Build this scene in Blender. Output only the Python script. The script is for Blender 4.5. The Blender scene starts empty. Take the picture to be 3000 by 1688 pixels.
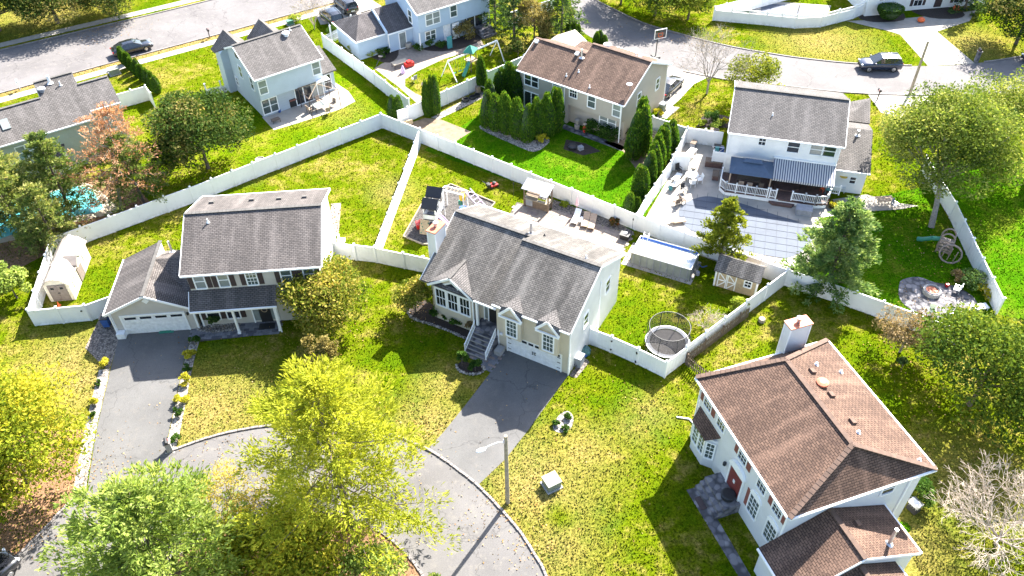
import bpy, bmesh, math, random
import numpy as np
from mathutils import Vector, Matrix
R = math.radians
random.seed(7); rng = np.random.default_rng(11)
scene = bpy.context.scene
COL = scene.collection
# ------------------------------------------------------------------ camera
cam_d = bpy.data.cameras.new('camera'); cam = bpy.data.objects.new('camera', cam_d); COL.objects.link(cam)
CAM_H, PITCH, ROLL = 49.587, 0.757507, -0.016563
cam_d.sensor_width = 36.0; cam_d.lens = 36.0 * 2450.5 / 3000.0
cam_d.clip_start = 0.5; cam_d.clip_end = 1500
_c, _s, _ct, _st = math.cos(ROLL), math.sin(ROLL), math.cos(PITCH), math.sin(PITCH)
_r = Vector((_c, _s * _st, _s * _ct)); _u = Vector((-_s, _c * _st, _c * _ct)); _f = Vector((0, _ct, -_st))
cam.matrix_world = Matrix(((_r.x, _u.x, -_f.x, 0), (_r.y, _u.y, -_f.y, 0), (_r.z, _u.z, -_f.z, CAM_H), (0, 0, 0, 1)))
scene.camera = cam
# ------------------------------------------------------------------ sky, sun, exposure
SUN_EL, SUN_AZ = R(42), R(56.5)
world = bpy.data.worlds.new('World'); scene.world = world; world.use_nodes = True
wn = world.node_tree; bg = wn.nodes['Background']
sky = wn.nodes.new('ShaderNodeTexSky'); sky.sky_type = 'NISHITA'; sky.sun_disc = False
sky.sun_elevation = SUN_EL; sky.sun_rotation = math.atan2(math.cos(SUN_AZ), math.sin(SUN_AZ))
sky.air_density = 1.0; sky.dust_density = 1.6; sky.ozone_density = 1.0
wn.links.new(sky.outputs[0], bg.inputs[0]); bg.inputs[1].default_value = 0.10
sd = bpy.data.lights.new('sun', 'SUN'); sun = bpy.data.objects.new('sun', sd); COL.objects.link(sun)
sd.energy = 5.0; sd.angle = R(0.55); sd.color = (1.0, 0.95, 0.86)
svec = Vector((math.cos(SUN_EL) * math.cos(SUN_AZ), math.cos(SUN_EL) * math.sin(SUN_AZ), math.sin(SUN_EL)))
sun.rotation_euler = (-svec).to_track_quat('-Z', 'Y').to_euler(); sun.location = (60, 120, 90)
vs = scene.view_settings; vs.view_transform = 'Standard'; vs.look = 'None'; vs.gamma = 1.0; vs.exposure = 2.35; vs.use_curve_mapping = False
scene.render.engine = 'CYCLES'
cy = scene.cycles; cy.use_denoising = True; cy.max_bounces = 8; cy.diffuse_bounces = 3; cy.glossy_bounces = 3; cy.transmission_bounces = 4; cy.transparent_max_bounces = 8
cy.use_adaptive_sampling = True; cy.adaptive_threshold = 0.01
# ------------------------------------------------------------------ node helpers
# surveyed ground plan, metres: x right, y away from the viewer
L = {
 'kerb_front_left': [(-31.55,29.57),(-30.73,31.36),(-29.76,32.65)],
 'kerb_front_mid': [(-24.77,36.09),(-22.9,36.86),(-20.96,37.56),(-18.46,38.22)],
 'kerb_front_right': [(-6.44,35.69),(-4.97,34.73),(-3.51,33.53),(-2.32,32.37),(-0.89,30.64),(0.23,29.16),(1.0,27.62),(1.83,25.88)],
 'drivemouth_a': [(-29.49,32.81),(-28.76,33.52),(-26.97,34.64),(-25.19,35.6)],
 'island': [(-19.71,29.35),(-18.75,30.09),(-17.47,30.56),(-14.51,30.82),(-12.14,30.23),(-10.2,29.1),(-7.8,27.2),(-6.34,25.75)],
 'drive_a': [(-29.49,32.81),(-30.79,37.76),(-31.72,43.95),(-32.18,47.47),(-26.64,48.11),(-26.18,44.36),(-25.36,37.65),(-25.19,35.6)],
 'drive_c': [(-6.44,35.69),(-5.99,35.6),(-5.16,37.24),(-3.76,39.51),(-1.89,42.7),(-0.63,44.99),(4.23,42.46),(1.13,37.45),(-0.66,34.79),(-2.54,32.87)],
 'street_l_near': [(-60.9,85.57),(-59.11,86.88),(-56.65,88.51),(-51.76,91.4),(-49.97,92.5),(-44.19,96.51),(-37.01,100.54),(-32.81,103.25),(-29.02,105.88),(-23.34,109.59),(-22.2,110.4)],
 'street_l_far': [(-65.53,95.84),(-63.58,97.18),(-57.11,101.44),(-46.79,106.84),(-40.22,110.87)],
 'walk_l_near_a': [(-58.35,85.94),(-55.85,87.94),(-50.68,90.79),(-44.15,95.11),(-36.03,99.57),(-27.33,104.52),(-22.83,108.94)],
 'street_r_far': [(11.82,108.89),(14.43,105.48),(17.02,101.93),(19.57,99.93),(22.41,97.88),(26.31,95.4),(29.67,93.97),(31.93,92.94),(35.97,91.45),(41.75,90.01),(49.72,89.49),(55.46,89.96),(61.96,91.41)],
 'street_r_near': [(9.81,107.92),(9.01,102.9),(9.3,100.01),(12.48,96.42),(16.79,90.93),(24.51,87.28),(29.94,86.01),(35.18,85.0),(41.21,83.22),(46.4,82.54),(57.05,83.69),(60.68,84.33)],
 'drive_i': [(49.72,89.49),(49.19,97.48),(48.15,98.44),(43.67,101.44),(50.85,101.86),(58.38,103.06),(61.42,103.94),(59.27,100.87),(54.06,98.13),(55.46,89.96)],
 'drive_b': [(17.88,83.2),(19.34,89.94),(20.55,90.14),(23.62,88.15),(21.42,86.17),(18.18,81.49),(19.03,81.25),(17.24,78.85),(16.43,79.28)],
 'f1': [(-41.39,58.05),(-39.33,59.44),(-35.24,62.28),(-30.76,65.28),(-25.62,69.18),(-19.94,73.55),(-13.74,77.99)],
 'f2': [(-13.74,77.99),(-7.74,73.89),(1.95,66.76),(7.67,62.49),(13.47,58.47),(23.19,52.13)],
 'f3_top': [(-9.38,74.47),(-11.99,55.98)],
 'f4': [(-15.83,56.7),(-12.04,56.01),(-7.64,54.41)],
 'f5_top': [(-41.23,58.04),(-39.69,48.86)],
 'f5b': [(-39.6,48.8),(-35.15,49.3),(-34.26,50.04)],
 'f6_top': [(-22.85,96.51),(-16.95,89.09),(-9.96,79.55)],
 'f7_top': [(-11.61,78.79),(-8.72,80.53),(-6.87,82.8),(-2.43,86.64),(0.44,88.86),(1.68,90.37)],
 'f8_top': [(11.43,59.73),(12.26,62.05),(16.09,68.36),(18.59,74.35)],
 'f9_top': [(15.32,76.47),(18.51,74.17),(22.24,73.22)],
 'f10_top': [(23.55,52.2),(21.16,49.99),(17.0,46.64),(13.52,43.69),(11.65,42.08)],
 'f11_top': [(6.07,45.76),(7.63,44.87),(9.68,43.56),(11.65,42.08)],
 'f12_top': [(23.55,52.2),(28.34,49.33),(30.69,47.83),(32.92,46.27),(35.65,44.46)],
 'f12': [(25.67,51.1),(27.67,49.8),(29.65,48.47),(35.04,45.0)],
 'f13': [(41.02,65.18),(41.11,60.99),(40.34,53.19),(39.99,48.58)],
 'f14_top': [(26.5,102.26),(32.99,100.6),(36.48,99.49),(39.77,99.65),(44.63,102.01),(47.53,103.5)],
 'f14_l_top': [(26.56,102.26),(31.68,104.7)],
 'f15_top': [(-43.66,82.91),(-41.01,84.55)],
 'f16_top': [(-34.4,85.43),(-32.01,86.36)],
 'picket_top': [(19.38,48.7),(14.06,44.19)],
 'picket2': [(14.24,45.26),(15.25,42.51)],
 'patio_f': [(-27.38,80.63),(-25.54,77.97),(-23.18,79.28),(-21.79,80.15),(-18.77,82.12),(-17.41,83.67),(-18.48,85.89),(-20.54,88.21),(-21.55,88.71)],
 'patio_h': [(-16.07,91.12),(-12.7,86.6),(-10.37,83.02),(-9.07,83.84),(-10.75,85.2),(-12.02,86.8),(-12.15,88.4),(-10.88,90.23),(-7.71,93.28),(-5.56,94.46),(-2.9,96.16),(-3.56,98.55),(-6.65,97.33),(-10.31,96.16),(-13.68,96.53),(-13.94,95.25),(-13.9,93.49),(-15.24,92.3)],
 'patio_c': [(0.71,64.43),(3.83,63.11),(5.41,62.61),(7.82,60.9),(11.06,59.08),(10.55,57.82),(9.83,57.01),(2.02,60.95),(0.12,62.54)],
 'gravel_c': [(4.19,64.81),(6.23,63.51),(7.68,62.55),(9.65,61.45),(11.33,59.79),(11.35,59.21),(7.93,61.05),(5.75,61.92),(3.83,63.11)],
 'dirt_b': [(-11.57,78.53),(-9.27,79.87),(-7.61,79.61),(-4.11,77.03),(-5.8,75.08),(-7.96,76.09)],
 'bed_b_row': [(-3.14,77.52),(-2.5,78.46),(-1.05,77.45),(2.02,75.26),(3.83,75.44),(4.18,74.74),(2.59,72.99),(0.47,74.39)],
 'bed_b_house': [(3.85,75.36),(5.92,78.4),(12.08,75.3),(11.54,74.21),(7.58,74.32),(5.21,72.94),(3.48,74.26)],
 'deck_pool': [(12.66,61.69),(16.56,69.28),(18.71,75.09),(22.35,73.38),(21.93,70.32),(21.85,65.71),(29.54,63.33),(35.16,64.52),(38.89,62.97),(37.09,62.49),(32.7,61.93),(28.96,61.26),(28.76,58.28),(27.06,55.49),(24.01,54.21),(23.19,52.13),(18.21,55.26)],
 'pool_cover': [(16.01,62.63),(16.01,61.43),(16.35,60.09),(17.71,58.91),(18.99,56.16),(21.42,57.27),(22.96,56.14),(24.36,55.7),(25.89,56.47),(27.2,57.68),(27.61,59.51),(26.81,60.7),(24.35,62.11),(22.39,63.52),(20.35,64.53),(18.97,64.89),(17.73,64.45),(16.65,63.69)],
 'patio_fire': [(33.18,51.84),(33.76,52.66),(35.25,52.97),(36.38,52.26),(37.61,51.9),(38.48,51.21),(38.98,50.22),(38.77,48.64),(37.7,47.12),(36.29,46.87),(35.01,47.79),(33.17,49.08),(32.73,50.37)],
 'pool_g': [(-50.61,65.03),(-49.39,65.79),(-47.22,66.21),(-44.21,68.08),(-41.97,67.93),(-40.47,66.02),(-39.49,64.73),(-39.99,63.97),(-40.85,63.69),(-43.06,62.99),(-44.56,61.98),(-46.84,60.72),(-48.46,60.18)],
 'deck_g': [(-51.38,65.68),(-48.34,66.56),(-44.74,68.43),(-42.24,68.69),(-39.33,65.99),(-37.92,64.07),(-41.88,62.35),(-44.14,60.94),(-47.28,59.58),(-48.55,59.33)],
 'rug_a': [(-17.48,64.93),(-16.63,64.94),(-16.18,59.64),(-16.34,59.64)],
 'bed_c': [(-8.64,49.77),(-8.53,49.04),(-7.58,48.52),(-6.34,48.28),(-4.99,47.41),(-3.36,46.42),(-2.98,47.37),(-3.41,48.35),(-6.45,50.15),(-7.2,50.61)],
 'bed_c2': [(-4.45,43.68),(-4.14,43.03),(-3.27,42.7),(-2.51,42.87),(-2.33,43.37),(-3.5,43.91),(-3.89,44.18)],
 'paver_c': [(-3.63,45.28),(-3.56,44.62),(-1.85,42.88),(-0.69,44.89),(-1.33,45.7)],
 'gravel_c_side': [(4.37,42.55),(4.43,42.34),(4.88,42.18),(6.01,43.8),(5.66,44.27)],
 'stones_front': [(2.84,37.72),(3.39,38.65),(4.05,38.96),(4.39,38.32),(4.13,37.38),(3.43,37.0),(2.94,37.19)],
 'bed_e_front': [(20.21,77.17),(21.1,79.14),(22.18,79.71),(23.32,79.37),(23.83,78.65),(23.48,76.88)],
 'drive_h': [(-24.5,103.15),(-24.2,106.32),(-22.85,108.97),(-20.63,109.5),(-20.7,107.98),(-22.87,106.27),(-22.89,102.81),(-22.47,101.67)],
 'mulch_play': [(-9.87,59.66),(-8.45,65.43),(-5.93,67.31),(-3.15,63.68),(-5.23,58.18),(-8.06,58.59)],
 'sand_play_patch': [(-6.6,67.33),(-3.2,66.4),(-1.68,64.17),(-3.33,64.21)],
 'lawn_b': [(-9.05,73.67),(-3.45,80.15),(-2.77,85.99),(1.26,91.45),(13.31,81.76),(17.45,78.81),(17.35,71.05),(12.28,61.19),(11.59,59.7),(1.95,66.76)],
 'p_lamp_front': (-0.54,31.24),
 'p_pole_r': (45.33,83.31),
 'p_car_sedan': (-46.79,96.51),
 'p_car_suv': (43.8,89.2),
 'p_hbox_front': (2.47,32.34),
 'p_hbox_l': (-47.2,90.76),
 'p_hbox_h': (-28.37,103.28),
 'p_mail_a': (-24.95,35.71),
 'p_mail_l': (-38.01,99.83),
 'p_mail_ll': (-57.48,87.52),
 'p_mail_i': (55.46,89.96),
 'p_mail_e': (41.36,80.88),
 'p_hoop': (18.11,92.56),
 'p_bin_b': (16.71,80.23),
 'p_bin_a': (-33.27,47.88),
 'p_tramp': (12.53,46.45),
 'p_shed_a': (-38.99,53.11),
 'p_mower': (-1.69,67.2),
 'p_shed_c': (19.89,53.87),
 'p_stump': (20.53,47.93),
 'p_grill_d': (26.34,29.89),
 'p_tree_round': (-31.51,70.64),
 'p_tree_dead': (-38.8,67.37),
 'p_pine_l1': (-46.81,60.71),
 'p_pine_l2': (-43.05,62.13),
 'p_pine_l3': (-42.56,67.48),
 'p_maple_a': (-15.31,47.47),
 'p_young_a': (-14.62,42.87),
 'p_tree_c': (-8.16,49.27),
 'p_pine_isl': (-10.92,29.56),
 'p_pine_bl': (-23.81,23.83),
 'p_tree_left': (-32.87,31.13),
 'p_locust': (-19.48,29.34),
 'p_bush_b1': (-14.2,26.35),
 'p_bush_b2': (-10.01,25.81),
 'p_juniper': (18.3,55.25),
 'p_wpine': (27.49,50.26),
 'p_big_r': (38.88,59.48),
 'p_dogwood': (30.9,44.0),
 'p_dark_r': (34.75,37.22),
 'p_bare_r': (32.32,28.39),
 'p_bare_b': (22.49,84.04),
 'p_yellow_e': (27.26,82.78),
 'p_con1': (6.93,97.33),
 'p_con2': (0.52,98.47),
 'p_con3': (-2.07,100.42),
 'p_con4': (3.25,103.11),
 'p_far1': (18.11,101.12),
 'p_far2': (23.14,102.38),
 'p_far3': (14.18,105.7),
 'p_tl1': (-59.17,104.4),
 'p_tl2': (-65.03,103.63),
 'p_tl3': (-50.78,108.63),
 'p_tl4': (-49.1,110.67),
 'p_bare_h': (-24.91,101.71),
 'p_dark_tr': (62.94,94.48),
 'p_barebush_c': (15.35,46.77),
 'p_shrub_c': (18.96,49.44),
 'p_arb_h1': (-8.57,80.66),
 'p_arb_h2': (-3.16,85.85),
 'p_arb_corner': (-12.52,79.59),
 'p_firepit': (35.68,50.9),
 'p_play_r': (38.62,56.36),
 'p_small_ever': (30.14,42.59),
 'p_cone': (-38.84,51.42),
 'p_grillB': (-24.58,82.8),
 'p_canopyF': (-22.48,83.62),
 'p_swing_h': (-5.27,90.43),
 'p_bin_h': (-20.02,97.37),
 'p_bench_a': (-15.83,58.69),
 'p_sandpit': (-25.75,72.29),
 'p_stickD': (12.41,37.93),
 'p_holly_d': (27.17,30.79),
 'p_topiary': (49.11,101.92),
 'p_car_b': (18.43,84.93),
 'p_car_h1': (-22.2,107.05),
 'p_car_h2': (-23.59,104.09),
 'p_car_r': (61.83,90.24),
 'p_car_bl': (-33.01,26.92),
 'd1': (-23.17,39.37),
 'd2': (-5.94,37.75),
 'd3': (1.19,32.63),
 'd4': (4.67,35.12),
 'd5': (-35.41,44.74),
 'd6': (38.69,96.22),
 'd7': (-27.08,71.11),
 'd8': (31.6,32.05),
 'd9': (10.03,39.0),
 'd10': (2.38,27.95),
 'd11': (-33.28,42.58),
 'd12': (-11.62,66.63),
 'd13': (-18.68,81.33),
 'd14': (57.16,94.68),
 'd15': (-24.17,91.47),
 'd16': (-61.63,107.49),
 'g1': (2.94,30.07),
 'g2': (6.42,41.38),
 'g3': (2.05,61.97),
 'd17': (-14.25,55.61),
 'd18': (25.1,27.54),
 'd19': (8.58,37.45),
 'd20': (-5.37,41.64),
 'd21': (-45.38,99.16),
}
def nmat(name):
    m = bpy.data.materials.new(name); m.use_nodes = True
    nt = m.node_tree; return m, nt, nt.nodes['Principled BSDF']
def nd(nt, typ, **kw):
    n = nt.nodes.new('ShaderNode' + typ)
    for k, v in kw.items():
        if k.startswith('i_'):
            key = k[2:]; key = int(key) if key.isdigit() else key.replace('_', ' ')
            n.inputs[key].default_value = v
        else: setattr(n, k, v)
    return n
def lk(nt, a, b): nt.links.new(a, b)
def rgba(c): return (c[0], c[1], c[2], 1.0)
def coord(nt, kind='Object'):
    if kind == 'Pos': return nd(nt, 'NewGeometry').outputs['Position']
    return nd(nt, 'TexCoord').outputs[kind]
def noise(nt, vec, scale, detail=4, rough=.55, dist=0):
    n = nd(nt, 'TexNoise', i_Scale=scale, i_Detail=detail, i_Roughness=rough, i_Distortion=dist); lk(nt, vec, n.inputs['Vector']); return n.outputs['Fac']
def ramp(nt, fac, stops):
    r = nd(nt, 'ValToRGB'); e = r.color_ramp.elements
    while len(e) < len(stops): e.new(0.5)
    for el, (p, c) in zip(e, stops): el.position = p; el.color = rgba(c) if len(c) == 3 else c
    lk(nt, fac, r.inputs[0]); return r.outputs[0]
def mixc(nt, fac, a, b, mode='MIX'):
    n = nd(nt, 'Mix', data_type='RGBA', blend_type=mode)
    for sock, v in ((n.inputs[0], fac), (n.inputs[6], a), (n.inputs[7], b)):
        if hasattr(v, 'is_linked'): lk(nt, v, sock)
        else: sock.default_value = rgba(v) if isinstance(v, (tuple, list)) else v
    return n.outputs[2]
def mrange(nt, v, a, b, c=0., d=1.):
    n = nd(nt, 'MapRange', i_1=a, i_2=b, i_3=c, i_4=d); lk(nt, v, n.inputs[0]); return n.outputs[0]
def math2(nt, op, a, b=None):
    n = nd(nt, 'Math', operation=op)
    for i, v in enumerate((a, b)):
        if v is None: continue
        if hasattr(v, 'is_linked'): lk(nt, v, n.inputs[i])
        else: n.inputs[i].default_value = v
    return n.outputs[0]
def bump(nt, bsdf, h, strength=.4, dist=.02):
    b = nd(nt, 'Bump', i_Strength=strength, i_Distance=dist); lk(nt, h, b.inputs['Height']); lk(nt, b.outputs[0], bsdf.inputs['Normal'])
def vary(c, d): return tuple(max(0, min(1, x * d)) for x in c)
def plain(name, c, rough=.6, metal=0., var=.14, scale=4., kind='Object', bmp=0., bscale=30., spec=.5, coat=0.):
    if kind == 'Pos': c = vary(c, .76)
    m, nt, b = nmat(name); v = coord(nt, kind)
    f = noise(nt, v, scale, 5, .6)
    lk(nt, ramp(nt, f, [(.3, vary(c, 1 - var)), (.7, vary(c, 1 + var))]), b.inputs['Base Color'])
    b.inputs['Roughness'].default_value = rough; b.inputs['Metallic'].default_value = metal
    b.inputs['Specular IOR Level'].default_value = spec
    if coat: b.inputs['Coat Weight'].default_value = coat; b.inputs['Coat Roughness'].default_value = .03
    if bmp: bump(nt, b, noise(nt, v, bscale, 3), bmp, .02)
    return m
def grass_mat(name, green, yellow, dry, dry_spots=(), green_spots=(), ybias=.5, stripe=None):
    green, yellow, dry = (vary(c_, .94) for c_ in (green, yellow, dry))
    m, nt, b = nmat(name); p = coord(nt, 'Pos')
    big = noise(nt, p, .16, 4, .6); mid = noise(nt, p, .9, 5, .65); fine = noise(nt, p, 5.5, 5, .75); blade = noise(nt, p, 22., 3, .7)
    f = math2(nt, 'ADD', math2(nt, 'MULTIPLY', big, .55), math2(nt, 'MULTIPLY', mid, .45))
    col = mixc(nt, mrange(nt, f, ybias - .10, ybias + .12), green, yellow)
    pat = mrange(nt, math2(nt, 'ADD', math2(nt, 'MULTIPLY', mid, .5), math2(nt, 'MULTIPLY', fine, .5)), .30, .66)
    msk = math2(nt, 'MULTIPLY', mrange(nt, f, .50, .62), .6)
    for (x, y, r, s) in dry_spots:
        d = nd(nt, 'VectorMath', operation='DISTANCE'); lk(nt, p, d.inputs[0]); d.inputs[1].default_value = (x, y, 0)
        msk = math2(nt, 'MAXIMUM', msk, mrange(nt, math2(nt, 'ADD', d.outputs['Value'], math2(nt, 'MULTIPLY', mid, r * .7)), r * 1.35, r * .45, 0, s))
    for (x, y, r, s) in green_spots:
        d = nd(nt, 'VectorMath', operation='DISTANCE'); lk(nt, p, d.inputs[0]); d.inputs[1].default_value = (x, y, 0)
        msk = math2(nt, 'MULTIPLY', msk, mrange(nt, math2(nt, 'ADD', d.outputs['Value'], math2(nt, 'MULTIPLY', mid, r * .5)), r * .5, r * 1.3, 1 - s, 1))
    col = mixc(nt, math2(nt, 'MULTIPLY', msk, pat), col, dry)
    if stripe:
        w = nd(nt, 'TexWave', wave_type='BANDS', bands_direction='X', i_Scale=stripe[1], i_Distortion=1.2, i_Detail=2)
        mp = nd(nt, 'Mapping'); mp.inputs['Rotation'].default_value = (0, 0, stripe[0]); lk(nt, p, mp.inputs[0]); lk(nt, mp.outputs[0], w.inputs[0])
        col = mixc(nt, math2(nt, 'MULTIPLY', w.outputs['Fac'], .35), col, yellow)
    grain = math2(nt, 'ADD', math2(nt, 'MULTIPLY', fine, .6), math2(nt, 'MULTIPLY', blade, .4))
    g = ramp(nt, grain, [(.36, (.22, .25, .22)), (.5, (.86, .86, .84)), (.64, (1.65, 1.58, 1.35))])
    col = mixc(nt, 1., col, g, 'MULTIPLY')
    lk(nt, col, b.inputs['Base Color']); b.inputs['Roughness'].default_value = .95; b.inputs['Specular IOR Level'].default_value = .0
    bump(nt, b, grain, .9, .12)
    return m
def asphalt_mat(name, c, warm=(.15, .13, .12)):
    c, warm = vary(c, .84), vary(warm, .86)
    m, nt, b = nmat(name); p = coord(nt, 'Pos')
    big = noise(nt, p, .22, 4, .6); mid = noise(nt, p, 1.6, 5, .65); fine = noise(nt, p, 26, 3, .7)
    col = ramp(nt, big, [(.32, vary(c, .86)), (.68, vary(c, 1.14))])
    col = mixc(nt, mrange(nt, mid, .54, .70, 0, .7), col, warm)
    st2 = noise(nt, p, .55, 5, .7, 1.0); col = mixc(nt, mrange(nt, st2, .60, .72, 0, .45), col, vary(c, .62)); spk = noise(nt, p, 4.5, 2, .5); col = mixc(nt, mrange(nt, spk, .70, .76, 0, .7), col, vary(c, .45))
    vo = nd(nt, 'TexVoronoi', feature='DISTANCE_TO_EDGE', i_Scale=.16); ds = nd(nt, 'VectorMath', operation='ADD'); lk(nt, p, ds.inputs[0])
    nz = nd(nt, 'TexNoise', i_Scale=1.2, i_Detail=5); lk(nt, p, nz.inputs[0]); sc = nd(nt, 'VectorMath', operation='SCALE'); lk(nt, nz.outputs['Color'], sc.inputs[0]); sc.inputs['Scale'].default_value = 1.6
    lk(nt, sc.outputs[0], ds.inputs[1]); lk(nt, ds.outputs[0], vo.inputs['Vector'])
    crk = mrange(nt, vo.outputs['Distance'], .0, .009, .7, 0.)
    col = mixc(nt, crk, col, vary(c, .5))
    col = mixc(nt, 1., col, ramp(nt, fine, [(.3, (.78, .78, .78)), (.7, (1.2, 1.2, 1.2))]), 'MULTIPLY')
    lk(nt, col, b.inputs['Base Color']); b.inputs['Roughness'].default_value = .88; b.inputs['Specular IOR Level'].default_value = .25
    bump(nt, b, fine, .5, .01); return m
def stone_mat(name, c, c2, scale=4., bstr=.8):
    c, c2 = vary(c, .78), vary(c2, .78)
    m, nt, b = nmat(name); p = coord(nt, 'Pos')
    v = nd(nt, 'TexVoronoi', i_Scale=scale); lk(nt, p, v.inputs['Vector'])
    f = nd(nt, 'SeparateColor'); lk(nt, v.outputs['Color'], f.inputs[0])
    col = ramp(nt, f.outputs[0], [(.0, c2), (1., c)])
    col = mixc(nt, mrange(nt, v.outputs['Distance'], .45, .75, 0, .8), col, vary(c2, .35))
    lk(nt, col, b.inputs['Base Color']); b.inputs['Roughness'].default_value = .9
    inv = math2(nt, 'SUBTRACT', 1., v.outputs['Distance']); bump(nt, b, inv, bstr, .06); return m
def siding_mat(name, c, period=.16, strength=.55):
    m, nt, b = nmat(name); o = coord(nt, 'Object')
    w = nd(nt, 'TexWave', wave_type='BANDS', bands_direction='Z', wave_profile='SAW', i_Scale=.31416 / period); lk(nt, o, w.inputs[0])
    n = noise(nt, o, .9, 5, .6); n2 = noise(nt, o, 14, 3)
    col = ramp(nt, n, [(.3, vary(c, .93)), (.7, vary(c, 1.05))])
    col = mixc(nt, mrange(nt, w.outputs['Fac'], .84, 1., 0., .28), col, vary(c, .5))
    col = mixc(nt, mrange(nt, n2, .55, .8, 0, .12), col, vary(c, .7))
    lk(nt, col, b.inputs['Base Color']); b.inputs['Roughness'].default_value = .55
    bump(nt, b, w.outputs['Fac'], strength, .02); return m
def roof_mat(name, c, c2, stain=.35, row=.155):
    c, c2 = vary(c, 1.03), vary(c2, 1.03)
    m, nt, b = nmat(name); uv = coord(nt, 'UV'); p = coord(nt, 'Object')
    br = nd(nt, 'TexBrick', offset=.5, i_Scale=1.0); br.inputs['Mortar Size'].default_value = .018; br.inputs['Mortar Smooth'].default_value = .15; br.inputs['Bias'].default_value = 0.
    br.inputs['Brick Width'].default_value = .33; br.inputs['Row Height'].default_value = row
    lk(nt, uv, br.inputs['Vector']); br.inputs['Color1'].default_value = rgba(vary(c, 1.12)); br.inputs['Color2'].default_value = rgba(vary(c2, 1.12)); br.inputs['Mortar'].default_value = rgba(vary(c2, .30))
    mp = nd(nt, 'Mapping'); mp.inputs['Scale'].default_value = (.9, .12, 1); lk(nt, uv, mp.inputs[0])
    st = noise(nt, mp.outputs[0], 1.0, 4, .6, .3)
    col = mixc(nt, mrange(nt, st, .47, .64, 0, stain), br.outputs['Color'], vary(c2, .42))
    col = mixc(nt, mrange(nt, st, .34, .47, stain * .75, 0), col, vary(c, 1.7))
    col = mixc(nt, 1., col, ramp(nt, noise(nt, p, 18, 3, .7), [(.3, (.72, .72, .72)), (.7, (1.25, 1.25, 1.25))]), 'MULTIPLY')
    lk(nt, col, b.inputs['Base Color']); b.inputs['Roughness'].default_value = .92; b.inputs['Specular IOR Level'].default_value = .2
    hgt = math2(nt, 'SUBTRACT', 1., br.outputs['Fac']); bump(nt, b, hgt, .7, .03); return m
def leaf_mat(name, stops, trans=.35, rough=.8):
    stops = [(p_, vary(c_, .86)) for p_, c_ in stops]
    m, nt, b = nmat(name)
    a = nd(nt, 'Attribute', attribute_name='tint')
    col = ramp(nt, a.outputs['Fac'], stops)
    lk(nt, col, b.inputs['Base Color']); b.inputs['Roughness'].default_value = rough; b.inputs['Specular IOR Level'].default_value = .06
    t = nd(nt, 'BsdfTranslucent'); lk(nt, mixc(nt, 1., col, (1.25, 1.2, .7), 'MULTIPLY'), t.inputs['Color'])
    mx = nd(nt, 'MixShader', i_0=trans); lk(nt, b.outputs[0], mx.inputs[1]); lk(nt, t.outputs[0], mx.inputs[2])
    out = nt.nodes['Material Output']; lk(nt, mx.outputs[0], out.inputs['Surface']); return m
# ------------------------------------------------------------------ objects
def prop(o, label=None, cat=None, group=None, kind=None):
    if label: o['label'] = label
    if cat: o['category'] = cat
    if group: o['group'] = group
    if kind: o['kind'] = kind
    return o
def thing(name, label, cat, loc=(0, 0, 0), rz=0., group=None):
    o = bpy.data.objects.new(name, None); COL.objects.link(o); o.empty_display_size = .3
    o.location = loc if len(loc) == 3 else (loc[0], loc[1], 0.); o.rotation_euler = (0, 0, rz)
    return prop(o, label, cat, group)
def inst(name, mesh, parent=None, loc=(0, 0, 0), rot=(0, 0, 0), scale=(1, 1, 1)):
    o = bpy.data.objects.new(name, mesh); COL.objects.link(o); o.parent = parent
    o.location = loc; o.rotation_euler = rot; o.scale = scale; return o
def children(o): return [c for c in bpy.data.objects if c.parent == o]
def copy_tree(src, kids, loc, rz, label=None, group=None, scale=None):
    r = src.copy(); COL.objects.link(r); r.location = loc if len(loc) == 3 else (loc[0], loc[1], 0.); r.rotation_euler = (0, 0, rz)
    if scale: r.scale = (scale,) * 3
    if label: r['label'] = label
    if group: r['group'] = group
    for ch, gk in kids:
        c = ch.copy(); COL.objects.link(c); c.parent = r
        for g in gk:
            d = g.copy(); COL.objects.link(d); d.parent = c
    return r
def tree_of(o): return [(c, children(c)) for c in children(o)]
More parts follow.
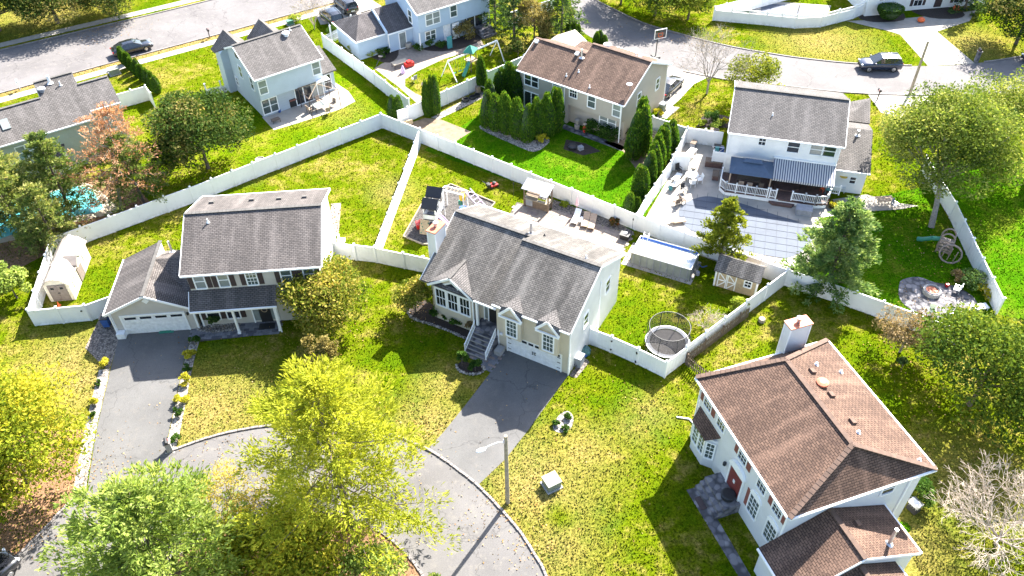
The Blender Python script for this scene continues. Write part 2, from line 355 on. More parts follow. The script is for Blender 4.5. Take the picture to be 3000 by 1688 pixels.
class MB:
    def __init__(s): s.v = []; s.f = []; s.uv = []; s.hasuv = False
    def add(s, vs, fs, uvs=None):
        b = len(s.v); s.v += [tuple(p) for p in vs]
        for i, f in enumerate(fs):
            s.f.append(tuple(b + j for j in f)); s.uv.append(uvs[i] if uvs else None)
        return s
    def box(s, x0, x1, y0, y1, z0, z1):
        return s.add([(x0, y0, z0), (x1, y0, z0), (x1, y1, z0), (x0, y1, z0), (x0, y0, z1), (x1, y0, z1), (x1, y1, z1), (x0, y1, z1)],
                     [(0, 3, 2, 1), (4, 5, 6, 7), (0, 1, 5, 4), (1, 2, 6, 5), (2, 3, 7, 6), (3, 0, 4, 7)])
    def cbox(s, c, d, rz=0., tilt=None):
        m = Matrix.Rotation(rz, 3, 'Z')
        if tilt: m = m @ Matrix.Rotation(tilt[1], 3, tilt[0])
        h = [x / 2 for x in d]; vs = []
        for z in (-h[2], h[2]):
            for x, y in ((-h[0], -h[1]), (h[0], -h[1]), (h[0], h[1]), (-h[0], h[1])): vs.append(Vector(c) + m @ Vector((x, y, z)))
        return s.add(vs, [(0, 3, 2, 1), (4, 5, 6, 7), (0, 1, 5, 4), (1, 2, 6, 5), (2, 3, 7, 6), (3, 0, 4, 7)])
    def bar(s, p0, p1, w, h):
        p0 = Vector(p0); p1 = Vector(p1); d = (p1 - p0).normalized()
        up = Vector((0, 0, 1)) if abs(d.z) < .95 else Vector((0, 1, 0))
        a = d.cross(up).normalized() * w / 2; b = a.cross(d).normalized() * h / 2
        vs = [p0 - a - b, p0 + a - b, p0 + a + b, p0 - a + b, p1 - a - b, p1 + a - b, p1 + a + b, p1 - a + b]
        return s.add(vs, [(0, 1, 2, 3), (7, 6, 5, 4), (0, 4, 5, 1), (1, 5, 6, 2), (2, 6, 7, 3), (3, 7, 4, 0)])
    def cyl(s, p0, p1, r0, r1=None, n=8, cap=True):
        r1 = r0 if r1 is None else r1; p0 = Vector(p0); p1 = Vector(p1); d = (p1 - p0).normalized()
        up = Vector((0, 0, 1)) if abs(d.z) < .95 else Vector((1, 0, 0))
        a = d.cross(up).normalized(); b = d.cross(a); vs = []
        for p, r in ((p0, r0), (p1, r1)):
            for i in range(n):
                t = 2 * math.pi * i / n; vs.append(p + (a * math.cos(t) + b * math.sin(t)) * r)
        fs = [(i, i + n, (i + 1) % n + n, (i + 1) % n) for i in range(n)]
        if cap: fs += [tuple(range(n)), tuple(range(2 * n - 1, n - 1, -1))]
        return s.add(vs, fs)
    def tube(s, pts, r, n=6):
        for i in range(len(pts) - 1):
            ra = r[i] if isinstance(r, (list, tuple)) else r; rb = r[i + 1] if isinstance(r, (list, tuple)) else r
            s.cyl(pts[i], pts[i + 1], ra, rb, n, cap=True)
        return s
    def lathe(s, prof, c=(0, 0, 0), n=12):
        vs = []; m = len(prof)
        for r, z in prof:
            for i in range(n):
                t = 2 * math.pi * i / n; vs.append((c[0] + r * math.cos(t), c[1] + r * math.sin(t), c[2] + z))
        fs = [(j * n + i, j * n + (i + 1) % n, (j + 1) * n + (i + 1) % n, (j + 1) * n + i) for j in range(m - 1) for i in range(n)]
        fs += [tuple(range(n - 1, -1, -1)), tuple((m - 1) * n + i for i in range(n))]
        return s.add(vs, fs)
    def prism(s, poly, z0, z1):
        n = len(poly); a = sum(poly[i][0] * poly[(i + 1) % n][1] - poly[(i + 1) % n][0] * poly[i][1] for i in range(n))
        if a < 0: poly = poly[::-1]
        vs = [(x, y, z0) for x, y in poly] + [(x, y, z1) for x, y in poly]
        fs = [tuple(range(n - 1, -1, -1)), tuple(range(n, 2 * n))] + [(i, (i + 1) % n, (i + 1) % n + n, i + n) for i in range(n)]
        return s.add(vs, fs)
    def prof(s, poly, axis, b0, b1):          # profile (a,z) extruded along axis 'u' (poly gives v,z) or 'v' (poly gives u,z)
        n = len(poly); P = (lambda a, z, b: (b, a, z)) if axis == 'u' else (lambda a, z, b: (a, b, z))
        vs = [P(a, z, b0) for a, z in poly] + [P(a, z, b1) for a, z in poly]
        return s.add(vs, [tuple(range(n)), tuple(range(2 * n - 1, n - 1, -1))] + [(i, i + n, (i + 1) % n + n, (i + 1) % n) for i in range(n)])
    def slab(s, pts, t=.16):                  # sloping roof plane with uv in metres along eave and slope
        P = [Vector(p) for p in pts]; nrm = Vector((0, 0, 0))
        for i in range(len(P)): nrm += (P[i] - P[0]).cross(P[(i + 1) % len(P)] - P[0])
        nrm.normalize()
        if nrm.z < 0: P = P[::-1]; nrm = -nrm
        e = Vector((0, 0, 1)).cross(nrm)
        e = e.normalized() if e.length > 1e-4 else Vector((1, 0, 0)); sl = nrm.cross(e)
        n = len(P); Q = [p - Vector((0, 0, t)) for p in P]; uvf = lambda p: (p.dot(e) + 50, p.dot(sl) + 50)
        fs = [tuple(range(n)), tuple(range(2 * n - 1, n - 1, -1))] + [(i, i + n, (i + 1) % n + n, (i + 1) % n) for i in range(n)]
        A = P + Q; s.hasuv = True
        return s.add(A, fs, [[uvf(A[j]) for j in f] for f in fs])
    def build(s, name, m, parent=None, smooth=False, loc=(0, 0, 0), rz=0., fix=True, bev=0.):
        me = bpy.data.meshes.new(name); me.from_pydata(s.v, [], s.f)
        if s.hasuv:
            ul = me.uv_layers.new(name='UVMap'); i = 0
            for f, u in zip(s.f, s.uv):
                for j in range(len(f)): ul.data[i].uv = u[j] if u else (0, 0); i += 1
        if fix:
            b = bmesh.new(); b.from_mesh(me); bmesh.ops.recalc_face_normals(b, faces=b.faces)
            if bev: bmesh.ops.bevel(b, geom=list(b.edges), offset=bev, segments=2, affect='EDGES', profile=.6)
            b.to_mesh(me); b.free()
        if smooth:
            for p in me.polygons: p.use_smooth = True
        me.materials.append(m); o = bpy.data.objects.new(name, me); COL.objects.link(o); o.parent = parent
        o.location = loc; o.rotation_euler = (0, 0, rz); return o
    def mesh(s, name, m, smooth=False, bev=0.):
        o = s.build(name, m, smooth=smooth, bev=bev); me = o.data; bpy.data.objects.remove(o); return me
PAVED = []
def sheet(name, poly, z, m, kind='structure', thick=.0):
    mb = MB()
    if thick: mb.prism(poly, z - thick, z)
    else:
        n = len(poly); a = sum(poly[i][0] * poly[(i + 1) % n][1] - poly[(i + 1) % n][0] * poly[i][1] for i in range(n))
        if a < 0: poly = poly[::-1]
        mb.add([(x, y, z) for x, y in poly], [tuple(range(n))])
    o = mb.build(name, m, fix=False)
    if kind: o['kind'] = kind
    if kind and not name.startswith(('ground', 'lawn', 'verge', 'litter', 'leaf')): PAVED.append(poly)
    return o
def offset_line(pts, d):
    out = []
    for i, p in enumerate(pts):
        a = Vector(pts[max(0, i - 1)]); b = Vector(pts[min(len(pts) - 1, i + 1)]); t = (b - a).normalized(); out.append((p[0] - t.y * d, p[1] + t.x * d))
    return out
def strip(pts, d0, d1): return offset_line(pts, d0) + offset_line(pts, d1)[::-1]
def smooth_line(pts, k=4):
    out = []; P = [Vector(p) for p in pts]; n = len(P)
    for i in range(n - 1):
        p0, p1, p2, p3 = P[max(0, i - 1)], P[i], P[i + 1], P[min(n - 1, i + 2)]
        for j in range(k):
            t = j / k; out.append(tuple(.5 * ((2 * p1) + (p2 - p0) * t + (2 * p0 - 5 * p1 + 4 * p2 - p3) * t * t + (3 * p1 - p0 - 3 * p2 + p3) * t ** 3)))
    out.append(tuple(P[-1])); return out
def closed_smooth(pts, k=4):
    n = len(pts); P = [Vector(p) for p in pts]; out = []
    for i in range(n):
        p0, p1, p2, p3 = P[i - 1], P[i], P[(i + 1) % n], P[(i + 2) % n]
        for j in range(k):
            t = j / k; out.append(tuple(.5 * ((2 * p1) + (p2 - p0) * t + (2 * p0 - 5 * p1 + 4 * p2 - p3) * t * t + (3 * p1 - p0 - 3 * p2 + p3) * t ** 3)))
    return out
def inside(p, poly):
    x, y = p; r = False; n = len(poly)
    for i in range(n):
        x0, y0 = poly[i]; x1, y1 = poly[i - 1]
        if (y0 > y) != (y1 > y) and x < (x1 - x0) * (y - y0) / (y1 - y0) + x0: r = not r
    return r
# ================================================================== materials
M = {}
dry = [(*L[k], r, s) for k, r, s in (('d1', 7.5, .95), ('d2', 5, .9), ('d3', 7, .95), ('d4', 4.5, .8), ('d5', 6, .9), ('d6', 9, .9), ('d7', 4, .8), ('d8', 6, .75), ('d9', 3, .6), ('d10', 5, .8),
       ('d11', 6, .95), ('d12', 3.5, .7), ('d13', 4, .8), ('d14', 7, .8), ('d15', 4, .7), ('d16', 12, .8), ('d17', 2.2, .6), ('d18', 6, .8), ('d19', 3, .5), ('d20', 3.5, .7), ('d21', 5, .5))]
grn = [(*L[k], r, s) for k, r, s in (('g1', 1.3, .9), ('g2', 4, .9), ('g3', 5, .8))]
M['lawn'] = grass_mat('lawn_grass', (.072, .128, .003), (.155, .168, .006), (.36, .25, .11), dry, grn, .5)
M['lush'] = grass_mat('lush_grass', (.045, .14, .003), (.09, .18, .004), (.2, .2, .03), (), (), .52)
M['mown'] = grass_mat('mown_grass', (.068, .15, .003), (.15, .185, .004), (.30, .24, .07), [(*L['d13'], 4, .8), (*L['d15'], 4, .7)], (), .5, stripe=(R(62), 1.0))
M['asphalt'] = asphalt_mat('worn_asphalt', (.135, .128, .125), (.19, .175, .155))
M['asphalt_new'] = asphalt_mat('driveway_asphalt', (.125, .122, .12), (.15, .14, .13))
M['asphalt_l'] = asphalt_mat('street_asphalt', (.15, .14, .14), (.2, .185, .17))
M['concrete'] = plain('concrete', (.36, .33, .29), .9, var=.16, scale=1.3, kind='Pos', bmp=.3, bscale=40)
M['concrete_w'] = plain('pale_concrete', (.42, .38, .33), .9, var=.14, scale=.9, kind='Pos', bmp=.3, bscale=40)
M['paver'] = plain('grey_paver', (.20, .20, .22), .9, var=.3, scale=2.2, kind='Pos', bmp=.4)
M['paver2'] = plain('dark_paver', (.10, .10, .12), .9, var=.3, scale=2.2, kind='Pos', bmp=.4)
M['paver3'] = plain('tan_paver', (.33, .27, .22), .9, var=.2, scale=2.2, kind='Pos', bmp=.4)
M['paver4'] = plain('rose_paver', (.30, .23, .20), .9, var=.2, scale=2.2, kind='Pos', bmp=.4)
M['joint'] = plain('joint_sand', (.10, .09, .08), .95, kind='Pos')
M['gravel'] = stone_mat('white_gravel', (.55, .5, .45), (.2, .18, .16), 7)
M['gravel_d'] = stone_mat('mixed_gravel', (.34, .29, .24), (.12, .1, .09), 8)
M['cobble'] = stone_mat('flagstones', (.30, .28, .29), (.12, .115, .13), 2.2, .6)
M['mulch'] = plain('bark_mulch', (.045, .032, .025), .95, var=.6, scale=9, kind='Pos', bmp=1., bscale=20)
M['mulch_g'] = stone_mat('rubber_mulch', (.14, .125, .115), (.05, .045, .042), 9)
M['dirt'] = plain('bare_dirt', (.24, .175, .115), .95, var=.35, scale=1.5, kind='Pos', bmp=.7, bscale=14)
M['straw'] = plain('pine_litter', (.24, .13, .065), .95, var=.5, scale=5, kind='Pos', bmp=.8, bscale=18)
M['kerb'] = plain('granite_kerb', (.24, .215, .205), .85, var=.3, scale=3, kind='Pos', bmp=.6, bscale=18)
M['sand'] = plain('sand', (.5, .42, .32), .95, kind='Pos')
M['line'] = plain('road_paint', (.5, .48, .45), .8, kind='Pos')
def vinyl_mat():
    m, nt, b = nmat('white_vinyl'); p = coord(nt, 'Pos'); sx = nd(nt, 'SeparateXYZ'); lk(nt, p, sx.inputs[0])
    col = ramp(nt, noise(nt, p, .7, 5, .6), [(.3, (.74, .745, .74)), (.7, (.83, .83, .82))])
    g = math2(nt, 'MULTIPLY', mrange(nt, sx.outputs['Z'], .55, .0), mrange(nt, noise(nt, p, 2.2, 5, .7), .42, .62)); col = mixc(nt, math2(nt, 'MULTIPLY', g, .55), col, (.30, .31, .20))
    col = mixc(nt, mrange(nt, noise(nt, p, 3.5, 5, .7), .6, .75, 0, .22), col, (.45, .46, .42)); lk(nt, col, b.inputs['Base Color']); b.inputs['Roughness'].default_value = .5; return m
M['vinyl'] = vinyl_mat()
M['trim'] = plain('white_trim', (.82, .82, .81), .5, var=.04)
M['wood'] = plain('weathered_wood', (.13, .095, .07), .85, var=.3, scale=6, bmp=.4)
M['woodlt'] = plain('light_wood', (.42, .32, .20), .75, var=.2, scale=5, bmp=.3)
M['pole'] = plain('pole_wood', (.30, .25, .18), .85, var=.25, scale=5, bmp=.4)
M['black'] = plain('black_plastic', (.018, .018, .02), .5)
M['dark'] = plain('dark_metal', (.05, .048, .05), .45, .3)
M['steel'] = plain('galvanised_steel', (.55, .55, .56), .38, .8)
M['white'] = plain('white_plastic', (.75, .75, .75), .4)
M['red'] = plain('red_plastic', (.5, .02, .015), .4)
M['orange'] = plain('orange_plastic', (.75, .13, .03), .5)
M['yellow'] = plain('yellow_plastic', (.8, .52, .04), .45)
M['bluep'] = plain('blue_plastic', (.03, .09, .3), .45)
M['greenp'] = plain('green_plastic', (.03, .19, .13), .45)
M['purple'] = plain('lilac_plastic', (.5, .38, .6), .5)
M['pink'] = plain('pink_cloth', (.75, .45, .5), .8)
M['tanplas'] = plain('tan_plastic', (.27, .205, .17), .6)
M['terra'] = plain('rusty_metal_cap', (.42, .13, .07), .6, .2, var=.35, scale=3)
M['tanfab'] = plain('tan_fabric', (.36, .27, .2), .9)
M['cover'] = plain('grey_cover', (.24, .25, .28), .85)
M['glassd'] = plain('dark_glass', (.022, .027, .033), .06, var=.3, scale=.7, spec=.8)
M['glassb'] = plain('blind_behind_glass', (.22, .245, .24), .12, var=.25, scale=1.1, spec=.8)
M['glassg'] = plain('green_glass', (.075, .10, .095), .07, var=.5, scale=.9, spec=.8)
M['shutter'] = plain('dark_brown_shutter', (.05, .032, .032), .6)
M['shutter_r'] = plain('red_brown_shutter', (.22, .075, .06), .6)
M['doorw'] = plain('white_door', (.72, .72, .72), .45)
M['doorred'] = plain('maroon_door', (.17, .035, .03), .4)
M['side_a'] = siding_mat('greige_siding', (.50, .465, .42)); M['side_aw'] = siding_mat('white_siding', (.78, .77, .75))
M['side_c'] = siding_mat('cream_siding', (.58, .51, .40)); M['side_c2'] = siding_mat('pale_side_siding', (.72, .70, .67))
M['side_b'] = siding_mat('tan_grey_siding', (.40, .355, .305)); M['side_d'] = siding_mat('light_grey_siding', (.66, .665, .68))
M['side_e'] = siding_mat('white_vinyl_siding', (.82, .81, .79)); M['side_f'] = siding_mat('pale_blue_siding', (.46, .53, .59))
M['side_h'] = siding_mat('blue_siding', (.40, .50, .62)); M['side_g'] = siding_mat('sage_grey_siding', (.40, .42, .38))
M['side_f2'] = siding_mat('blue_grey_stone', (.40, .45, .50), .3)
M['found'] = plain('foundation', (.3, .29, .28), .9, bmp=.3)
M['roof_a'] = roof_mat('grey_brown_shingles', (.118, .104, .098), (.085, .076, .073), .4); M['roof_c'] = roof_mat('olive_grey_shingles', (.145, .133, .122), (.098, .091, .085), .6)
M['roof_b'] = roof_mat('brown_shingles', (.155, .102, .077), (.098, .064, .05), .35); M['roof_d'] = roof_mat('reddish_brown_shingles', (.14, .087, .063), (.088, .055, .042), .45)
M['roof_e'] = roof_mat('grey_shingles', (.135, .124, .12), (.098, .092, .09), .3); M['roof_f'] = roof_mat('ash_grey_shingles', (.135, .123, .119), (.094, .087, .083), .3)
M['roof_h'] = roof_mat('dark_grey_shingles', (.12, .107, .107), (.085, .077, .077), .3)
M['capb'] = plain('ridge_cap_brown', (.135, .083, .06), .9, var=.3, scale=3, kind='Pos'); M['capg'] = plain('ridge_cap_grey', (.115, .107, .1), .9, var=.25, scale=3, kind='Pos')
M['awning'] = None
def awning_mat():
    m, nt, b = nmat('striped_awning_cloth'); o = coord(nt, 'Object')
    w = nd(nt, 'TexWave', wave_type='BANDS', bands_direction='X', i_Scale=.31416 / .22, wave_profile='SIN'); lk(nt, o, w.inputs[0])
    lk(nt, ramp(nt, w.outputs['Fac'], [(.42, (.55, .54, .52)), (.58, (.09, .10, .15))]), b.inputs['Base Color']); b.inputs['Roughness'].default_value = .9; return m
M['awning'] = awning_mat()
M['canopy'] = plain('navy_canopy_cloth', (.055, .085, .135), .9, var=.1)
def pool_mat():
    m, nt, b = nmat('pool_water'); p = coord(nt, 'Pos'); n = noise(nt, p, 1.2, 4, .6)
    lk(nt, ramp(nt, n, [(.35, (.05, .30, .36)), (.65, (.16, .52, .55))]), b.inputs['Base Color']); b.inputs['Roughness'].default_value = .08; bump(nt, b, noise(nt, p, 5, 3), .2, .03); return m
M['poolw'] = pool_mat()
M['poolglare'] = plain('glare_pool_water', (.62, .68, .74), .10, var=.25, scale=.8, kind='Pos', spec=.8)  # sun glare on the water painted in as a pale base colour
M['liner'] = plain('blue_pool_liner', (.05, .15, .5), .4)
M['poolwall'] = plain('grey_pool_wall', (.20, .22, .215), .5, var=.2, scale=1.5)
def net_mat():
    m, nt, b = nmat('safety_net'); b.inputs['Base Color'].default_value = (.03, .03, .035, 1); b.inputs['Roughness'].default_value = .8
    t = nd(nt, 'BsdfTransparent'); mx = nd(nt, 'MixShader', i_0=.6); lk(nt, t.outputs[0], mx.inputs[1]); lk(nt, b.outputs[0], mx.inputs[2])
    lk(nt, mx.outputs[0], nt.nodes['Material Output'].inputs['Surface']); return m
M['net'] = net_mat()
M['bark'] = plain('bark', (.11, .085, .068), .95, var=.4, scale=7, bmp=.8, bscale=16)
M['barkgrey'] = plain('grey_bark', (.26, .225, .19), .95, var=.3, scale=7, bmp=.6, bscale=16)
M['barkpale'] = plain('pale_twigs', (.42, .345, .28), .95, var=.25, scale=5)
# ================================================================== ground
sheet('ground', [(-260, -120), (260, -120), (260, 330), (-260, 330)], 0., M['lawn'])
sheet('lawn', L['lawn_b'], .006, M['lush'])['label'] = 'lush green back lawn'
f1, f2 = L['f1'], L['f2']
sheet('lawn', [f1[0], *f1[1:], (-11.3, 79.6), (-22.6, 96.6), (-30, 91), (-36, 80), (-38.5, 70)], .006, M['mown'])
sheet('lawn', [(24, 52.6), (36, 45.2), (40, 48.9), (41, 60), (41, 66), (36, 64.6), (29, 61.4), (28.8, 58), (27, 55.5)], .006, M['lush'])
sheet('lawn', [(42.5, 70), (41.2, 60.5), (40.2, 48.3), (60, 40), (75, 70)], .006, M['lush'])
# streets
def street(name, near, far, m, z=.012):
    return sheet(name, list(near) + list(far)[::-1], z, m)
near_l = [(-110, 57)] + L['street_l_near'] + [(10, 131)]
near_l = [(-95, 63.), (-60.9, 85.6), (-50, 92.6), (-37, 100.7), (-23.3, 109.6), (5, 128)]
far_l = [(-103, 71.), (-63.6, 97.2), (-46.8, 106.9), (-40.2, 110.9), (-10, 130)]
street('street', near_l, far_l, M['asphalt_l'])
sheet('sidewalk', strip(near_l, -1.15, -2.35), .02, M['concrete_w'])
M['verge'] = grass_mat('dry_verge_grass', (.16, .15, .03), (.24, .19, .06), (.36, .24, .11), [(-45, 95, 60, .9)], (), .5)
sheet('verge', strip(near_l, -.16, -1.15), .009, M['verge'])
sheet('sidewalk', strip(far_l, .9, 2.2), .02, M['concrete'])
near_r = smooth_line([(9, 116), (8.6, 108), (8.9, 102.5), (9.9, 99), (12.5, 96), (17, 91.4), (24.5, 87.5), (30, 86), (41.2, 83.4), (57, 83.2), (80, 87)], 4)
far_r = smooth_line([(6, 124), (9, 114), (11.8, 108.9), (14.4, 105.4), (17, 102.2), (19.6, 100), (26.3, 95.6), (32, 93), (36, 91.6), (41.8, 90.2), (49.7, 89.5), (55.5, 90), (62, 91.4), (85, 98)], 4)
street('street', near_r, far_r, M['asphalt_l'])
CX, CY, CR = -14.9, 20.6, 17.4
circ = [(CX + CR * math.cos(R(a)), CY + CR * math.sin(R(a))) for a in range(-75, 256, 5)]
kl = [(-44, 8), (-36.5, 20.5), (-33.3, 26.2), (-31.55, 29.4), (-30.7, 31.3), (-29.7, 32.7), (-27.2, 34.6), (-25.2, 35.7), (-22.9, 36.8), (-20.9, 37.5), (-18.4, 38.0), (-15.2, 38.2), (-12, 37.9), (-9, 37.1), (-6.4, 35.8), (-5, 34.8), (-3.5, 33.5), (-2.3, 32.3), (-.9, 30.6), (.2, 29.1), (1.05, 27.6), (1.85, 25.9), (2.4, 23), (2.4, 15), (1, 8)]
kline = smooth_line(kl, 4)
sheet('cul_de_sac', kline + [(0, -10), (-44, -10)], .012, M['asphalt'])
isl = [(CX + .3 + 10.1 * math.cos(R(a)), CY + .2 + 10.1 * math.sin(R(a))) for a in range(0, 360, 6)]
sheet('traffic_island', isl, .03, M['straw'])
# kerbs: granite blocks where they show, plain strips elsewhere
kb_mesh = MB().box(-.14, .14, -.09, .09, 0, .12).mesh('kerb_stone', M['kerb'], bev=.015)
def kerb_run(name, pts, step=.30, skip=lambda i, p: False):
    t = bpy.data.objects.new(name, None); COL.objects.link(t); t['kind'] = 'structure'
    d = 0.; i = 0
    for a, b in zip(pts[:-1], pts[1:]):
        a = Vector(a); b = Vector(b); l = (b - a).length
        while d < l:
            p = a + (b - a) * (d / l)
            if not skip(i, p): inst('kerb_stone', kb_mesh, t, (p.x + random.uniform(-.012, .012), p.y + random.uniform(-.012, .012), random.uniform(-.01, .015)), (0, 0, math.atan2(b.y - a.y, b.x - a.x) + random.uniform(-.05, .05)))
            d += step; i += 1
        d -= l
    return t
kerb_run('kerb', [p for p in kline if p[0] < -29.6 and p[1] > 25], .3)
kerb_run('kerb', [p for p in kline if -25.1 < p[0] < -5.6 and p[1] > 33], .3)
kerb_run('kerb', [p for p in kline if p[0] > -6.6 and 23.5 < p[1] < 36], .3)
kerb_run('kerb', isl[2:25] , .3)
def kerb_strip(pts, h=.11):
    mb = MB(); A = offset_line(pts, .0); B = offset_line(pts, .16)
    for i in range(len(pts) - 1): mb.prism([A[i], A[i + 1], B[i + 1], B[i]], 0, h)
    o = mb.build('kerb', M['kerb']); o['kind'] = 'structure'; return o
kerb_strip([p for p in near_r if p[0] > 20 and p[0] < 60][::-1]); kerb_strip([p for p in far_r if p[0] < 49.5]); kerb_strip([p for p in far_r if p[0] > 55.6])
kerb_strip(near_l[::-1]); kerb_strip(far_l)
# driveways and walks
sheet('driveway', [(-29.6, 32.7), (-30.75, 37.8), (-31.75, 43.95), (-32.35, 48.2), (-26.4, 48.7), (-26.15, 44.36), (-25.36, 37.65), (-25.1, 35.6)], .018, M['asphalt_new'])
sheet('driveway', [(-6.3, 35.65), (-5.16, 37.24), (-3.76, 39.51), (-1.89, 42.7), (-.9, 44.55), (-.2, 46.2), (4.5, 43.5), (4.23, 42.46), (1.13, 37.45), (-.66, 34.79), (-2.54, 32.7)], .018, M['asphalt_new'])
sheet('driveway', L['drive_i'], .018, M['concrete'])
sheet('driveway', [(16.6, 80.6), (18.6, 90.2), (19.6, 90.), (23.9, 88.2), (21.4, 86.2), (19.2, 82.8), (18.2, 81.5), (19, 81.2), (17.2, 78.9), (16.2, 79.3)], .018, M['concrete_w'])
sheet('driveway', [(-24.3, 102.8), (-26, 107.2), (-19.5, 111.4), (-16.5, 107.5), (-21, 104)], .018, M['concrete'])
sheet('driveway', [(40.6, 83.7), (40.8, 79.5), (44.5, 76), (48, 79), (47, 83.6)], .018, M['concrete_w'])
def edging(name, pts, d0, d1, z, m): return sheet(name, strip(pts, d0, d1), z, m)
edging('gravel_strip', [(-29.75, 32.9), (-30.8, 37.8), (-31.8, 43.95)], .0, .85, .016, M['gravel'])
edging('gravel_strip', [(-25.15, 35.7), (-25.3, 37.65), (-26.1, 44.3), (-26.3, 47.5)], -.75, .0, .016, M['gravel'])
sheet('gravel_bed', [(-34.6, 46.2), (-32, 43.8), (-31.85, 44.2), (-32.3, 48.4), (-33.6, 49.8), (-34.6, 49.2)], .014, M['gravel_d'])
sheet('front_walk', [(12.5, 36.3), (13.15, 36.5), (14.8, 31), (15, 29.9), (14.35, 29.6)], .014, M['cobble']) if False else None
# patios
sheet('patio', L['patio_f'], .014, M['concrete_w'])
sheet('patio', L['patio_h'], .014, M['paver3'])
sheet('pool_deck', [(12.6, 61.5), (16.3, 69.), (18.5, 74.6), (22.4, 73.6), (22.2, 70), (22, 66), (29.5, 63.8), (34.5, 64.8), (37, 63.4), (38.9, 62.9), (37, 62.4), (33, 62.1), (29, 61.3), (28.9, 58.3), (27.2, 55.6), (24.2, 54), (23.3, 52.3), (18.2, 55.4), (12.2, 59.4)], .016, M['concrete_w'])
sheet('gravel_bed', L['gravel_c'], .014, M['gravel_d']); sheet('dirt_patch', L['dirt_b'], .014, M['dirt'])
sheet('gravel_bed', closed_smooth(L['bed_b_row'], 3), .014, M['gravel']); sheet('mulch_bed', [(5.6, 73.4), (6, 75.2), (8, 74.4), (9.5, 72.9), (7.6, 72.2)], .016, M['mulch'])
sheet('walkway', [(6, 78.2), (12.2, 73.6), (11.6, 72.9), (5.6, 77.4)], .013, M['cobble'])
sheet('mulch_bed', [(11.8, 72.8), (9.9, 74.6), (12.6, 76), (14.6, 74.6), (15.8, 70.4), (13.6, 67.5), (12.8, 69.5)], .013, M['dirt'])
sheet('dirt_bed', [(14.5, 77.1), (18.4, 74.4), (16.3, 69.4), (15.4, 70.5)], .015, M['dirt'])
sheet('flagstone_patio', closed_smooth(L['patio_fire'], 3), .016, M['cobble'])
sheet('pool_surround', closed_smooth(L['deck_g'], 3), .014, M['sand']); sheet('swimming_pool', closed_smooth(L['pool_g'], 3), .022, M['poolw'])
sheet('mulch_bed', [(-9.9, 59.6), (-8.3, 65.3), (-5.9, 67.4), (-1.6, 64.4), (-3, 61.5), (-5.2, 58.2), (-8.1, 58.5)], .014, M['mulch_g'])
sheet('mulch_bed', [(23.7, 76.9), (20.2, 77.2), (21.1, 79.2), (22.2, 79.8), (23.4, 79.5), (24.6, 78.8)], .014, M['mulch'])
sheet('litter_patch', [(-40, 60.5), (-34, 64), (-38, 69), (-45, 69.5), (-52, 66), (-52, 57), (-45, 55)], .009, M['straw'])
sheet('leaf_litter', [(-40, 25), (-32.3, 27.6), (-30.2, 31.8), (-31.4, 38), (-36, 38), (-42, 33)], .009, M['straw'])
sheet('gravel_bed', closed_smooth(L['stones_front'], 3), .02, M['gravel'])
sheet('gravel_bed', L['gravel_c_side'], .014, M['gravel_d'])
sheet('mulch_bed', closed_smooth([(-22.2, 100.), (-20, 97.2), (-15.2, 92.6), (-13.6, 93.6), (-13.9, 96.5), (-17, 99)], 3), .016, M['mulch'])
sheet('mulch_bed', closed_smooth([(-10.6, 96.4), (-4, 99.4), (-3.4, 97.8), (-6, 95.6), (-9, 95.1)], 3), .018, M['mulch'])
sheet('mulch_bed', closed_smooth([(49, 104.5), (45.5, 102.6), (47, 101), (51, 101.4), (51.5, 104)], 3), .022, M['mulch'])
sheet('mulch_bed', closed_smooth([(53, 104.5), (54.5, 102), (58, 101.6), (59.5, 103.2), (57, 105.5)], 3), .022, M['mulch'])
# paving laid stone by stone
tile_mesh = {}
def tiles(parent, poly, w, d, ang, z, mats, th=.03, jitter=.006):
    xs = [p[0] for p in poly]; ys = [p[1] for p in poly]; cx, cy = sum(xs) / len(xs), sum(ys) / len(ys)
    ca, sa = math.cos(ang), math.sin(ang); rad = max(math.hypot(x - cx, y - cy) for x, y in poly); n = 0
    for j in range(int(-rad / d) - 1, int(rad / d) + 2):
        for i in range(int(-rad / w) - 1, int(rad / w) + 2):
            lx, ly = (i + .5 * (j % 2)) * w, j * d; x, y = cx + lx * ca - ly * sa, cy + lx * sa + ly * ca
            if not inside((x, y), poly): continue
            mm = random.choice(mats); key = (w, d, mm)
            if key not in tile_mesh: tile_mesh[key] = MB().box(-w / 2 + .012, w / 2 - .012, -d / 2 + .012, d / 2 - .012, -th, 0).mesh('paver', M[mm])
            inst('paver', tile_mesh[key], parent, (x, y, z + random.uniform(0, jitter)), (0, 0, ang + random.uniform(-.02, .02))); n += 1
    return n
pc = sheet('patio', [(.6, 64.5), (3.8, 63.2), (5.4, 62.6), (7.8, 60.95), (11.1, 59.1), (10.5, 57.8), (9.85, 57.05), (-.3, 62.2)], .012, M['joint'])
tiles(pc, [(.5, 64.4), (3.8, 63.2), (5.4, 62.6), (7.8, 60.95), (11.1, 59.1), (10.5, 57.8), (9.9, 57.1), (-.2, 62.3)], .55, .42, R(-29.5), .04, ['paver3', 'paver3', 'paver4', 'paver3'])
ap = sheet('porch_paving', [(-26.6, 47.9), (-26.3, 47.2), (-25.4, 46.7), (-19.1, 47.5), (-19.2, 49.7), (-26.2, 49.1)], .014, M['joint'])
tiles(ap, [(-26.6, 47.9), (-26.3, 47.25), (-25.4, 46.75), (-19.15, 47.5), (-19.25, 49.8), (-26.2, 49.2)], .42, .30, R(4.65), .04, ['paver', 'paver2', 'paver', 'paver'])
cp = sheet('landing_paving', L['paver_c'], .02, M['joint']); tiles(cp, L['paver_c'], .34, .24, R(-29.5), .05, ['paver', 'paver4', 'paver'])
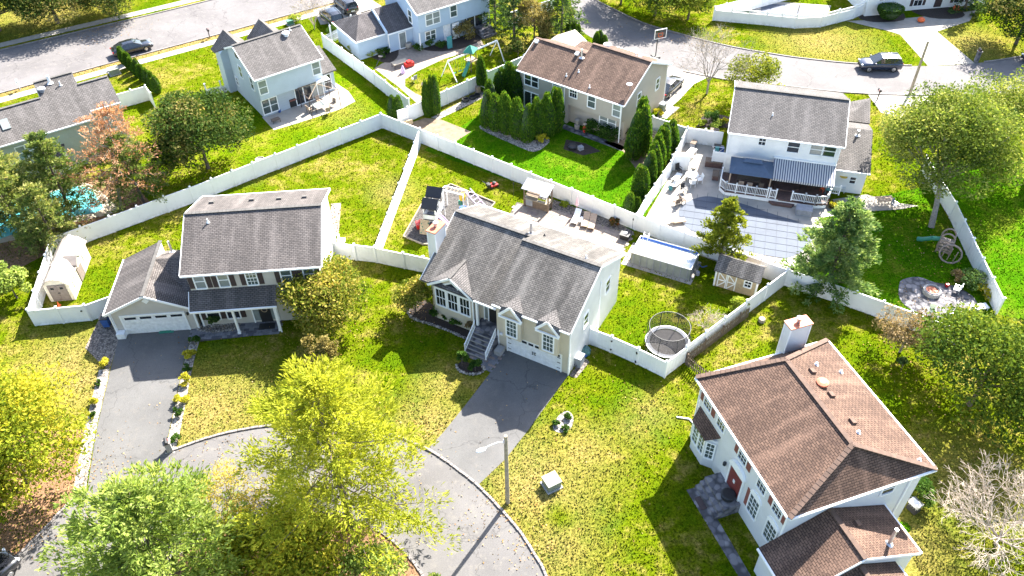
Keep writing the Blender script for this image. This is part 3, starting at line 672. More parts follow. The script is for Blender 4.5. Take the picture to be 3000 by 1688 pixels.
# ================================================================== house kit
ROT = {'F': 0., 'R': math.pi / 2, 'B': math.pi, 'L': -math.pi / 2}
def place(side, plane, a, z):      # point on a wall: F/B planes are v=const, R/L planes are u=const
    return (a, plane, z) if side in 'FB' else (plane, a, z)
_wc = {}
def window(h, side, plane, a, z, w, ht, mun=(0, 0), pane='glassg', shut=None, mull=0, casing=.1, name='window', meet=True):
    key = (round(w, 2), round(ht, 2), mun, mull, casing, meet)
    if key not in _wc:
        fr = MB(); c = casing
        fr.box(-w / 2 - c, -w / 2, -.07, .0, -c, ht + c); fr.box(w / 2, w / 2 + c, -.07, .0, -c, ht + c)
        fr.box(-w / 2, w / 2, -.07, .0, ht, ht + c); fr.box(-w / 2 - c * .2, w / 2 + c * .2, -.10, .0, -c, 0)
        sa = MB()
        for k in range(mull): x = -w / 2 + w * (k + 1) / (mull + 1); sa.box(x - .06, x + .06, -.065, 0, 0, ht)
        if meet: sa.box(-w / 2, w / 2, -.05, -.005, ht / 2 - .035, ht / 2 + .035)
        for k in range(mun[0]): x = -w / 2 + w * (k + 1) / (mun[0] + 1); sa.box(x - .018, x + .018, -.042, -.004, 0, ht)
        for k in range(mun[1]): zz = ht * (k + 1) / (mun[1] + 1); sa.box(-w / 2, w / 2, -.042, -.004, zz - .018, zz + .018)
        _wc[key] = (fr.mesh('window', M['trim']), sa.mesh('sash', M['trim']) if sa.f else None, {})
    fm, sm, pm = _wc[key]
    if pane not in pm: pm[pane] = MB().box(-w / 2, w / 2, -.025, -.002, 0, ht).mesh('pane', M[pane])
    o = inst(name, fm, h, place(side, plane, a, z), (0, 0, ROT[side]))
    inst('pane', pm[pane], o)
    if sm: inst('sash', sm, o)
    if shut:
        key2 = ('s', round(ht, 2), shut)
        if key2 not in _wc:
            sb = MB(); sb.box(-.2, .2, -.045, 0, 0, ht)
            for k in range(int(ht / .12)): sb.box(-.15, .15, -.058, -.045, .06 + k * .12, .06 + k * .12 + .06)
            _wc[key2] = sb.mesh('shutter', M[shut])
        for sx in (-1, 1):
            d = sx * (w / 2 + casing + .21); aa = a + d * (1 if side in 'FR' else -1)
            inst('shutter', _wc[key2], h, place(side, plane, aa, z), (0, 0, ROT[side]))
    return o
def slider(h, side, plane, a, z, w, ht, pane='glassd'): return window(h, side, plane, a, z, w, ht, (0, 0), pane, None, 1, .1, 'sliding_door', False)
def gable_house_walls(h, u0, u1, prof_vz, m, name='wall'): return MB().prof(prof_vz, 'u', u0, u1).build(name, m, h)
def roof(h, planes, m, t=.16, name='roof'):
    mb = MB()
    for p in planes: mb.slab(p, t)
    return mb.build(name, m, h, fix=False)
def bars(h, name, segs, w, ht, m='trim'):
    mb = MB()
    for a, b in segs: mb.bar(a, b, w, ht)
    return mb.build(name, M[m], h)
def gutter(h, *segs): return [bars(h, 'gutter', [g], .13, .14) for g in segs]
def rake(h, *segs): return [bars(h, 'rake_board', [g], .05, .2) for g in segs]
def caps(h, a, b, m='capg', w=.3, step=.3, name='ridge_cap', each=False, roofo=None):
    a = Vector(a); b = Vector(b); d = b - a; n = int(d.length / step); rz = math.atan2(d.y, d.x); ty = -math.asin(d.z / d.length)
    def one(mb, p): mb.cbox(p, (step * 1.05, w, .05), rz, ('Y', ty))
    if each:
        me = MB().cbox((0, 0, 0), (step * 1.12, w, .07)).mesh(name, M[m], bev=.012)
        for i in range(n):
            p = a + d * ((i + .5) / n); inst(name, me, roofo or h, p, (0, ty + .06, rz))
    else:
        mb = MB(); [one(mb, a + d * ((i + .5) / n)) for i in range(n)]; mb.build(name, M[m], h)
def vent_pipe(h, u, v, z, ht=.45, r=.06, m='white', name='vent_pipe'):
    mb = MB(); mb.cyl((u, v, z - .3), (u, v, z + ht), r, r, 8); mb.lathe([(r * 2.6, -.02), (r * 1.1, .1)], (u, v, z), 8); return mb.build(name, M[m], h)
def box_vent(h, u, v, z, slope, m='capg', rz=0):
    mb = MB(); mb.cbox((u, v, z + .08), (.4, .4, .2), rz, ('X', slope)); return mb.build('roof_vent', M[m], h)
def turbine(h, u, v, z, m='white'):
    return MB().lathe([(.26, -.25), (.26, .08), (.42, .1), (.4, .22), (.2, .3)], (u, v, z), 14).build('attic_fan', M[m], h)
def downspout(h, u, v, z0, z1): return MB().box(u - .05, u + .05, v - .05, v + .05, z0, z1).build('downspout', M['trim'], h)
def cornertrim(h, us_vs, z1):
    mb = MB()
    for u, v in us_vs: mb.box(u - .07, u + .07, v - .07, v + .07, 0.05, z1)
    return mb.build('corner_board', M['trim'], h)
def chimney(h, u0, u1, v0, v1, z1, m, capm='terra'):
    c = MB().box(u0, u1, v0, v1, 0, z1).build('chimney', M[m], h)
    MB().box(u0 - .09, u1 + .09, v0 - .09, v1 + .09, z1, z1 + .09).build('chimney_cap', M[capm], c)
    MB().lathe([(.13, 0), (.13, .28), (.21, .30), (.21, .42), (.08, .46)], ((u0 + u1) / 2 - .02, (v0 + v1) / 2, z1 + .09), 12).build('flue', M['steel'], c)
    tr = MB()
    for u in (u0, u1):
        for v in (v0, v1): tr.box(u - .04, u + .04, v - .04, v + .04, 0, z1)
    tr.build('corner_trim', M['trim'], c); return c
def W2(h, u, v):   # house local -> world
    a = h.rotation_euler[2]; return (h.location.x + u * math.cos(a) - v * math.sin(a), h.location.y + u * math.sin(a) + v * math.cos(a))
# ------------------------------------------------------------------ house A: greige colonial, left of centre
A = thing('house', 'greige two-storey house with dark shutters, front porch and attached garage', 'house', (-20.77, 53.62), R(4.65))
ze, zr = 6.0, 8.1; e = .48 * .0
gable_house_walls(A, -5.13, 5.13, [(-4.78, 0), (4.78, 0), (4.78, 5.95), (0, 7.93), (-4.78, 5.95)], M['side_a'])
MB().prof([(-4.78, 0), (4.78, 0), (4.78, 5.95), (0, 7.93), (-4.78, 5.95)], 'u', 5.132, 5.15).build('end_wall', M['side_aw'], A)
ra = roof(A, [[(-5.45, -5.08, 5.98), (5.45, -5.08, 5.98), (5.45, 0, 8.1), (-5.45, 0, 8.1)], [(5.45, 5.08, 5.98), (-5.45, 5.08, 5.98), (-5.45, 0, 8.1), (5.45, 0, 8.1)]], M['roof_a'])
caps(A, (-5.45, 0, 8.13), (5.45, 0, 8.13))
gutter(A, ((-5.45, -5.13, 5.88), (5.45, -5.13, 5.88)), ((-5.45, 5.13, 5.88), (5.45, 5.13, 5.88)))
rake(A, ((-5.47, -5.1, 5.9), (-5.47, 0, 8.02)), ((-5.47, 5.1, 5.9), (-5.47, 0, 8.02)), ((5.47, -5.1, 5.9), (5.47, 0, 8.02)), ((5.47, 5.1, 5.9), (5.47, 0, 8.02)))
for c_, p_ in ((-4.22, 'glassb'), (-2.38, 'glassb'), (2.52, 'glassg'), (4.3, 'glassg')): window(A, 'F', -4.78, c_, 4.28, .74, 1.4, (0, 0), p_, 'shutter')
window(A, 'F', -4.78, -.19, 4.28, .76, 1.4, (2, 3), 'glassg', 'shutter')
# porch
roof(A, [[(-5.3, -6.12, 3.05), (1.52, -6.12, 3.05), (1.52, -4.79, 4.1), (-5.3, -4.79, 4.1)]], M['roof_a'], .14, 'porch_roof')
MB().prof([(-4.79, 3.3), (-6.0, 2.85), (-6.0, 3.0), (-4.79, 3.95)], 'u', -5.2, 1.42).build('porch_gable', M['side_a'], A)
gutter(A, ((-5.3, -6.17, 2.95), (1.52, -6.17, 2.95))); rake(A, ((-5.32, -6.12, 2.97), (-5.32, -4.85, 4.0)))
for pu in (-2.1, 1.2):
    MB().box(pu - .09, pu + .09, -5.99, -5.81, 0, 2.86).box(pu - .13, pu + .13, -6.03, -5.77, 0, .18).box(pu - .13, pu + .13, -6.03, -5.77, 2.7, 2.86).build('porch_post', M['trim'], A)
window(A, 'F', -4.78, -4.1, .75, .95, 1.5, (0, 0), 'glassd', 'shutter'); window(A, 'F', -4.78, -2.5, .75, .95, 1.5, (0, 0), 'glassd', 'shutter')
dr = MB().box(-.42, .52, -4.84, -4.79, .05, 2.1).build('front_door', M['black'], A)
MB().box(-.9, -.42, -4.83, -4.79, .3, 2.1).build('sidelight', M['glassb'], dr); MB().box(.52, 1.0, -4.83, -4.79, .3, 2.1).build('sidelight', M['glassb'], dr); MB().box(-1.0, 1.1, -4.86, -4.79, 2.1, 2.22).box(-1.0, -.9, -4.86, -4.79, 0, 2.1).box(1.0, 1.1, -4.86, -4.79, 0, 2.1).build('door_frame', M['trim'], dr)
mb = MB()
for i in range(16):
    t = 2 * math.pi * i / 16; t2 = 2 * math.pi * (i + 1) / 16; mb.cyl((.05 + .22 * math.cos(t), -4.87, 1.45 + .22 * math.sin(t)), (.05 + .22 * math.cos(t2), -4.87, 1.45 + .22 * math.sin(t2)), .035, n=5)
mb.build('wreath', M['tanfab'], dr)
MB().box(-.6, .7, -5.7, -5.0, .045, .06).build('door_mat', M['black'], A)
# garage wing
gw = [(-11.98, 0), (-11.98, 2.45), (-8.8, 4.08), (-5.5, 2.4), (-5.5, 0)]
MB().prof(gw, 'v', -5.02, -.9).build('garage_wall', M['side_a'], A)
MB().prism([(-11.98, -.9), (-8.8, -.9), (-8.8, 1.3), (-11.98, 1.3)], 0, 2.45).prof([(-11.98, 2.45), (-8.82, 4.05), (-8.82, 2.45)], 'v', -.9, 1.3).build('garage_rear_wall', M['side_aw'], A)
MB().box(-8.8, -5.14, -.9, 1.3, 0, 2.9).build('link_wall', M['side_a'], A)
G4 = 4.25
roof(A, [[(-12.35, -5.25, 2.5), (-8.8, -5.25, G4), (-8.8, 1.55, G4), (-12.35, 1.55, 2.5)], [(-8.8, -5.25, G4), (-5.45, -5.25, 2.6), (-5.45, -4.15, 2.6), (-8.8, -.8, G4)],
         [(-8.8, -.8, G4), (-5.45, -4.15, 2.6), (-5.15, -4.4, 2.48), (-5.15, -.8, G4)], [(-8.8, -.8, G4), (-5.15, -.8, G4), (-5.15, 1.6, 3.1), (-8.8, 1.6, 3.1)]], M['roof_a'], .14, 'garage_roof')
MB().prof([(-.8, G4 - .02), (1.55, G4 - .02), (1.55, 3.12)], 'u', -8.84, -8.78).build('gable_infill', M['trim'], A)
caps(A, (-8.8, -5.25, G4 + .03), (-8.8, 1.55, G4 + .03))
rake(A, ((-12.35, -5.28, 2.42), (-8.8, -5.28, G4 - .08)), ((-5.45, -5.28, 2.52), (-8.8, -5.28, G4 - .08))); gutter(A, ((-12.4, -5.25, 2.42), (-12.4, 1.55, 2.42)))
gd = MB().box(-11.22, -6.3, -5.06, -5.03, .03, 1.98)
gdo = gd.build('garage_door', M['doorw'], A); pn = MB()
for r_ in range(3):
    for c_ in range(8): pn.box(-11.1 + c_ * .61, -10.62 + c_ * .61, -5.075, -5.06, .1 + r_ * .5, .48 + r_ * .5)
pn.build('door_panel', M['doorw'], gdo)
for c_ in range(4): MB().box(-11.0 + c_ * 1.22, -10.1 + c_ * 1.22, -5.07, -5.055, 1.62, 1.86).build('door_light', M['glassd'], gdo)
MB().box(-11.34, -11.22, -5.09, -5.03, 0, 2.12).box(-6.3, -6.18, -5.09, -5.03, 0, 2.12).box(-11.22, -6.3, -5.09, -5.03, 1.98, 2.12).build('door_casing', M['trim'], gdo)
MB().cbox((-8.8, -5.05, 3.55), (.42, .06, .42), 0, ('Y', R(45))).build('louvre_vent', M['trim'], A)
MB().lathe([(.05, 0), (.1, .05), (.1, .25), (.03, .32)], (-5.95, -5.12, 1.75), 8).build('wall_lamp', M['black'], A)
cornertrim(A, [(-11.96, -5.0), (-5.52, -5.0), (-5.13, -4.78)], 2.4)
downspout(A, -12.0, -5.13, 0, 2.4); downspout(A, 1.34, -6.1, 0, 2.9)
vent_pipe(A, -7.95, 1.0, 3.45, 1.15, .1, 'steel', 'flue'); vent_pipe(A, -3.52, -.87, 7.75, .35)
for u_, v_ in ((-4.0, 2.7), (-.7, 2.7), (1.6, 2.5), (3.7, 2.5)): box_vent(A, u_, v_, 8.1 - .417 * v_, -R(22))
MB().box(-11.95, -11.3, -5.6, -5.06, 0, .55).build('utility_chest', M['white'], A)
# ------------------------------------------------------------------ house C: tan split-level in the middle
C = thing('house', 'cream split-level house with wide stair, two dormers and double garage in the centre', 'house', (1.05, 49.62), R(-29.5))
SL = .507
MB().prof([(-4.55, 0), (4.65, 0), (4.65, 5.25), (-.1, 7.68), (-4.72, 5.25), (-4.72, 2.15), (-4.55, 2.15)], 'u', .05, 6.28).build('wall', M['side_c'], C)
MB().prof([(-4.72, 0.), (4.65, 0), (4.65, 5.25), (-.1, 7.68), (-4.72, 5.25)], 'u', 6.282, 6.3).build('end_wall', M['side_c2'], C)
MB().prof([(-3.45, 0), (4.4, 0), (4.4, 5.2), (1.35, 6.92), (-3.45, 4.45)], 'u', -6.85, .05).build('living_wall', M['side_c'], C)
MB().prof([(-3.45, 3.5), (-4.2, 4.05), (-4.2, 4.12), (1.3, 6.9)], 'u', -.05, .049).build('step_gable', M['side_c'], C)
rc = roof(C, [[(-.12, -5.15, 5.3), (6.55, -5.15, 5.3), (6.55, -.1, 7.86), (-.12, -.1, 7.86)], [(6.55, 4.95, 5.3), (-.12, 4.95, 5.3), (-.12, -.1, 7.86), (6.55, -.1, 7.86)],
          [(-7.12, -4.45, 4.15), (-.12, -4.45, 4.15), (-.12, 1.35, 7.1), (-7.12, 1.35, 7.1)], [(-.12, 4.93, 5.28), (-7.12, 4.93, 5.28), (-7.12, 1.35, 7.1), (-.12, 1.35, 7.1)]], M['roof_c'])
caps(C, (-.12, -.1, 7.89), (6.55, -.1, 7.89)); caps(C, (-7.12, 1.35, 7.13), (-.12, 1.35, 7.13))
gutter(C, ((-2.1, -4.5, 4.05), (-.12, -4.5, 4.05)), ((6.55, 5.0, 5.2), (-7.12, 5.0, 5.2)), ((-.05, -5.2, 5.2), (.75, -5.2, 5.2)), ((2.55, -5.2, 5.2), (3.9, -5.2, 5.2)), ((5.65, -5.2, 5.2), (6.5, -5.2, 5.2)))
rake(C, ((6.57, -5.15, 5.2), (6.57, -.1, 7.76)), ((6.57, 4.95, 5.2), (6.57, -.1, 7.76)), ((-7.14, -4.45, 4.05), (-7.14, 1.35, 7.)), ((-7.14, 4.9, 5.2), (-7.14, 1.35, 7.)))
# projecting living-room gable with tall windows
bu0, bu1, bf = -6.2, -2.45, -4.15; bm = (bu0 + bu1) / 2
MB().prof([(bu0, 0), (bu1, 0), (bu1, 3.95), (bm, 5.2), (bu0, 3.95)], 'v', bf, -3.0).build('bay_wall', M['side_c'], C)
roof(C, [[(bu0 - .28, bf - .28, 3.92), (bm, bf - .28, 5.42), (bm, -1.9, 5.42), (bu0 - .28, -4.4, 4.1)], [(bm, bf - .28, 5.42), (bu1 + .28, bf - .28, 3.92), (bu1 + .28, -4.4, 4.1), (bm, -1.9, 5.42)]], M['roof_e'], .12, 'bay_roof')
caps(C, (bm, bf - .28, 5.44), (bm, -2.0, 5.44), w=.24)
rake(C, ((bu0 - .28, bf - .3, 3.84), (bm, bf - .3, 5.34)), ((bu1 + .28, bf - .3, 3.84), (bm, bf - .3, 5.34)))
for k, dx in enumerate((-1.13, 0, 1.13)):
    window(C, 'F', bf, bm + dx, 1.75, .86, 1.75, (2, 0), 'glassd', casing=.12)
tw = MB()
tw.add([(bm - 1.55, bf - .02, 3.7), (bm - .72, bf - .02, 3.7), (bm - .72, bf - .02, 4.2)], [(0, 1, 2)]); tw.add([(bm + 1.55, bf - .02, 3.7), (bm + .72, bf - .02, 3.7), (bm + .72, bf - .02, 4.2)], [(0, 2, 1)])
tw.add([(bm - .45, bf - .02, 3.7), (bm + .45, bf - .02, 3.7), (bm + .45, bf - .02, 4.35), (bm, bf - .02, 4.6), (bm - .45, bf - .02, 4.35)], [(0, 1, 2, 3, 4)]); tw.build('transom_pane', M['glassd'], C)
bars(C, 'transom_frame', [((bm - 1.65, bf - .03, 3.63), (bm, bf - .03, 4.75)), ((bm + 1.65, bf - .03, 3.63), (bm, bf - .03, 4.75)), ((bm - 1.65, bf - .03, 3.62), (bm + 1.65, bf - .03, 3.62)), ((bm - .58, bf - .03, 3.6), (bm - .58, bf - .03, 4.35)), ((bm + .58, bf - .03, 3.6), (bm + .58, bf - .03, 4.35))], .06, .14)
# hanging dormers over the garage
for dc in (1.65, 4.78):
    MB().prof([(dc - .78, 2.3), (dc + .78, 2.3), (dc + .78, 4.75), (dc, 5.6), (dc - .78, 4.75)], 'v', -5.2, -4.72).build('dormer_wall', M['side_c'], C)
    roof(C, [[(dc - .98, -5.42, 4.78), (dc, -5.42, 5.88), (dc, -3.95, 5.92), (dc - .98, -5.12, 5.33)], [(dc, -5.42, 5.88), (dc + .98, -5.42, 4.78), (dc + .98, -5.12, 5.33), (dc, -3.95, 5.92)]], M['roof_e'], .1, 'dormer_roof')
    rake(C, ((dc - .98, -5.44, 4.72), (dc, -5.44, 5.82)), ((dc + .98, -5.44, 4.72), (dc, -5.44, 5.82)))
    gutter(C, ((dc - .98, -5.45, 4.62), (dc + .98, -5.45, 4.62)))
    window(C, 'F', -5.2, dc, 2.62, .82, 1.75, (2, 3), 'glassg', casing=.11)
gdo = MB().box(.95, 5.6, -4.6, -4.56, .02, 2.0).build('garage_door', M['doorw'], C); pn = MB()
for r_ in range(3):
    for c_ in range(8): pn.box(1.03 + c_ * .575, 1.52 + c_ * .575, -4.615, -4.6, .08 + r_ * .48, .48 + r_ * .48)
pn.build('door_panel', M['doorw'], gdo)
dl = MB()
for c_ in range(8): dl.box(1.06 + c_ * .575, 1.48 + c_ * .575, -4.615, -4.597, 1.62, 1.86)
dl.build('door_light', M['glassd'], gdo)
for x_ in (3.2, 3.35): MB().box(x_ - .025, x_ + .025, -4.66, -4.6, .75, 1.05).cbox((x_ + (.05 if x_ > 3.3 else -.05), -4.64, 1.02), (.1, .05, .05)).cbox((x_ + (.05 if x_ > 3.3 else -.05), -4.64, .78), (.1, .05, .05)).build('door_handle', M['black'], gdo)
for x_ in (1.1, 5.45):
    for z_ in (.35, .95, 1.5): MB().box(x_ - .16, x_ + .16, -4.63, -4.6, z_, z_ + .05).build('strap_hinge', M['black'], gdo)
MB().box(.85, .95, -4.66, -4.56, 0, 2.1).box(5.6, 5.7, -4.66, -4.56, 0, 2.1).box(.95, 5.6, -4.66, -4.56, 2.0, 2.1).build('door_casing', M['trim'], gdo)
# entry, landing and stairs
dr = MB().box(-1.35, -.45, -3.52, -3.46, 1.3, 3.35).build('front_door', M['black'], C)
MB().box(-1.75, -1.45, -3.51, -3.46, 1.5, 3.35).build('sidelight', M['glassb'], dr); MB().box(-.35, -.1, -3.51, -3.46, 1.5, 3.35).build('sidelight', M['glassb'], dr); MB().box(-1.85, -1.75, -3.55, -3.46, 1.3, 3.45).box(-1.45, -1.35, -3.55, -3.46, 1.3, 3.45).box(-.45, -.35, -3.55, -3.46, 1.3, 3.45).box(-1.85, -.05, -3.55, -3.46, 3.35, 3.47).build('door_frame', M['trim'], dr)
MB().box(-2.05, -1.87, -4.42, -4.24, 1.3, 4.0).build('entry_post', M['trim'], C)
st = MB().box(-2.1, .04, -4.85, -3.46, 0, 1.3)
for k in range(6): st.box(-2.0, .0, -4.85 - .27 * (k + 1), -4.85 - .27 * k, 0, 1.3 - .19 * (k + 1))
sto = st.build('stair', M['cobble'], C); nz = MB()
for k in range(6): nz.box(-2.03, .03, -4.86 - .27 * (k + 1), -4.78 - .27 * (k + 1), 1.3 - .19 * (k + 1), 1.34 - .19 * (k + 1))
nz.build('stair_nosing', M['concrete'], sto)
for su in (-1.95, -.05):
    rl = MB().bar((su, -4.75, 2.2), (su, -6.4, 1.02), .05, .06).bar((su, -4.75, 1.5), (su, -6.4, .32), .04, .04)
    for k in range(12): v_ = -4.8 - k * .145; b_ = 2.15 - (k * .145) * .715; rl.box(su - .015, su + .015, v_ - .015, v_ + .015, b_ - .75, b_)
    rl.box(su - .04, su + .04, -6.46, -6.38, 0, 1.1); rl.build('handrail', M['trim'], sto)
MB().box(.15, .75, -5.5, -4.75, 0, .5).build('stone_block', M['found'], C)
chimney(C, -7.62, -6.9, -2.2, -.75, 7.3, 'side_c2')
for v_, z_ in ((-1.9, 3.05), (2.15, 3.3)): window(C, 'R', 6.3, v_, z_, .75, 1.25, (0, 0), 'glassd')
downspout(C, 6.3, -4.62, 0, 5.1); downspout(C, 6.36, .6, .1, 5.6); downspout(C, -2.35, -4.3, 0, 3.9)
vent_pipe(C, -.5, 2.0, 6.75, 1.1, .12, 'steel', 'flue'); vent_pipe(C, 5.0, .55, 7.5, .3); vent_pipe(C, .5, 2.4, 6.6, .25, .05, 'dark')
MB().box(.3, .55, -4.78, -4.6, 1.7, 1.85).build('wall_lamp', M['white'], C)
cornertrim(C, [(6.27, -4.53), (.07, -4.53)], 2.2)
# ------------------------------------------------------------------ house D: hip roof, lower right
D = thing('house', 'white house with brown hip roof, red-brown shutters and arched windows at lower right', 'house', (19.02, 32.99), R(-71.75))
MB().prism([(-5.3, -4.78), (5.35, -4.78), (5.35, 4.78), (-5.3, 4.78)], 0, 6.12).build('wall', M['side_d'], D)
Z0, Z1 = 6.2, 8.3; a0, a1, b0, b1 = -5.69, 5.69, -5.15, 5.15; h0, h1 = -3.6, 3.6
ro = roof(D, [[(a0, b0, Z0), (a1, b0, Z0), (h1, 0, Z1), (h0, 0, Z1)], [(a1, b1, Z0), (a0, b1, Z0), (h0, 0, Z1), (h1, 0, Z1)], [(a1, b0, Z0), (a1, b1, Z0), (h1, 0, Z1)], [(a0, b1, Z0), (a0, b0, Z0), (h0, 0, Z1)]], M['roof_d'], .12)
caps(D, (h0, 0, Z1 + .03), (h1, 0, Z1 + .03), 'capb')
for p in ((a1, b0), (a1, b1)): caps(D, (p[0], p[1], Z0 + .06), (h1, 0, Z1 + .06), 'capb', .34, .33, 'hip_cap', True, ro)
for p in ((a0, b0), (a0, b1)): caps(D, (p[0], p[1], Z0 + .06), (h0, 0, Z1 + .06), 'capb', .34, .33, 'hip_cap', True, ro)
MB().prism([(a0 + .05, b0 + .05), (a1 - .05, b0 + .05), (a1 - .05, b1 - .05), (a0 + .05, b1 - .05)], 6.02, 6.08).build('soffit', M['trim'], D)
gutter(D, ((a0, b0 - .05, 6.12), (a1, b0 - .05, 6.12)), ((a0, b1 + .05, 6.12), (a1, b1 + .05, 6.12)), ((a1 + .05, b0, 6.12), (a1 + .05, b1, 6.12)), ((a0 - .05, b0, 6.12), (a0 - .05, b1, 6.12)))
for u_, s_ in ((-4.27, 1), (-2.47, 0), (.3, 1), (2.58, 0), (4.36, 1)): window(D, 'F', -4.78, u_, 4.45, .85, 1.3, (2, 3), 'glassd', 'shutter_r' if s_ else None)
def arch_window(u, z, w, ht):
    o = window(D, 'F', -4.78, u, z, w, ht, (2, 3), 'glassg', None); ar = MB(); pts = [(u + (w / 2 + .14) * math.cos(R(a)), z + ht + .1 + (w / 2 + .14) * .72 * math.sin(R(a))) for a in range(0, 181, 12)]
    n = len(pts); ar.add([(x, -4.86, zz) for x, zz in pts] + [(x, -4.78, zz) for x, zz in pts], [tuple(range(n)), tuple(range(2 * n - 1, n - 1, -1))] + [(i, i + n, (i + 1) % n + n, (i + 1) % n) for i in range(n)]); ar.build('window_arch', M['trim'], D); return o
arch_window(2.45, 1.5, .95, 1.75); arch_window(4.45, 1.5, .95, 1.75)
MB().box(1.55, 1.86, -4.83, -4.78, 1.55, 3.3).build('shutter', M['shutter_r'], D)
dr = MB().box(-.45, 1.0, -4.84, -4.79, 1.05, 3.2).build('front_door', M['doorred'], D); MB().box(-.58, -.45, -4.9, -4.79, 1.0, 3.3).build('door_jamb', M['trim'], dr); MB().box(1.0, 1.13, -4.9, -4.79, 1.0, 3.3).build('door_jamb', M['trim'], dr)
ar = MB(); pts = [(.275 + .9 * math.cos(R(a)), 3.28 + .7 * math.sin(R(a))) for a in range(0, 181, 10)]; n = len(pts)
ar.add([(x, -4.98, z) for x, z in pts] + [(x, -4.79, z) for x, z in pts], [tuple(range(n)), tuple(range(2 * n - 1, n - 1, -1))] + [(i, i + n, (i + 1) % n + n, (i + 1) % n) for i in range(n)]); ar.build('door_arch', M['trim'], dr)
MB().box(.1, .3, -4.87, -4.83, 1.9, 2.2).build('door_knocker', M['white'], dr)
st = MB().box(-1.35, 1.35, -6.0, -4.78, 0, .95).box(-1.35, 1.35, -6.3, -6.0, 0, .62).box(-1.35, 1.35, -6.6, -6.3, 0, .3).build('stoop', M['cobble'], D)
MB().lathe([(.05, 0), (.45, .1), (.5, .45), (.42, .5)], (.6, -5.35, .95), 14).build('urn', M['black'], D)
MB().lathe([(.05, 0), (.12, .05), (.12, .3), (.03, .4)], (-1.05, -4.9, 2.2), 8).build('wall_lamp', M['black'], D)
# bay window
bp = [(-4.9, -4.78), (-4.5, -5.35), (-2.9, -5.35), (-2.35, -4.78)]
MB().prism(bp, 0, 3.05).build('bay_wall', M['side_d'], D)
roof(D, [[(-5.05, -4.78, 3.75), (-4.62, -5.55, 3.05), (-2.8, -5.55, 3.05), (-2.2, -4.78, 3.75)]], M['roof_d'], .1, 'bay_roof')
window(D, 'F', -5.35, -4.1, 1.1, .62, 1.6, (1, 3), 'glassg'); window(D, 'F', -5.35, -3.3, 1.1, .62, 1.6, (1, 3), 'glassg')
w_ = window(D, 'F', -5.08, -2.6, 1.1, .5, 1.6, (1, 3), 'glassg'); w_.rotation_euler[2] = math.atan2(.57, .55); w_.location = (-2.6, -5.09, 1.1)
chimney(D, -6.15, -5.42, 1.42, 2.98, 8.85, 'side_d')
for u_, v_ in ((-3.17, 2.24), (-2.5, 3.87), (2.7, 1.17), (5.0, 4.3)): vent_pipe(D, u_, v_, Z1 - .408 * v_, .22, .07)
for u_, v_ in ((-2.5, 1.4), (-.4, 1.4), (1.85, 1.4)): box_vent(D, u_, v_, Z1 - .408 * v_, -R(22), 'capb')
turbine(D, -1.35, 1.35, Z1 - .5, 'terra')
window(D, 'R', 5.36, 2.35, 4.55, .85, .95, (0, 0), 'glassd')
downspout(D, 5.42, 3.9, 0, 6.05); downspout(D, 5.3, -4.85, 0, 6.05); downspout(D, -5.3, -4.85, 0, 6.05)
MB().prof([(-6.0, 0), (2.5, 0), (2.5, 2.95), (-1.85, 4.85), (-6.0, 2.95)], 'u', 5.36, 8.7).build('garage_wall', M['side_d'], D)
MB().prof([(-5.0, 0), (1.0, 0), (1.0, 2.5), (-1.85, 4.0), (-5., 2.3)], 'u', 8.7, 13.5).build('garage_end_wall', M['side_d'], D)
roof(D, [[(5.37, -6.3, 3.0), (8.9, -6.3, 3.0), (8.9, -1.85, 5.05), (5.37, -1.85, 5.05)], [(8.9, 2.75, 3.0), (5.37, 2.75, 3.0), (5.37, -1.85, 5.05), (8.9, -1.85, 5.05)],
         [(8.7, -5.3, 2.5), (13.7, -5.3, 2.5), (13.7, -1.85, 4.15), (8.7, -1.85, 4.15)], [(13.7, 1.2, 2.6), (8.7, 1.2, 2.6), (8.7, -1.85, 4.15), (13.7, -1.85, 4.15)]], M['roof_d'], .13, 'garage_roof')
caps(D, (5.4, -1.85, 5.08), (8.9, -1.85, 5.08), 'capb'); caps(D, (8.9, -1.85, 4.18), (13.6, -1.85, 4.18), 'capb')
gutter(D, ((5.37, -6.35, 2.92), (8.9, -6.35, 2.92)), ((5.37, 2.8, 2.92), (8.9, 2.8, 2.92)), ((8.95, 1.25, 2.5), (13.7, 1.25, 2.5))); rake(D, ((8.92, -6.3, 2.92), (8.92, -1.85, 4.97)), ((8.92, 2.75, 2.92), (8.92, -1.85, 4.97)))
vent_pipe(D, 8.1, .7, 3.95, 1.6, .11, 'steel', 'flue'); box_vent(D, 6.6, -.6, 4.5, -R(24), 'capb')
MB().box(5.7, 6.6, -6.06, -6.0, 2.1, 2.25).build('wall_lamp', M['black'], D)
sheet('front_walk', [W2(D, -1.35, -7.25), W2(D, -1.3, -6.35), W2(D, 8, -6.35), W2(D, 8, -7.05)], .014, M['cobble'])
prop(MB().cbox((*W2(D, -.1, -6.72), .03), (1.0, .65, .03), R(-71.75)).build('door_mat', M['shutter']), 'dark door mat on the stone walk before the red door', 'mat')
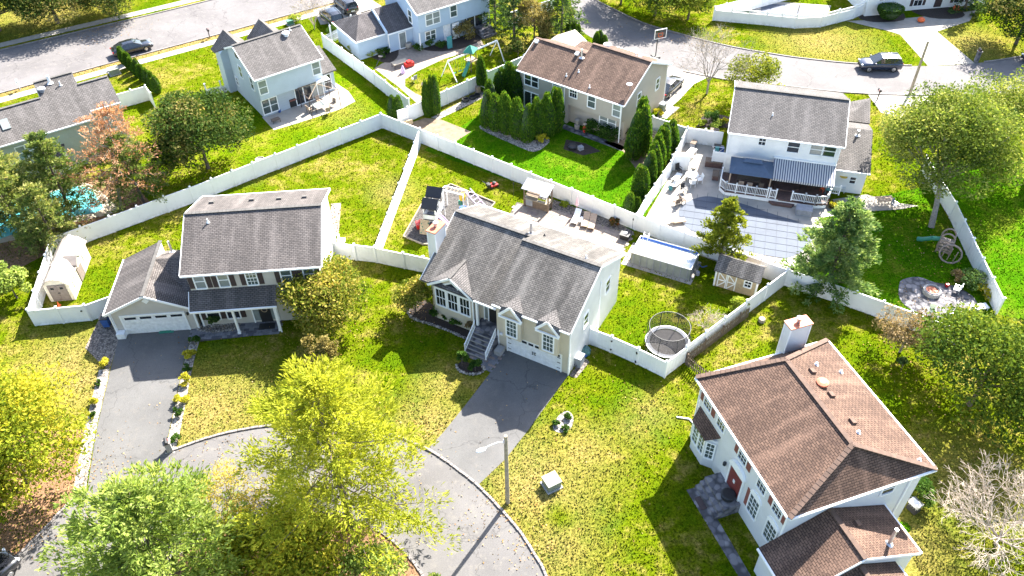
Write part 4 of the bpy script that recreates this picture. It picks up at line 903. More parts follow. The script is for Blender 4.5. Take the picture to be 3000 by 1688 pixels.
# ------------------------------------------------------------------ house B: tan house with brown stepped roof, behind the arborvitae
B = thing('house', 'tan house with brown stepped roof behind the arborvitae row', 'house', (9.29, 82.2), R(-35.8))
MB().prof([(-4.35, 0), (4.85, 0), (4.85, 4.68), (0, 7.05), (-4.95, 4.68), (-4.95, 2.4), (-4.35, 2.4)], 'u', -.2, 6.4).build('wall', M['side_b'], B)
MB().prof([(-4.9, 0), (2.4, 0), (2.4, 4.68), (-1.25, 6.5), (-4.9, 4.68)], 'u', -6.4, -.2).build('wing_wall', M['side_b'], B)
roof(B, [[(-.3, -5.23, 4.7), (6.74, -5.23, 4.7), (6.74, 0, 7.25), (-.3, 0, 7.25)], [(6.74, 5.2, 4.7), (-.3, 5.2, 4.7), (-.3, 0, 7.25), (6.74, 0, 7.25)],
         [(-6.74, -5.23, 4.7), (-.3, -5.23, 4.7), (-.3, -1.25, 6.64), (-6.74, -1.25, 6.64)], [(-.3, 2.7, 4.7), (-6.74, 2.7, 4.7), (-6.74, -1.25, 6.64), (-.3, -1.25, 6.64)]], M['roof_b'])
caps(B, (-.3, 0, 7.28), (6.74, 0, 7.28), 'capb'); caps(B, (-6.74, -1.25, 6.67), (-.3, -1.25, 6.67), 'capb')
gutter(B, ((-6.74, -5.28, 4.6), (6.74, -5.28, 4.6)), ((6.74, 5.25, 4.6), (-.3, 5.25, 4.6))); rake(B, ((6.76, -5.23, 4.6), (6.76, 0, 7.15)), ((6.76, 5.2, 4.6), (6.76, 0, 7.15)), ((-6.76, -5.23, 4.6), (-6.76, -1.25, 6.54)))
window(B, 'F', -4.9, -4.85, 3.1, 1.7, 1.3, (0, 0), 'glassd', mull=1); window(B, 'F', -4.9, -1.65, 3.75, .8, .75, (0, 0), 'glassd')
window(B, 'F', -4.95, .5, 3.5, .85, 1.0, (2, 0), 'glassd'); window(B, 'F', -4.95, 2.75, 3.05, .85, 1.4, (0, 0), 'glassg'); window(B, 'F', -4.95, 5.75, 3.0, .85, 1.4, (0, 0), 'glassb')
slider(B, 'F', -4.9, -4.85, .25, 1.75, 2.0); window(B, 'F', -4.35, 4.5, 1.0, 1.9, 1.2, (0, 0), 'glassb', mull=1)
window(B, 'R', 6.4, 2.7, 2.7, .7, 1.25, (0, 0), 'glassg'); window(B, 'R', 6.4, -1.5, 2.9, .7, 1.3, (0, 0), 'glassg')
MB().prof([(-9.3, 0), (-4.3, 0), (-4.3, 2.8), (-6.8, 4.2), (-9.3, 2.8)], 'v', 2.3, 7).build('garage_wall', M['side_b'], B)
roof(B, [[(-6.4, 7.2, 2.8), (-3.9, 5.0, 4.4), (-3.9, 1.6, 4.4), (-6.4, 2.0, 2.8)], [(-1.4, 7.2, 2.8), (-3.9, 5.0, 4.4), (-3.9, 1.6, 4.4), (-1.4, 2.0, 2.8)], [(-6.4, 7.2, 2.8), (-1.4, 7.2, 2.8), (-3.9, 5.0, 4.4)]], M['roof_b'], .12, 'garage_roof')
for u_, v_, z_ in ((-6.3, -1.7, 6.5), (-1.2, -1.6, 6.5), (5.0, .8, 6.9)): box_vent(B, u_, v_ - .1, z_, R(24), 'white')
turbine(B, 1.0, .75, 7.05); vent_pipe(B, -.5, -1.9, 6.4, .95, .12, 'steel', 'flue')
for u_, v_ in ((-.9, -4.2), (2.2, -4.6), (4.4, .9), (.1, -3.4)): vent_pipe(B, u_, v_, 7.25 - .488 * abs(v_), .3, .05)
o = MB().cyl((6.3, -3.5, 5.55), (6.3, -3.5, 6.1), .03, n=6).lathe([(.02, 0), (.25, .06), (.34, .14)], (6.25, -3.6, 6.1), 14).build('satellite_dish', M['cover'], B)
MB().lathe([(.02, 0), (.22, .04), (.3, .1)], (6.5, 2.6, 6.0), 14).build('satellite_dish', M['cover'], B)
downspout(B, -.6, -4.98, 0, 4.6); downspout(B, 6.3, -5.0, 0, 4.6); cornertrim(B, [(6.38, 4.83)], 4.6)
# ------------------------------------------------------------------ house E: white house by the covered pool
E = thing('house', 'white house with grey roof and striped awning beside the covered pool', 'house', (27.36, 71.39), R(-15.35))
MB().prof([(-4.7, 0), (4.7, 0), (4.7, 5.25), (0, 7.2), (-4.7, 5.25)], 'u', -5.1, 5.1).build('wall', M['side_e'], E)
roof(E, [[(-5.36, -5.0, 5.3), (5.36, -5.0, 5.3), (5.36, 0, 7.38), (-5.36, 0, 7.38)], [(5.36, 5.0, 5.3), (-5.36, 5.0, 5.3), (-5.36, 0, 7.38), (5.36, 0, 7.38)]], M['roof_e'])
caps(E, (-5.36, 0, 7.41), (5.36, 0, 7.41)); gutter(E, ((-5.36, -5.05, 5.2), (5.36, -5.05, 5.2))); rake(E, ((-5.38, -5, 5.2), (-5.38, 0, 7.28)), ((5.38, -5, 5.2), (5.38, 0, 7.28)), ((-5.38, 5, 5.2), (-5.38, 0, 7.28)))
window(E, 'F', -4.7, -2.05, 4.2, .6, .75, (1, 1), 'glassd'); window(E, 'F', -4.7, .87, 3.85, 1.05, 1.1, (0, 0), 'glassd'); window(E, 'F', -4.7, 2.95, 3.9, 1.05, 1.1, (0, 0), 'glassb'); window(E, 'F', -4.7, 4.15, 3.9, 1.05, 1.1, (0, 0), 'glassd')
slider(E, 'F', -4.7, .85, .6, 1.75, 1.95); vent_pipe(E, -1.5, -2.6, 6.25, .3, .05)
aw = MB(); aw.slab([(-.62, -7.0, 2.15), (5.1, -7.0, 2.15), (5.1, -4.72, 3.0), (-.62, -4.72, 3.0)], .03); ao = aw.build('awning', M['awning'], E, fix=False)
vl = MB()
for i in range(24): x_ = -.62 + i * .2383; vl.add([(x_, -7.0, 2.12), (x_ + .2383, -7.0, 2.12), (x_ + .2383, -7.0, 1.94), (x_ + .119, -7.0, 1.88), (x_, -7.0, 1.94)], [(0, 4, 3, 2, 1)])
vl.build('valance', M['awning'], ao)
MB().box(-.65, 5.13, -4.85, -4.7, 2.98, 3.14).build('awning_box', M['trim'], ao); downspout(E, 5.05, -4.78, 0, 5.2); downspout(E, -5.12, -4.78, 0, 5.2)
MB().prism([(5.1, -4.55), (8.1, -4.55), (8.1, 4.3), (5.1, 4.3)], 0, 2.75).build('side_wall', M['side_e'], E)
roof(E, [[(5.12, -4.85, 2.7), (8.3, -4.85, 2.7), (8.3, .2, 4.3), (5.12, .2, 4.3)], [(8.3, 4.6, 2.7), (5.12, 4.6, 2.7), (5.12, .2, 4.3), (8.3, .2, 4.3)]], M['roof_e'], .13, 'side_roof')
MB().prof([(-4.3, 2.75), (4.1, 2.75), (.2, 4.1)], 'u', 8.0, 8.1).build('side_gable', M['side_e'], E)
roof(E, [[(6.0, 3.0, 3.4), (8.4, 6.6, 4.2), (8.4, 3.0, 3.4)], [(6.0, 6.8, 3.2), (8.4, 6.6, 4.2), (6.0, 3.0, 3.4)]], M['roof_f'], .1, 'porch_roof')
window(E, 'F', -4.55, 7.0, 1.15, .5, .7, (0, 1), 'glassd')
MB().lathe([(.02, 0), (.3, .02), (.36, .05)], (6.1, -4.6, 1.75), 16).build('sun_plaque', M['yellow'], E).rotation_euler = (0, 0, 0)
vent_pipe(E, 6.9, -.6, 4.05, .55, .12, 'steel', 'flue'); gutter(E, ((5.12, -4.9, 2.6), (8.3, -4.9, 2.6)))
# ------------------------------------------------------------------ house F: pale blue house upper left
F = thing('house', 'pale blue two-storey house with rear patio, left of the long dividing fence', 'house', (-26.3, 85.81), R(35.7))
MB().prof([(-3.75, 0), (4.15, 0), (4.15, 4.95), (.2, 6.85), (-4.2, 4.95), (-4.2, 2.3), (-3.75, 2.3)], 'u', -3.75, 3.75).build('wall', M['side_f'], F)
MB().prof([(-3.73, 0), (-3.78, 0), (-3.78, 2.3), (-3.73, 2.3)], 'u', -3.76, 3.76).build('stone_base', M['side_f2'], F)
roof(F, [[(-4.05, -4.47, 5.0), (4.05, -4.47, 5.0), (4.05, .2, 7.05), (-4.05, .2, 7.05)], [(4.05, 4.47, 5.0), (-4.05, 4.47, 5.0), (-4.05, .2, 7.05), (4.05, .2, 7.05)]], M['roof_f'])
caps(F, (-4.05, .2, 7.08), (4.05, .2, 7.08)); gutter(F, ((-4.05, -4.52, 4.9), (4.05, -4.52, 4.9))); rake(F, ((-4.07, -4.47, 4.9), (-4.07, .2, 6.95)), ((4.07, -4.47, 4.9), (4.07, .2, 6.95)), ((-4.07, 4.47, 4.9), (-4.07, .2, 6.95)))
window(F, 'F', -4.2, -3.2, 3.0, .85, 1.5, (0, 0), 'glassb'); window(F, 'F', -4.2, 3.15, 3.2, .85, 1.4, (0, 0), 'glassb'); window(F, 'F', -3.78, -2.75, .35, 1.7, 1.65, (0, 0), 'glassg', mull=1)
slider(F, 'F', -3.78, 1.3, .1, 1.9, 2.05, 'glassd'); slider(F, 'F', -3.78, 3.0, .1, 1.3, 2.05, 'glassb')
window(F, 'L', -3.75, -2.6, 3.0, .75, 1.35, (0, 0), 'glassg'); window(F, 'L', -3.75, .4, 3.1, .75, 1.35, (0, 0), 'glassg'); window(F, 'L', -3.75, 2.6, 1.2, .6, .9, (0, 0), 'glassb')
MB().box(-3.9, -3.75, -.1, .5, 5.6, 6.2).build('gable_vent', M['dark'], F)
MB().prof([(-3.2, 0), (2.5, 0), (2.5, 2.6), (0, 3.7), (-3.2, 2.5)], 'u', 3.75, 5.5).build('side_wall', M['side_f'], F)
roof(F, [[(3.76, -3.5, 2.55), (5.8, -3.5, 2.55), (5.8, .2, 4.0), (3.76, .2, 4.0)], [(5.8, 3.0, 2.7), (3.76, 3.0, 2.7), (3.76, .2, 4.0), (5.8, .2, 4.0)]], M['roof_f'], .12, 'side_roof')
window(F, 'F', -3.2, 4.6, .35, .8, 1.8, (0, 0), 'glassd')
for gu in (-3.0, 1.3):
    MB().prof([(gu - 1.6, 0), (gu + 1.6, 0), (gu + 1.6, 4.9), (gu, 6.3), (gu - 1.6, 4.9)], 'v', 3.5, 5.3).build('gable_wall', M['side_f'], F)
    roof(F, [[(gu - 1.9, 5.6, 4.75), (gu, 5.6, 6.5), (gu, 1.4, 6.5), (gu - 1.9, 4.6, 4.75)], [(gu, 5.6, 6.5), (gu + 1.9, 5.6, 4.75), (gu + 1.9, 4.6, 4.75), (gu, 1.4, 6.5)]], M['roof_f'], .12, 'front_gable_roof')
roof(F, [[(-4.5, 6.3, 2.5), (4, 6.3, 2.5), (4, 4.3, 3.4), (-4.5, 4.3, 3.4)]], M['roof_f'], .12, 'porch_roof')
turbine(F, 1.9, -.5, 6.85); vent_pipe(F, 2.6, -.1, 6.95, .35)
# ------------------------------------------------------------------ house G: grey roof at the left edge
Gh = thing('house', 'long grey-roofed house with stepped ridge behind the turquoise pool at the left edge', 'house', (-41.91, 73.03), R(33))
MB().prof([(.3, 0), (7, 0), (7, 4.7), (3.6, 6.4), (.3, 4.75)], 'u', -13, -3.4).build('wall', M['side_g'], Gh); MB().prof([(.3, 0), (10.2, 0), (10.2, 4.75), (5.35, 7.25), (.3, 4.75)], 'u', -3.4, .0).build('centre_wall', M['side_g'], Gh); MB().prof([(1.2, 0), (6.7, 0), (6.7, 5.2), (3.9, 6.55), (1.2, 5.2)], 'u', 0, 3.0).build('garage_wall', M['side_g'], Gh)
roof(Gh, [[(-13.3, 0, 4.8), (-3.4, 0, 4.8), (-3.4, 3.6, 6.6), (-13.3, 3.6, 6.6)], [(-3.4, 7.2, 4.8), (-13.3, 7.2, 4.8), (-13.3, 3.6, 6.6), (-3.4, 3.6, 6.6)], [(-3.4, 0, 4.8), (.3, 0, 4.8), (.3, 5.35, 7.47), (-3.4, 5.35, 7.47)], [(.3, 10.6, 4.85), (-3.4, 10.6, 4.85), (-3.4, 5.35, 7.47), (.3, 5.35, 7.47)], [(.3, .88, 5.24), (3.25, .88, 5.24), (3.25, 3.9, 6.75), (.3, 3.9, 6.75)], [(3.25, 7, 5.2), (.3, 7, 5.2), (.3, 3.9, 6.75), (3.25, 3.9, 6.75)]], M['roof_f'], .14)
caps(Gh, (-13.3, 3.6, 6.63), (-3.4, 3.6, 6.63)); caps(Gh, (-3.4, 5.35, 7.5), (.3, 5.35, 7.5)); caps(Gh, (.3, 3.9, 6.78), (3.25, 3.9, 6.78)); gutter(Gh, ((-13.3, -.05, 4.7), (.3, -.05, 4.7)), ((.3, .83, 5.14), (3.25, .83, 5.14)))
turbine(Gh, -3.0, 4.3, 7.0, 'cover'); vent_pipe(Gh, -2.0, 4.9, 7.2, .8, .14, 'white', 'flue'); vent_pipe(Gh, -1.2, 4.3, 6.95, .45)
MB().cbox((-7.3, 1.9, 5.82), (.75, 1.2, .12), 0, ('X', R(27))).build('skylight', M['glassb'], Gh)
MB().prism([(-5.3, .3), (-5.0, -.4), (-3.7, -.4), (-3.4, .3)], 0, 2.3).build('bay_wall', M['side_e'], Gh); roof(Gh, [[(-5.5, .3, 2.95), (-5.15, -.6, 2.3), (-3.55, -.6, 2.3), (-3.2, .3, 2.95)]], M['roof_h'], .08, 'bay_roof')
window(Gh, 'F', -.4, -4.35, .75, 1.1, 1.3, (0, 0), 'glassg'); window(Gh, 'F', .3, -6.6, 2.6, 1.6, 1.4, (0, 0), 'glassb', mull=1)
# ------------------------------------------------------------------ house H: blue house with garage wing, top centre
H = thing('house', 'blue house with dark-shaded garage wing at the top centre', 'house', (-10.75, 95.3), R(33.7))
MB().prof([(.45, 0), (8.6, 0), (8.6, 4.85), (4.5, 6.8), (0, 4.85), (0, 2.35), (.45, 2.35)], 'u', 0, 10.2).build('wall', M['side_h'], H)
roof(H, [[(-.3, -.3, 4.9), (10.5, -.3, 4.9), (10.5, 4.4, 7.1), (-.3, 4.4, 7.1)], [(10.5, 9.1, 4.9), (-.3, 9.1, 4.9), (-.3, 4.4, 7.1), (10.5, 4.4, 7.1)]], M['roof_e'])
caps(H, (-.3, 4.4, 7.13), (10.5, 4.4, 7.13)); gutter(H, ((-.3, -.35, 4.8), (10.5, -.35, 4.8))); rake(H, ((-.32, -.3, 4.8), (-.32, 4.4, 7.0)), ((10.52, -.3, 4.8), (10.52, 4.4, 7.0)))
window(H, 'F', 0, 2.0, 3.0, 1.9, 1.35, (0, 0), 'glassb', mull=1); window(H, 'F', 0, 4.95, 3.15, .85, 1.35, (0, 0), 'glassg'); window(H, 'F', .45, 1.75, .95, 1.35, 1.0, (0, 0), 'glassg', mull=1)
dr = MB().box(3.6, 4.55, .3, .45, .1, 2.2).box(4.75, 5.7, .1, .2, .1, 2.2).build('patio_door', M['doorw'], H); slider(H, 'F', .45, 8.2, .75, 2.3, 1.7, 'glassd')
window(H, 'L', 0, 2.0, 3.0, .8, 1.5, (0, 0), 'glassg'); downspout(H, 10.1, -.05, 0, 4.8); cornertrim(H, [(0, 0)], 2.35)
MB().prism([(-3.3, 1.9), (0, 1.9), (0, 7), (-3.3, 7)], 0, 2.6).build('link_wall', M['side_h'], H); MB().prism([(-7.2, 2.3), (-3.3, 2.3), (-3.3, 8.2), (-7.2, 8.2)], 0, 2.7).build('garage_wall', M['side_h'], H)
roof(H, [[(-3.5, 1.6, 2.6), (0, 1.6, 2.6), (0, 5.2, 4.4), (-3.5, 5.2, 4.4)], [(0, 8.6, 2.7), (-3.5, 8.6, 2.7), (-3.5, 5.2, 4.4), (0, 5.2, 4.4)], [(-7.5, 2.0, 2.6), (-3.5, 2.0, 2.6), (-3.5, 5.2, 4.2), (-5.3, 5.2, 4.2)], [(-7.5, 8.5, 2.6), (-7.5, 2.0, 2.6), (-5.3, 5.2, 4.2)], [(-3.5, 8.5, 2.6), (-7.5, 8.5, 2.6), (-5.3, 5.2, 4.2), (-3.5, 5.2, 4.2)]], M['roof_h'], .13, 'wing_roof')
MB().prof([(1.6, 2.5), (5.2, 4.35), (5.2, 4.75), (1.6, 2.9)], 'u', -3.62, -3.45).build('parapet_wall', M['side_h'], H)
gutter(H, ((-3.5, 1.55, 2.5), (0, 1.55, 2.5)), ((-7.5, 1.95, 2.5), (-3.6, 1.95, 2.5)), ((-7.55, 2, 2.5), (-7.55, 8.5, 2.5))); window(H, 'F', 1.9, -1.4, .1, .85, 1.95, (0, 0), 'glassb', None, 0, .1, 'glazed_door', False)
vent_pipe(H, -2.6, 4.2, 4.0, .8, .07, 'dark', 'flue'); downspout(H, -3.3, 1.85, 0, 2.5)
MB().box(8.0, 10.0, -1.3, .45, 0, .75).box(8.0, 10.0, -1.6, -1.3, 0, .5).box(8.0, 10.0, -1.9, -1.6, 0, .25).build('garden_steps', M['cobble'], H)
# ------------------------------------------------------------------ house I: white house, top right; house J right edge
I = thing('house', 'white house with pumpkins by its door at the top right', 'house', (54.2, 105.6), R(8))
MB().prof([(-1.2, 0), (8, 0), (8, 5.2), (3.4, 7.3), (-1.2, 5.2)], 'u', -3.8, 9).build('wall', M['side_e'], I)
MB().prof([(-1.8, 0), (6, 0), (6, 3.6), (2.1, 5.2), (-1.8, 3.6)], 'u', -8.2, -3.8).build('garage_wall', M['side_e'], I)
roof(I, [[(-4.1, -1.6, 5.2), (9.3, -1.6, 5.2), (9.3, 3.4, 7.5), (-4.1, 3.4, 7.5)], [(9.3, 8.4, 5.2), (-4.1, 8.4, 5.2), (-4.1, 3.4, 7.5), (9.3, 3.4, 7.5)], [(-8.5, -2.2, 3.6), (-4, -2.2, 3.6), (-4, 2.1, 5.4), (-8.5, 2.1, 5.4)], [(-4, 6.3, 3.6), (-8.5, 6.3, 3.6), (-8.5, 2.1, 5.4), (-4, 2.1, 5.4)]], M['roof_e'])
window(I, 'F', -1.2, -.8, .6, 1.1, 1.6, (1, 1), 'glassd', 'shutter'); window(I, 'F', -1.2, 5, .6, 1.4, 1.6, (1, 1), 'glassd', 'shutter'); MB().box(1.6, 2.6, -1.26, -1.2, .2, 2.3).build('front_door', M['shutter'], I)
MB().box(-6.7, -6.2, -1.9, -1.8, 2.1, 2.25).box(-5.8, -5.3, -1.9, -1.8, 2.1, 2.25).build('wall_lamp', M['black'], I)
J = thing('house', 'pale house showing only its corner at the right edge behind the big tree', 'house', (58.5, 67), R(-40))
MB().prof([(-4, 0), (4, 0), (4, 5.2), (0, 7.2), (-4, 5.2)], 'u', -6, 6).build('wall', M['side_h'], J); roof(J, [[(-6.3, -4.3, 5.2), (6.3, -4.3, 5.2), (6.3, 0, 7.4), (-6.3, 0, 7.4)], [(6.3, 4.3, 5.2), (-6.3, 4.3, 5.2), (-6.3, 0, 7.4), (6.3, 0, 7.4)]], M['roof_f'])
window(J, 'F', -4, -3, 3, .9, 1.3, (0, 0), 'glassd'); window(J, 'F', -4, 1, 3, .9, 1.3, (0, 0), 'glassd')
# ================================================================== fences
FH = 1.83
panel_mesh = MB().box(.02, .98, -.014, .014, .08, 1.72).box(.02, .98, -.045, .045, 1.68, 1.80).box(.02, .98, -.04, .04, .03, .17)
for k in range(1, 6): panel_mesh.box(.02 + .16 * k - .007, .02 + .16 * k + .007, -.026, .026, .17, 1.68)
panel_mesh = panel_mesh.mesh('fence_panel', M['vinyl'])
post_mesh = MB().box(-.075, .075, -.075, .075, 0, 1.92).box(-.10, .10, -.10, .10, 1.92, 1.95).add([(-.09, -.09, 1.95), (.09, -.09, 1.95), (.09, .09, 1.95), (-.09, .09, 1.95), (0, 0, 2.06)], [(0, 1, 4), (1, 2, 4), (2, 3, 4), (3, 0, 4), (3, 2, 1, 0)]).mesh('fence_post', M['vinyl'])
lat = MB().box(.02, .98, -.018, .018, .08, 1.36).box(.02, .98, -.04, .04, 1.34, 1.42).box(.02, .98, -.04, .04, 1.74, 1.82).box(.02, .98, -.04, .04, .03, .15)
for k in range(24): lat.box(.03 + k * .0395, .045 + k * .0395, -.012, .012, 1.42, 1.74)
lattice_mesh = lat.mesh('fence_panel', M['vinyl'])
pk = MB().box(0, 1, -.03, .03, .25, .33).box(0, 1, -.03, .03, .85, .93)
for k in range(14): pk.box(.02 + k * .07, .055 + k * .07, -.045, -.03, .05, 1.15)
pick_mesh = pk.mesh('fence_panel', M['vinyl'])
def fence(label, pts, step=2.44, panel=None, zs=1., ends=(1, 1), gate=()):
    o = Vector(pts[0]); t = thing('fence', label, 'fence', (o.x, o.y)); first = True; idx = 0
    panel = panel or panel_mesh
    for s in range(len(pts) - 1):
        a = Vector(pts[s]) - o; b = Vector(pts[s + 1]) - o; l = (b - a).length
        n = max(1, round(l / step)); ang = math.atan2(b.y - a.y, b.x - a.x)
        for i in range(n):
            p = a + (b - a) * (i / n)
            inst('fence_panel', panel, t, (p.x, p.y, random.uniform(-.01, .01)), (random.uniform(-.018, .018), 0, ang + random.uniform(-.006, .006)), (l / n, 1, zs * random.uniform(.985, 1.01)))
            if not (s == 0 and i == 0 and not ends[0]): inst('fence_post', post_mesh, t, (p.x, p.y, 0), (0, 0, ang), (1, 1, zs))
            idx += 1
    if ends[1]: inst('fence_post', post_mesh, t, (b.x, b.y, 0), (0, 0, ang), (1, 1, zs))
    return t
apex = (-13.74, 78.0); jF3 = (-9.35, 74.95); cP = (11.5, 60.0); cR = (23.4, 52.2)
fence('long white vinyl fence running behind the greige house from shed to apex', [(-41.3, 58.1), (-30.76, 65.3), (-25.6, 69.2), apex])
fence('white vinyl fence from the apex past the red mower to the pool yard corner', [apex, jF3, cP], ends=(0, 1))
fence('white vinyl fence behind the frame pool and wooden shed', [cP, cR], ends=(0, 1))
fence('sunlit white fence dividing the two back lawns', [(-9.4, 74.6), (-11.99, 56.1)], ends=(0, 1))
fence('cream-shaded white fence between the greige house and the cream house', [(-15.75, 56.75), (-12.04, 56.03), (-6.9, 54.3)], ends=(1, 1))
fence('narrow white fence on the far side of the resin shed', [(-41.25, 57.9), (-39.62, 48.85)], ends=(0, 1))
gt = fence('white fence and gate joining the garage corner before the resin shed', [(-39.6, 48.8), (-35.15, 49.3), (-33.3, 50.4)], 2.3, ends=(0, 1))
MB().box(4.0, 4.12, .35, .42, 1.2, 1.3).build('gate_latch', M['black'], gt)
fence('white fence between the pale blue house yard and the blue house patio', [(-22.9, 96.6), (-16.95, 89.0), (-11.0, 80.9)], ends=(1, 1))
fence('white fence along the swing set yard, stepping up behind arborvitae', [(-12.1, 78.6), (-11.0, 79.2), (-6.87, 82.8), (-2.43, 86.7), (1.9, 90.3)], ends=(0, 1))
fence('white fence on the west side of the pool deck', [cP, (12.7, 62.6), (15.9, 68.3), (18.5, 74.3)], ends=(0, 1))
fence('white fence joining the tan house to the white pool house', [(15.2, 76.5), (18.5, 74.3), (22.1, 73.35)], ends=(1, 0))
fence('white fence backed by pickets, right of the trampoline', [cR, (17.0, 46.7), (11.65, 42.1)], ends=(0, 0))
g11 = fence('white fence with gate between the cream house and the trampoline corner', [(6.1, 45.75), (7.75, 44.8), (9.68, 43.5), (11.65, 42.08)], 2.3)
MB().box(1.58, 1.7, -1.12, -1.0, 1.35, 1.45).box(1.58, 1.7, -1.12, -1.0, .4, .5).box(3.4, 3.5, -2.4, -2.25, 1.3, 1.42).box(3.4, 3.5, -2.4, -2.25, .3, .42).build('gate_hinge', M['black'], g11)
fence('white fence below the flagstone fire-pit patio', [cR, (28.3, 49.35), (35.65, 44.6)], ends=(0, 1))
fence('white fence down the right side of the tan playset yard', [(41.2, 68.5), (41.1, 61), (40.35, 53.2), (39.95, 48.3)])
fence('white lattice-top fence curving below the top right pool', [(26.56, 102.2), (33, 100.6), (36.5, 99.6), (39.8, 99.8), (44.6, 102.0), (46.4, 103.3)], 2.3, lattice_mesh)
fence('white lattice-top fence turning the corner at the top right pool', [(26.56, 102.3), (31.7, 104.9), (40, 109)], 2.3, lattice_mesh, ends=(0, 1))
fence('short cream fence with gate beside the small arborvitae hedge', [(-43.8, 82.95), (-41.0, 84.65), (-39.9, 83.0)], 1.7)
fence('low white picket fence by the pale blue house gable', [(-34.6, 85.4), (-31.4, 86.6)], 1.6, pick_mesh, .8)
fence('low white picket fence beside the blue garage wing', [(-19.8, 100.6), (-21.2, 98.9), (-22.9, 96.7)], 1.6, pick_mesh, 1.2, ends=(1, 0))
fence('free-standing white privacy panel by the pool loungers', [(16.2, 69.3), (17.9, 69.3)], 1.8)
fp = fence('small white panel with blue fish beside the pool house', [(20.4, 69.9), (22.2, 69.4)], 1.9)
MB().prism([(.7, -.08), (.9, -.08), (.9, -.06), (.7, -.06)], 1.2, 1.32).prism([(.9, -.08), (1.0, -.08), (1.0, -.06), (.9, -.06)], 1.15, 1.38).build('fish_plaque', M['bluep'], fp)
fence('white fence at the far side of the blue house yard', [(.2, 101.6), (3.5, 103.8), (6, 105.5)], 2.2)
# stained picket fences
pick_w = MB().box(-.045, .045, -.012, .012, .05, 1.2).add([(-.045, -.012, 1.2), (.045, -.012, 1.2), (.045, .012, 1.2), (-.045, .012, 1.2), (0, -.012, 1.3), (0, .012, 1.3)], [(0, 1, 4), (2, 3, 5), (1, 2, 5, 4), (3, 0, 4, 5)]).mesh('picket', M['wood'])
def picket_fence(label, a, b, gap=.17):
    a = Vector(a); b = Vector(b); d = b - a; l = d.length; ang = math.atan2(d.y, d.x); t = thing('picket_fence', label, 'fence', (a.x, a.y), ang)
    MB().box(0, l, .012, .05, .3, .38).build('rail', M['wood'], t); MB().box(0, l, .012, .05, .9, .98).build('rail', M['wood'], t)
    n = int(l / gap)
    for i in range(n + 1): inst('picket', pick_w, t, (i * gap, 0, random.uniform(-.02, .02)), (0, random.uniform(-.03, .03), 0))
    for i in range(int(l / 2.2) + 1): MB().box(i * 2.2 - .05, i * 2.2 + .05, .05, .14, 0, 1.25).build('fence_post', M['wood'], t)
    return t
picket_fence('weathered wooden picket fence lining the white fence right of the trampoline', (13.6, 43.45), (19.5, 48.45))
picket_fence('short weathered picket fence casting slatted shadow beside the hip-roofed house', (13.5, 43.3), (15.3, 40.8), .19)
# ================================================================== vehicles
def paint(name, c): return plain(name, c, .22, .25, var=.04, spec=.6, coat=1.)
M['paintblk'] = paint('black_car_paint', (.012, .013, .018)); M['paintblu'] = paint('dark_blue_car_paint', (.018, .028, .055)); M['paintgrey'] = paint('dark_grey_car_paint', (.04, .043, .05))
M['tyre'] = plain('tyre_rubber', (.02, .02, .02), .85); M['rim'] = plain('alloy_rim', (.5, .48, .45), .3, .8); M['carglass'] = plain('car_glass', (.02, .025, .03), .04, spec=.9)
M['headl'] = plain('headlight_glass', (.6, .62, .65), .1); M['taill'] = plain('tail_light', (.4, .01, .01), .2); M['chrome'] = plain('chrome', (.7, .7, .7), .15, 1.)
def loft(rings):
    mb = MB(); n = len(rings[0]); vs = [p for r in rings for p in r]
    fs = [(j * n + i, j * n + (i + 1) % n, (j + 1) * n + (i + 1) % n, (j + 1) * n + i) for j in range(len(rings) - 1) for i in range(n)]
    fs += [tuple(range(n - 1, -1, -1)), tuple((len(rings) - 1) * n + i for i in range(n))]; return mb.add(vs, fs)
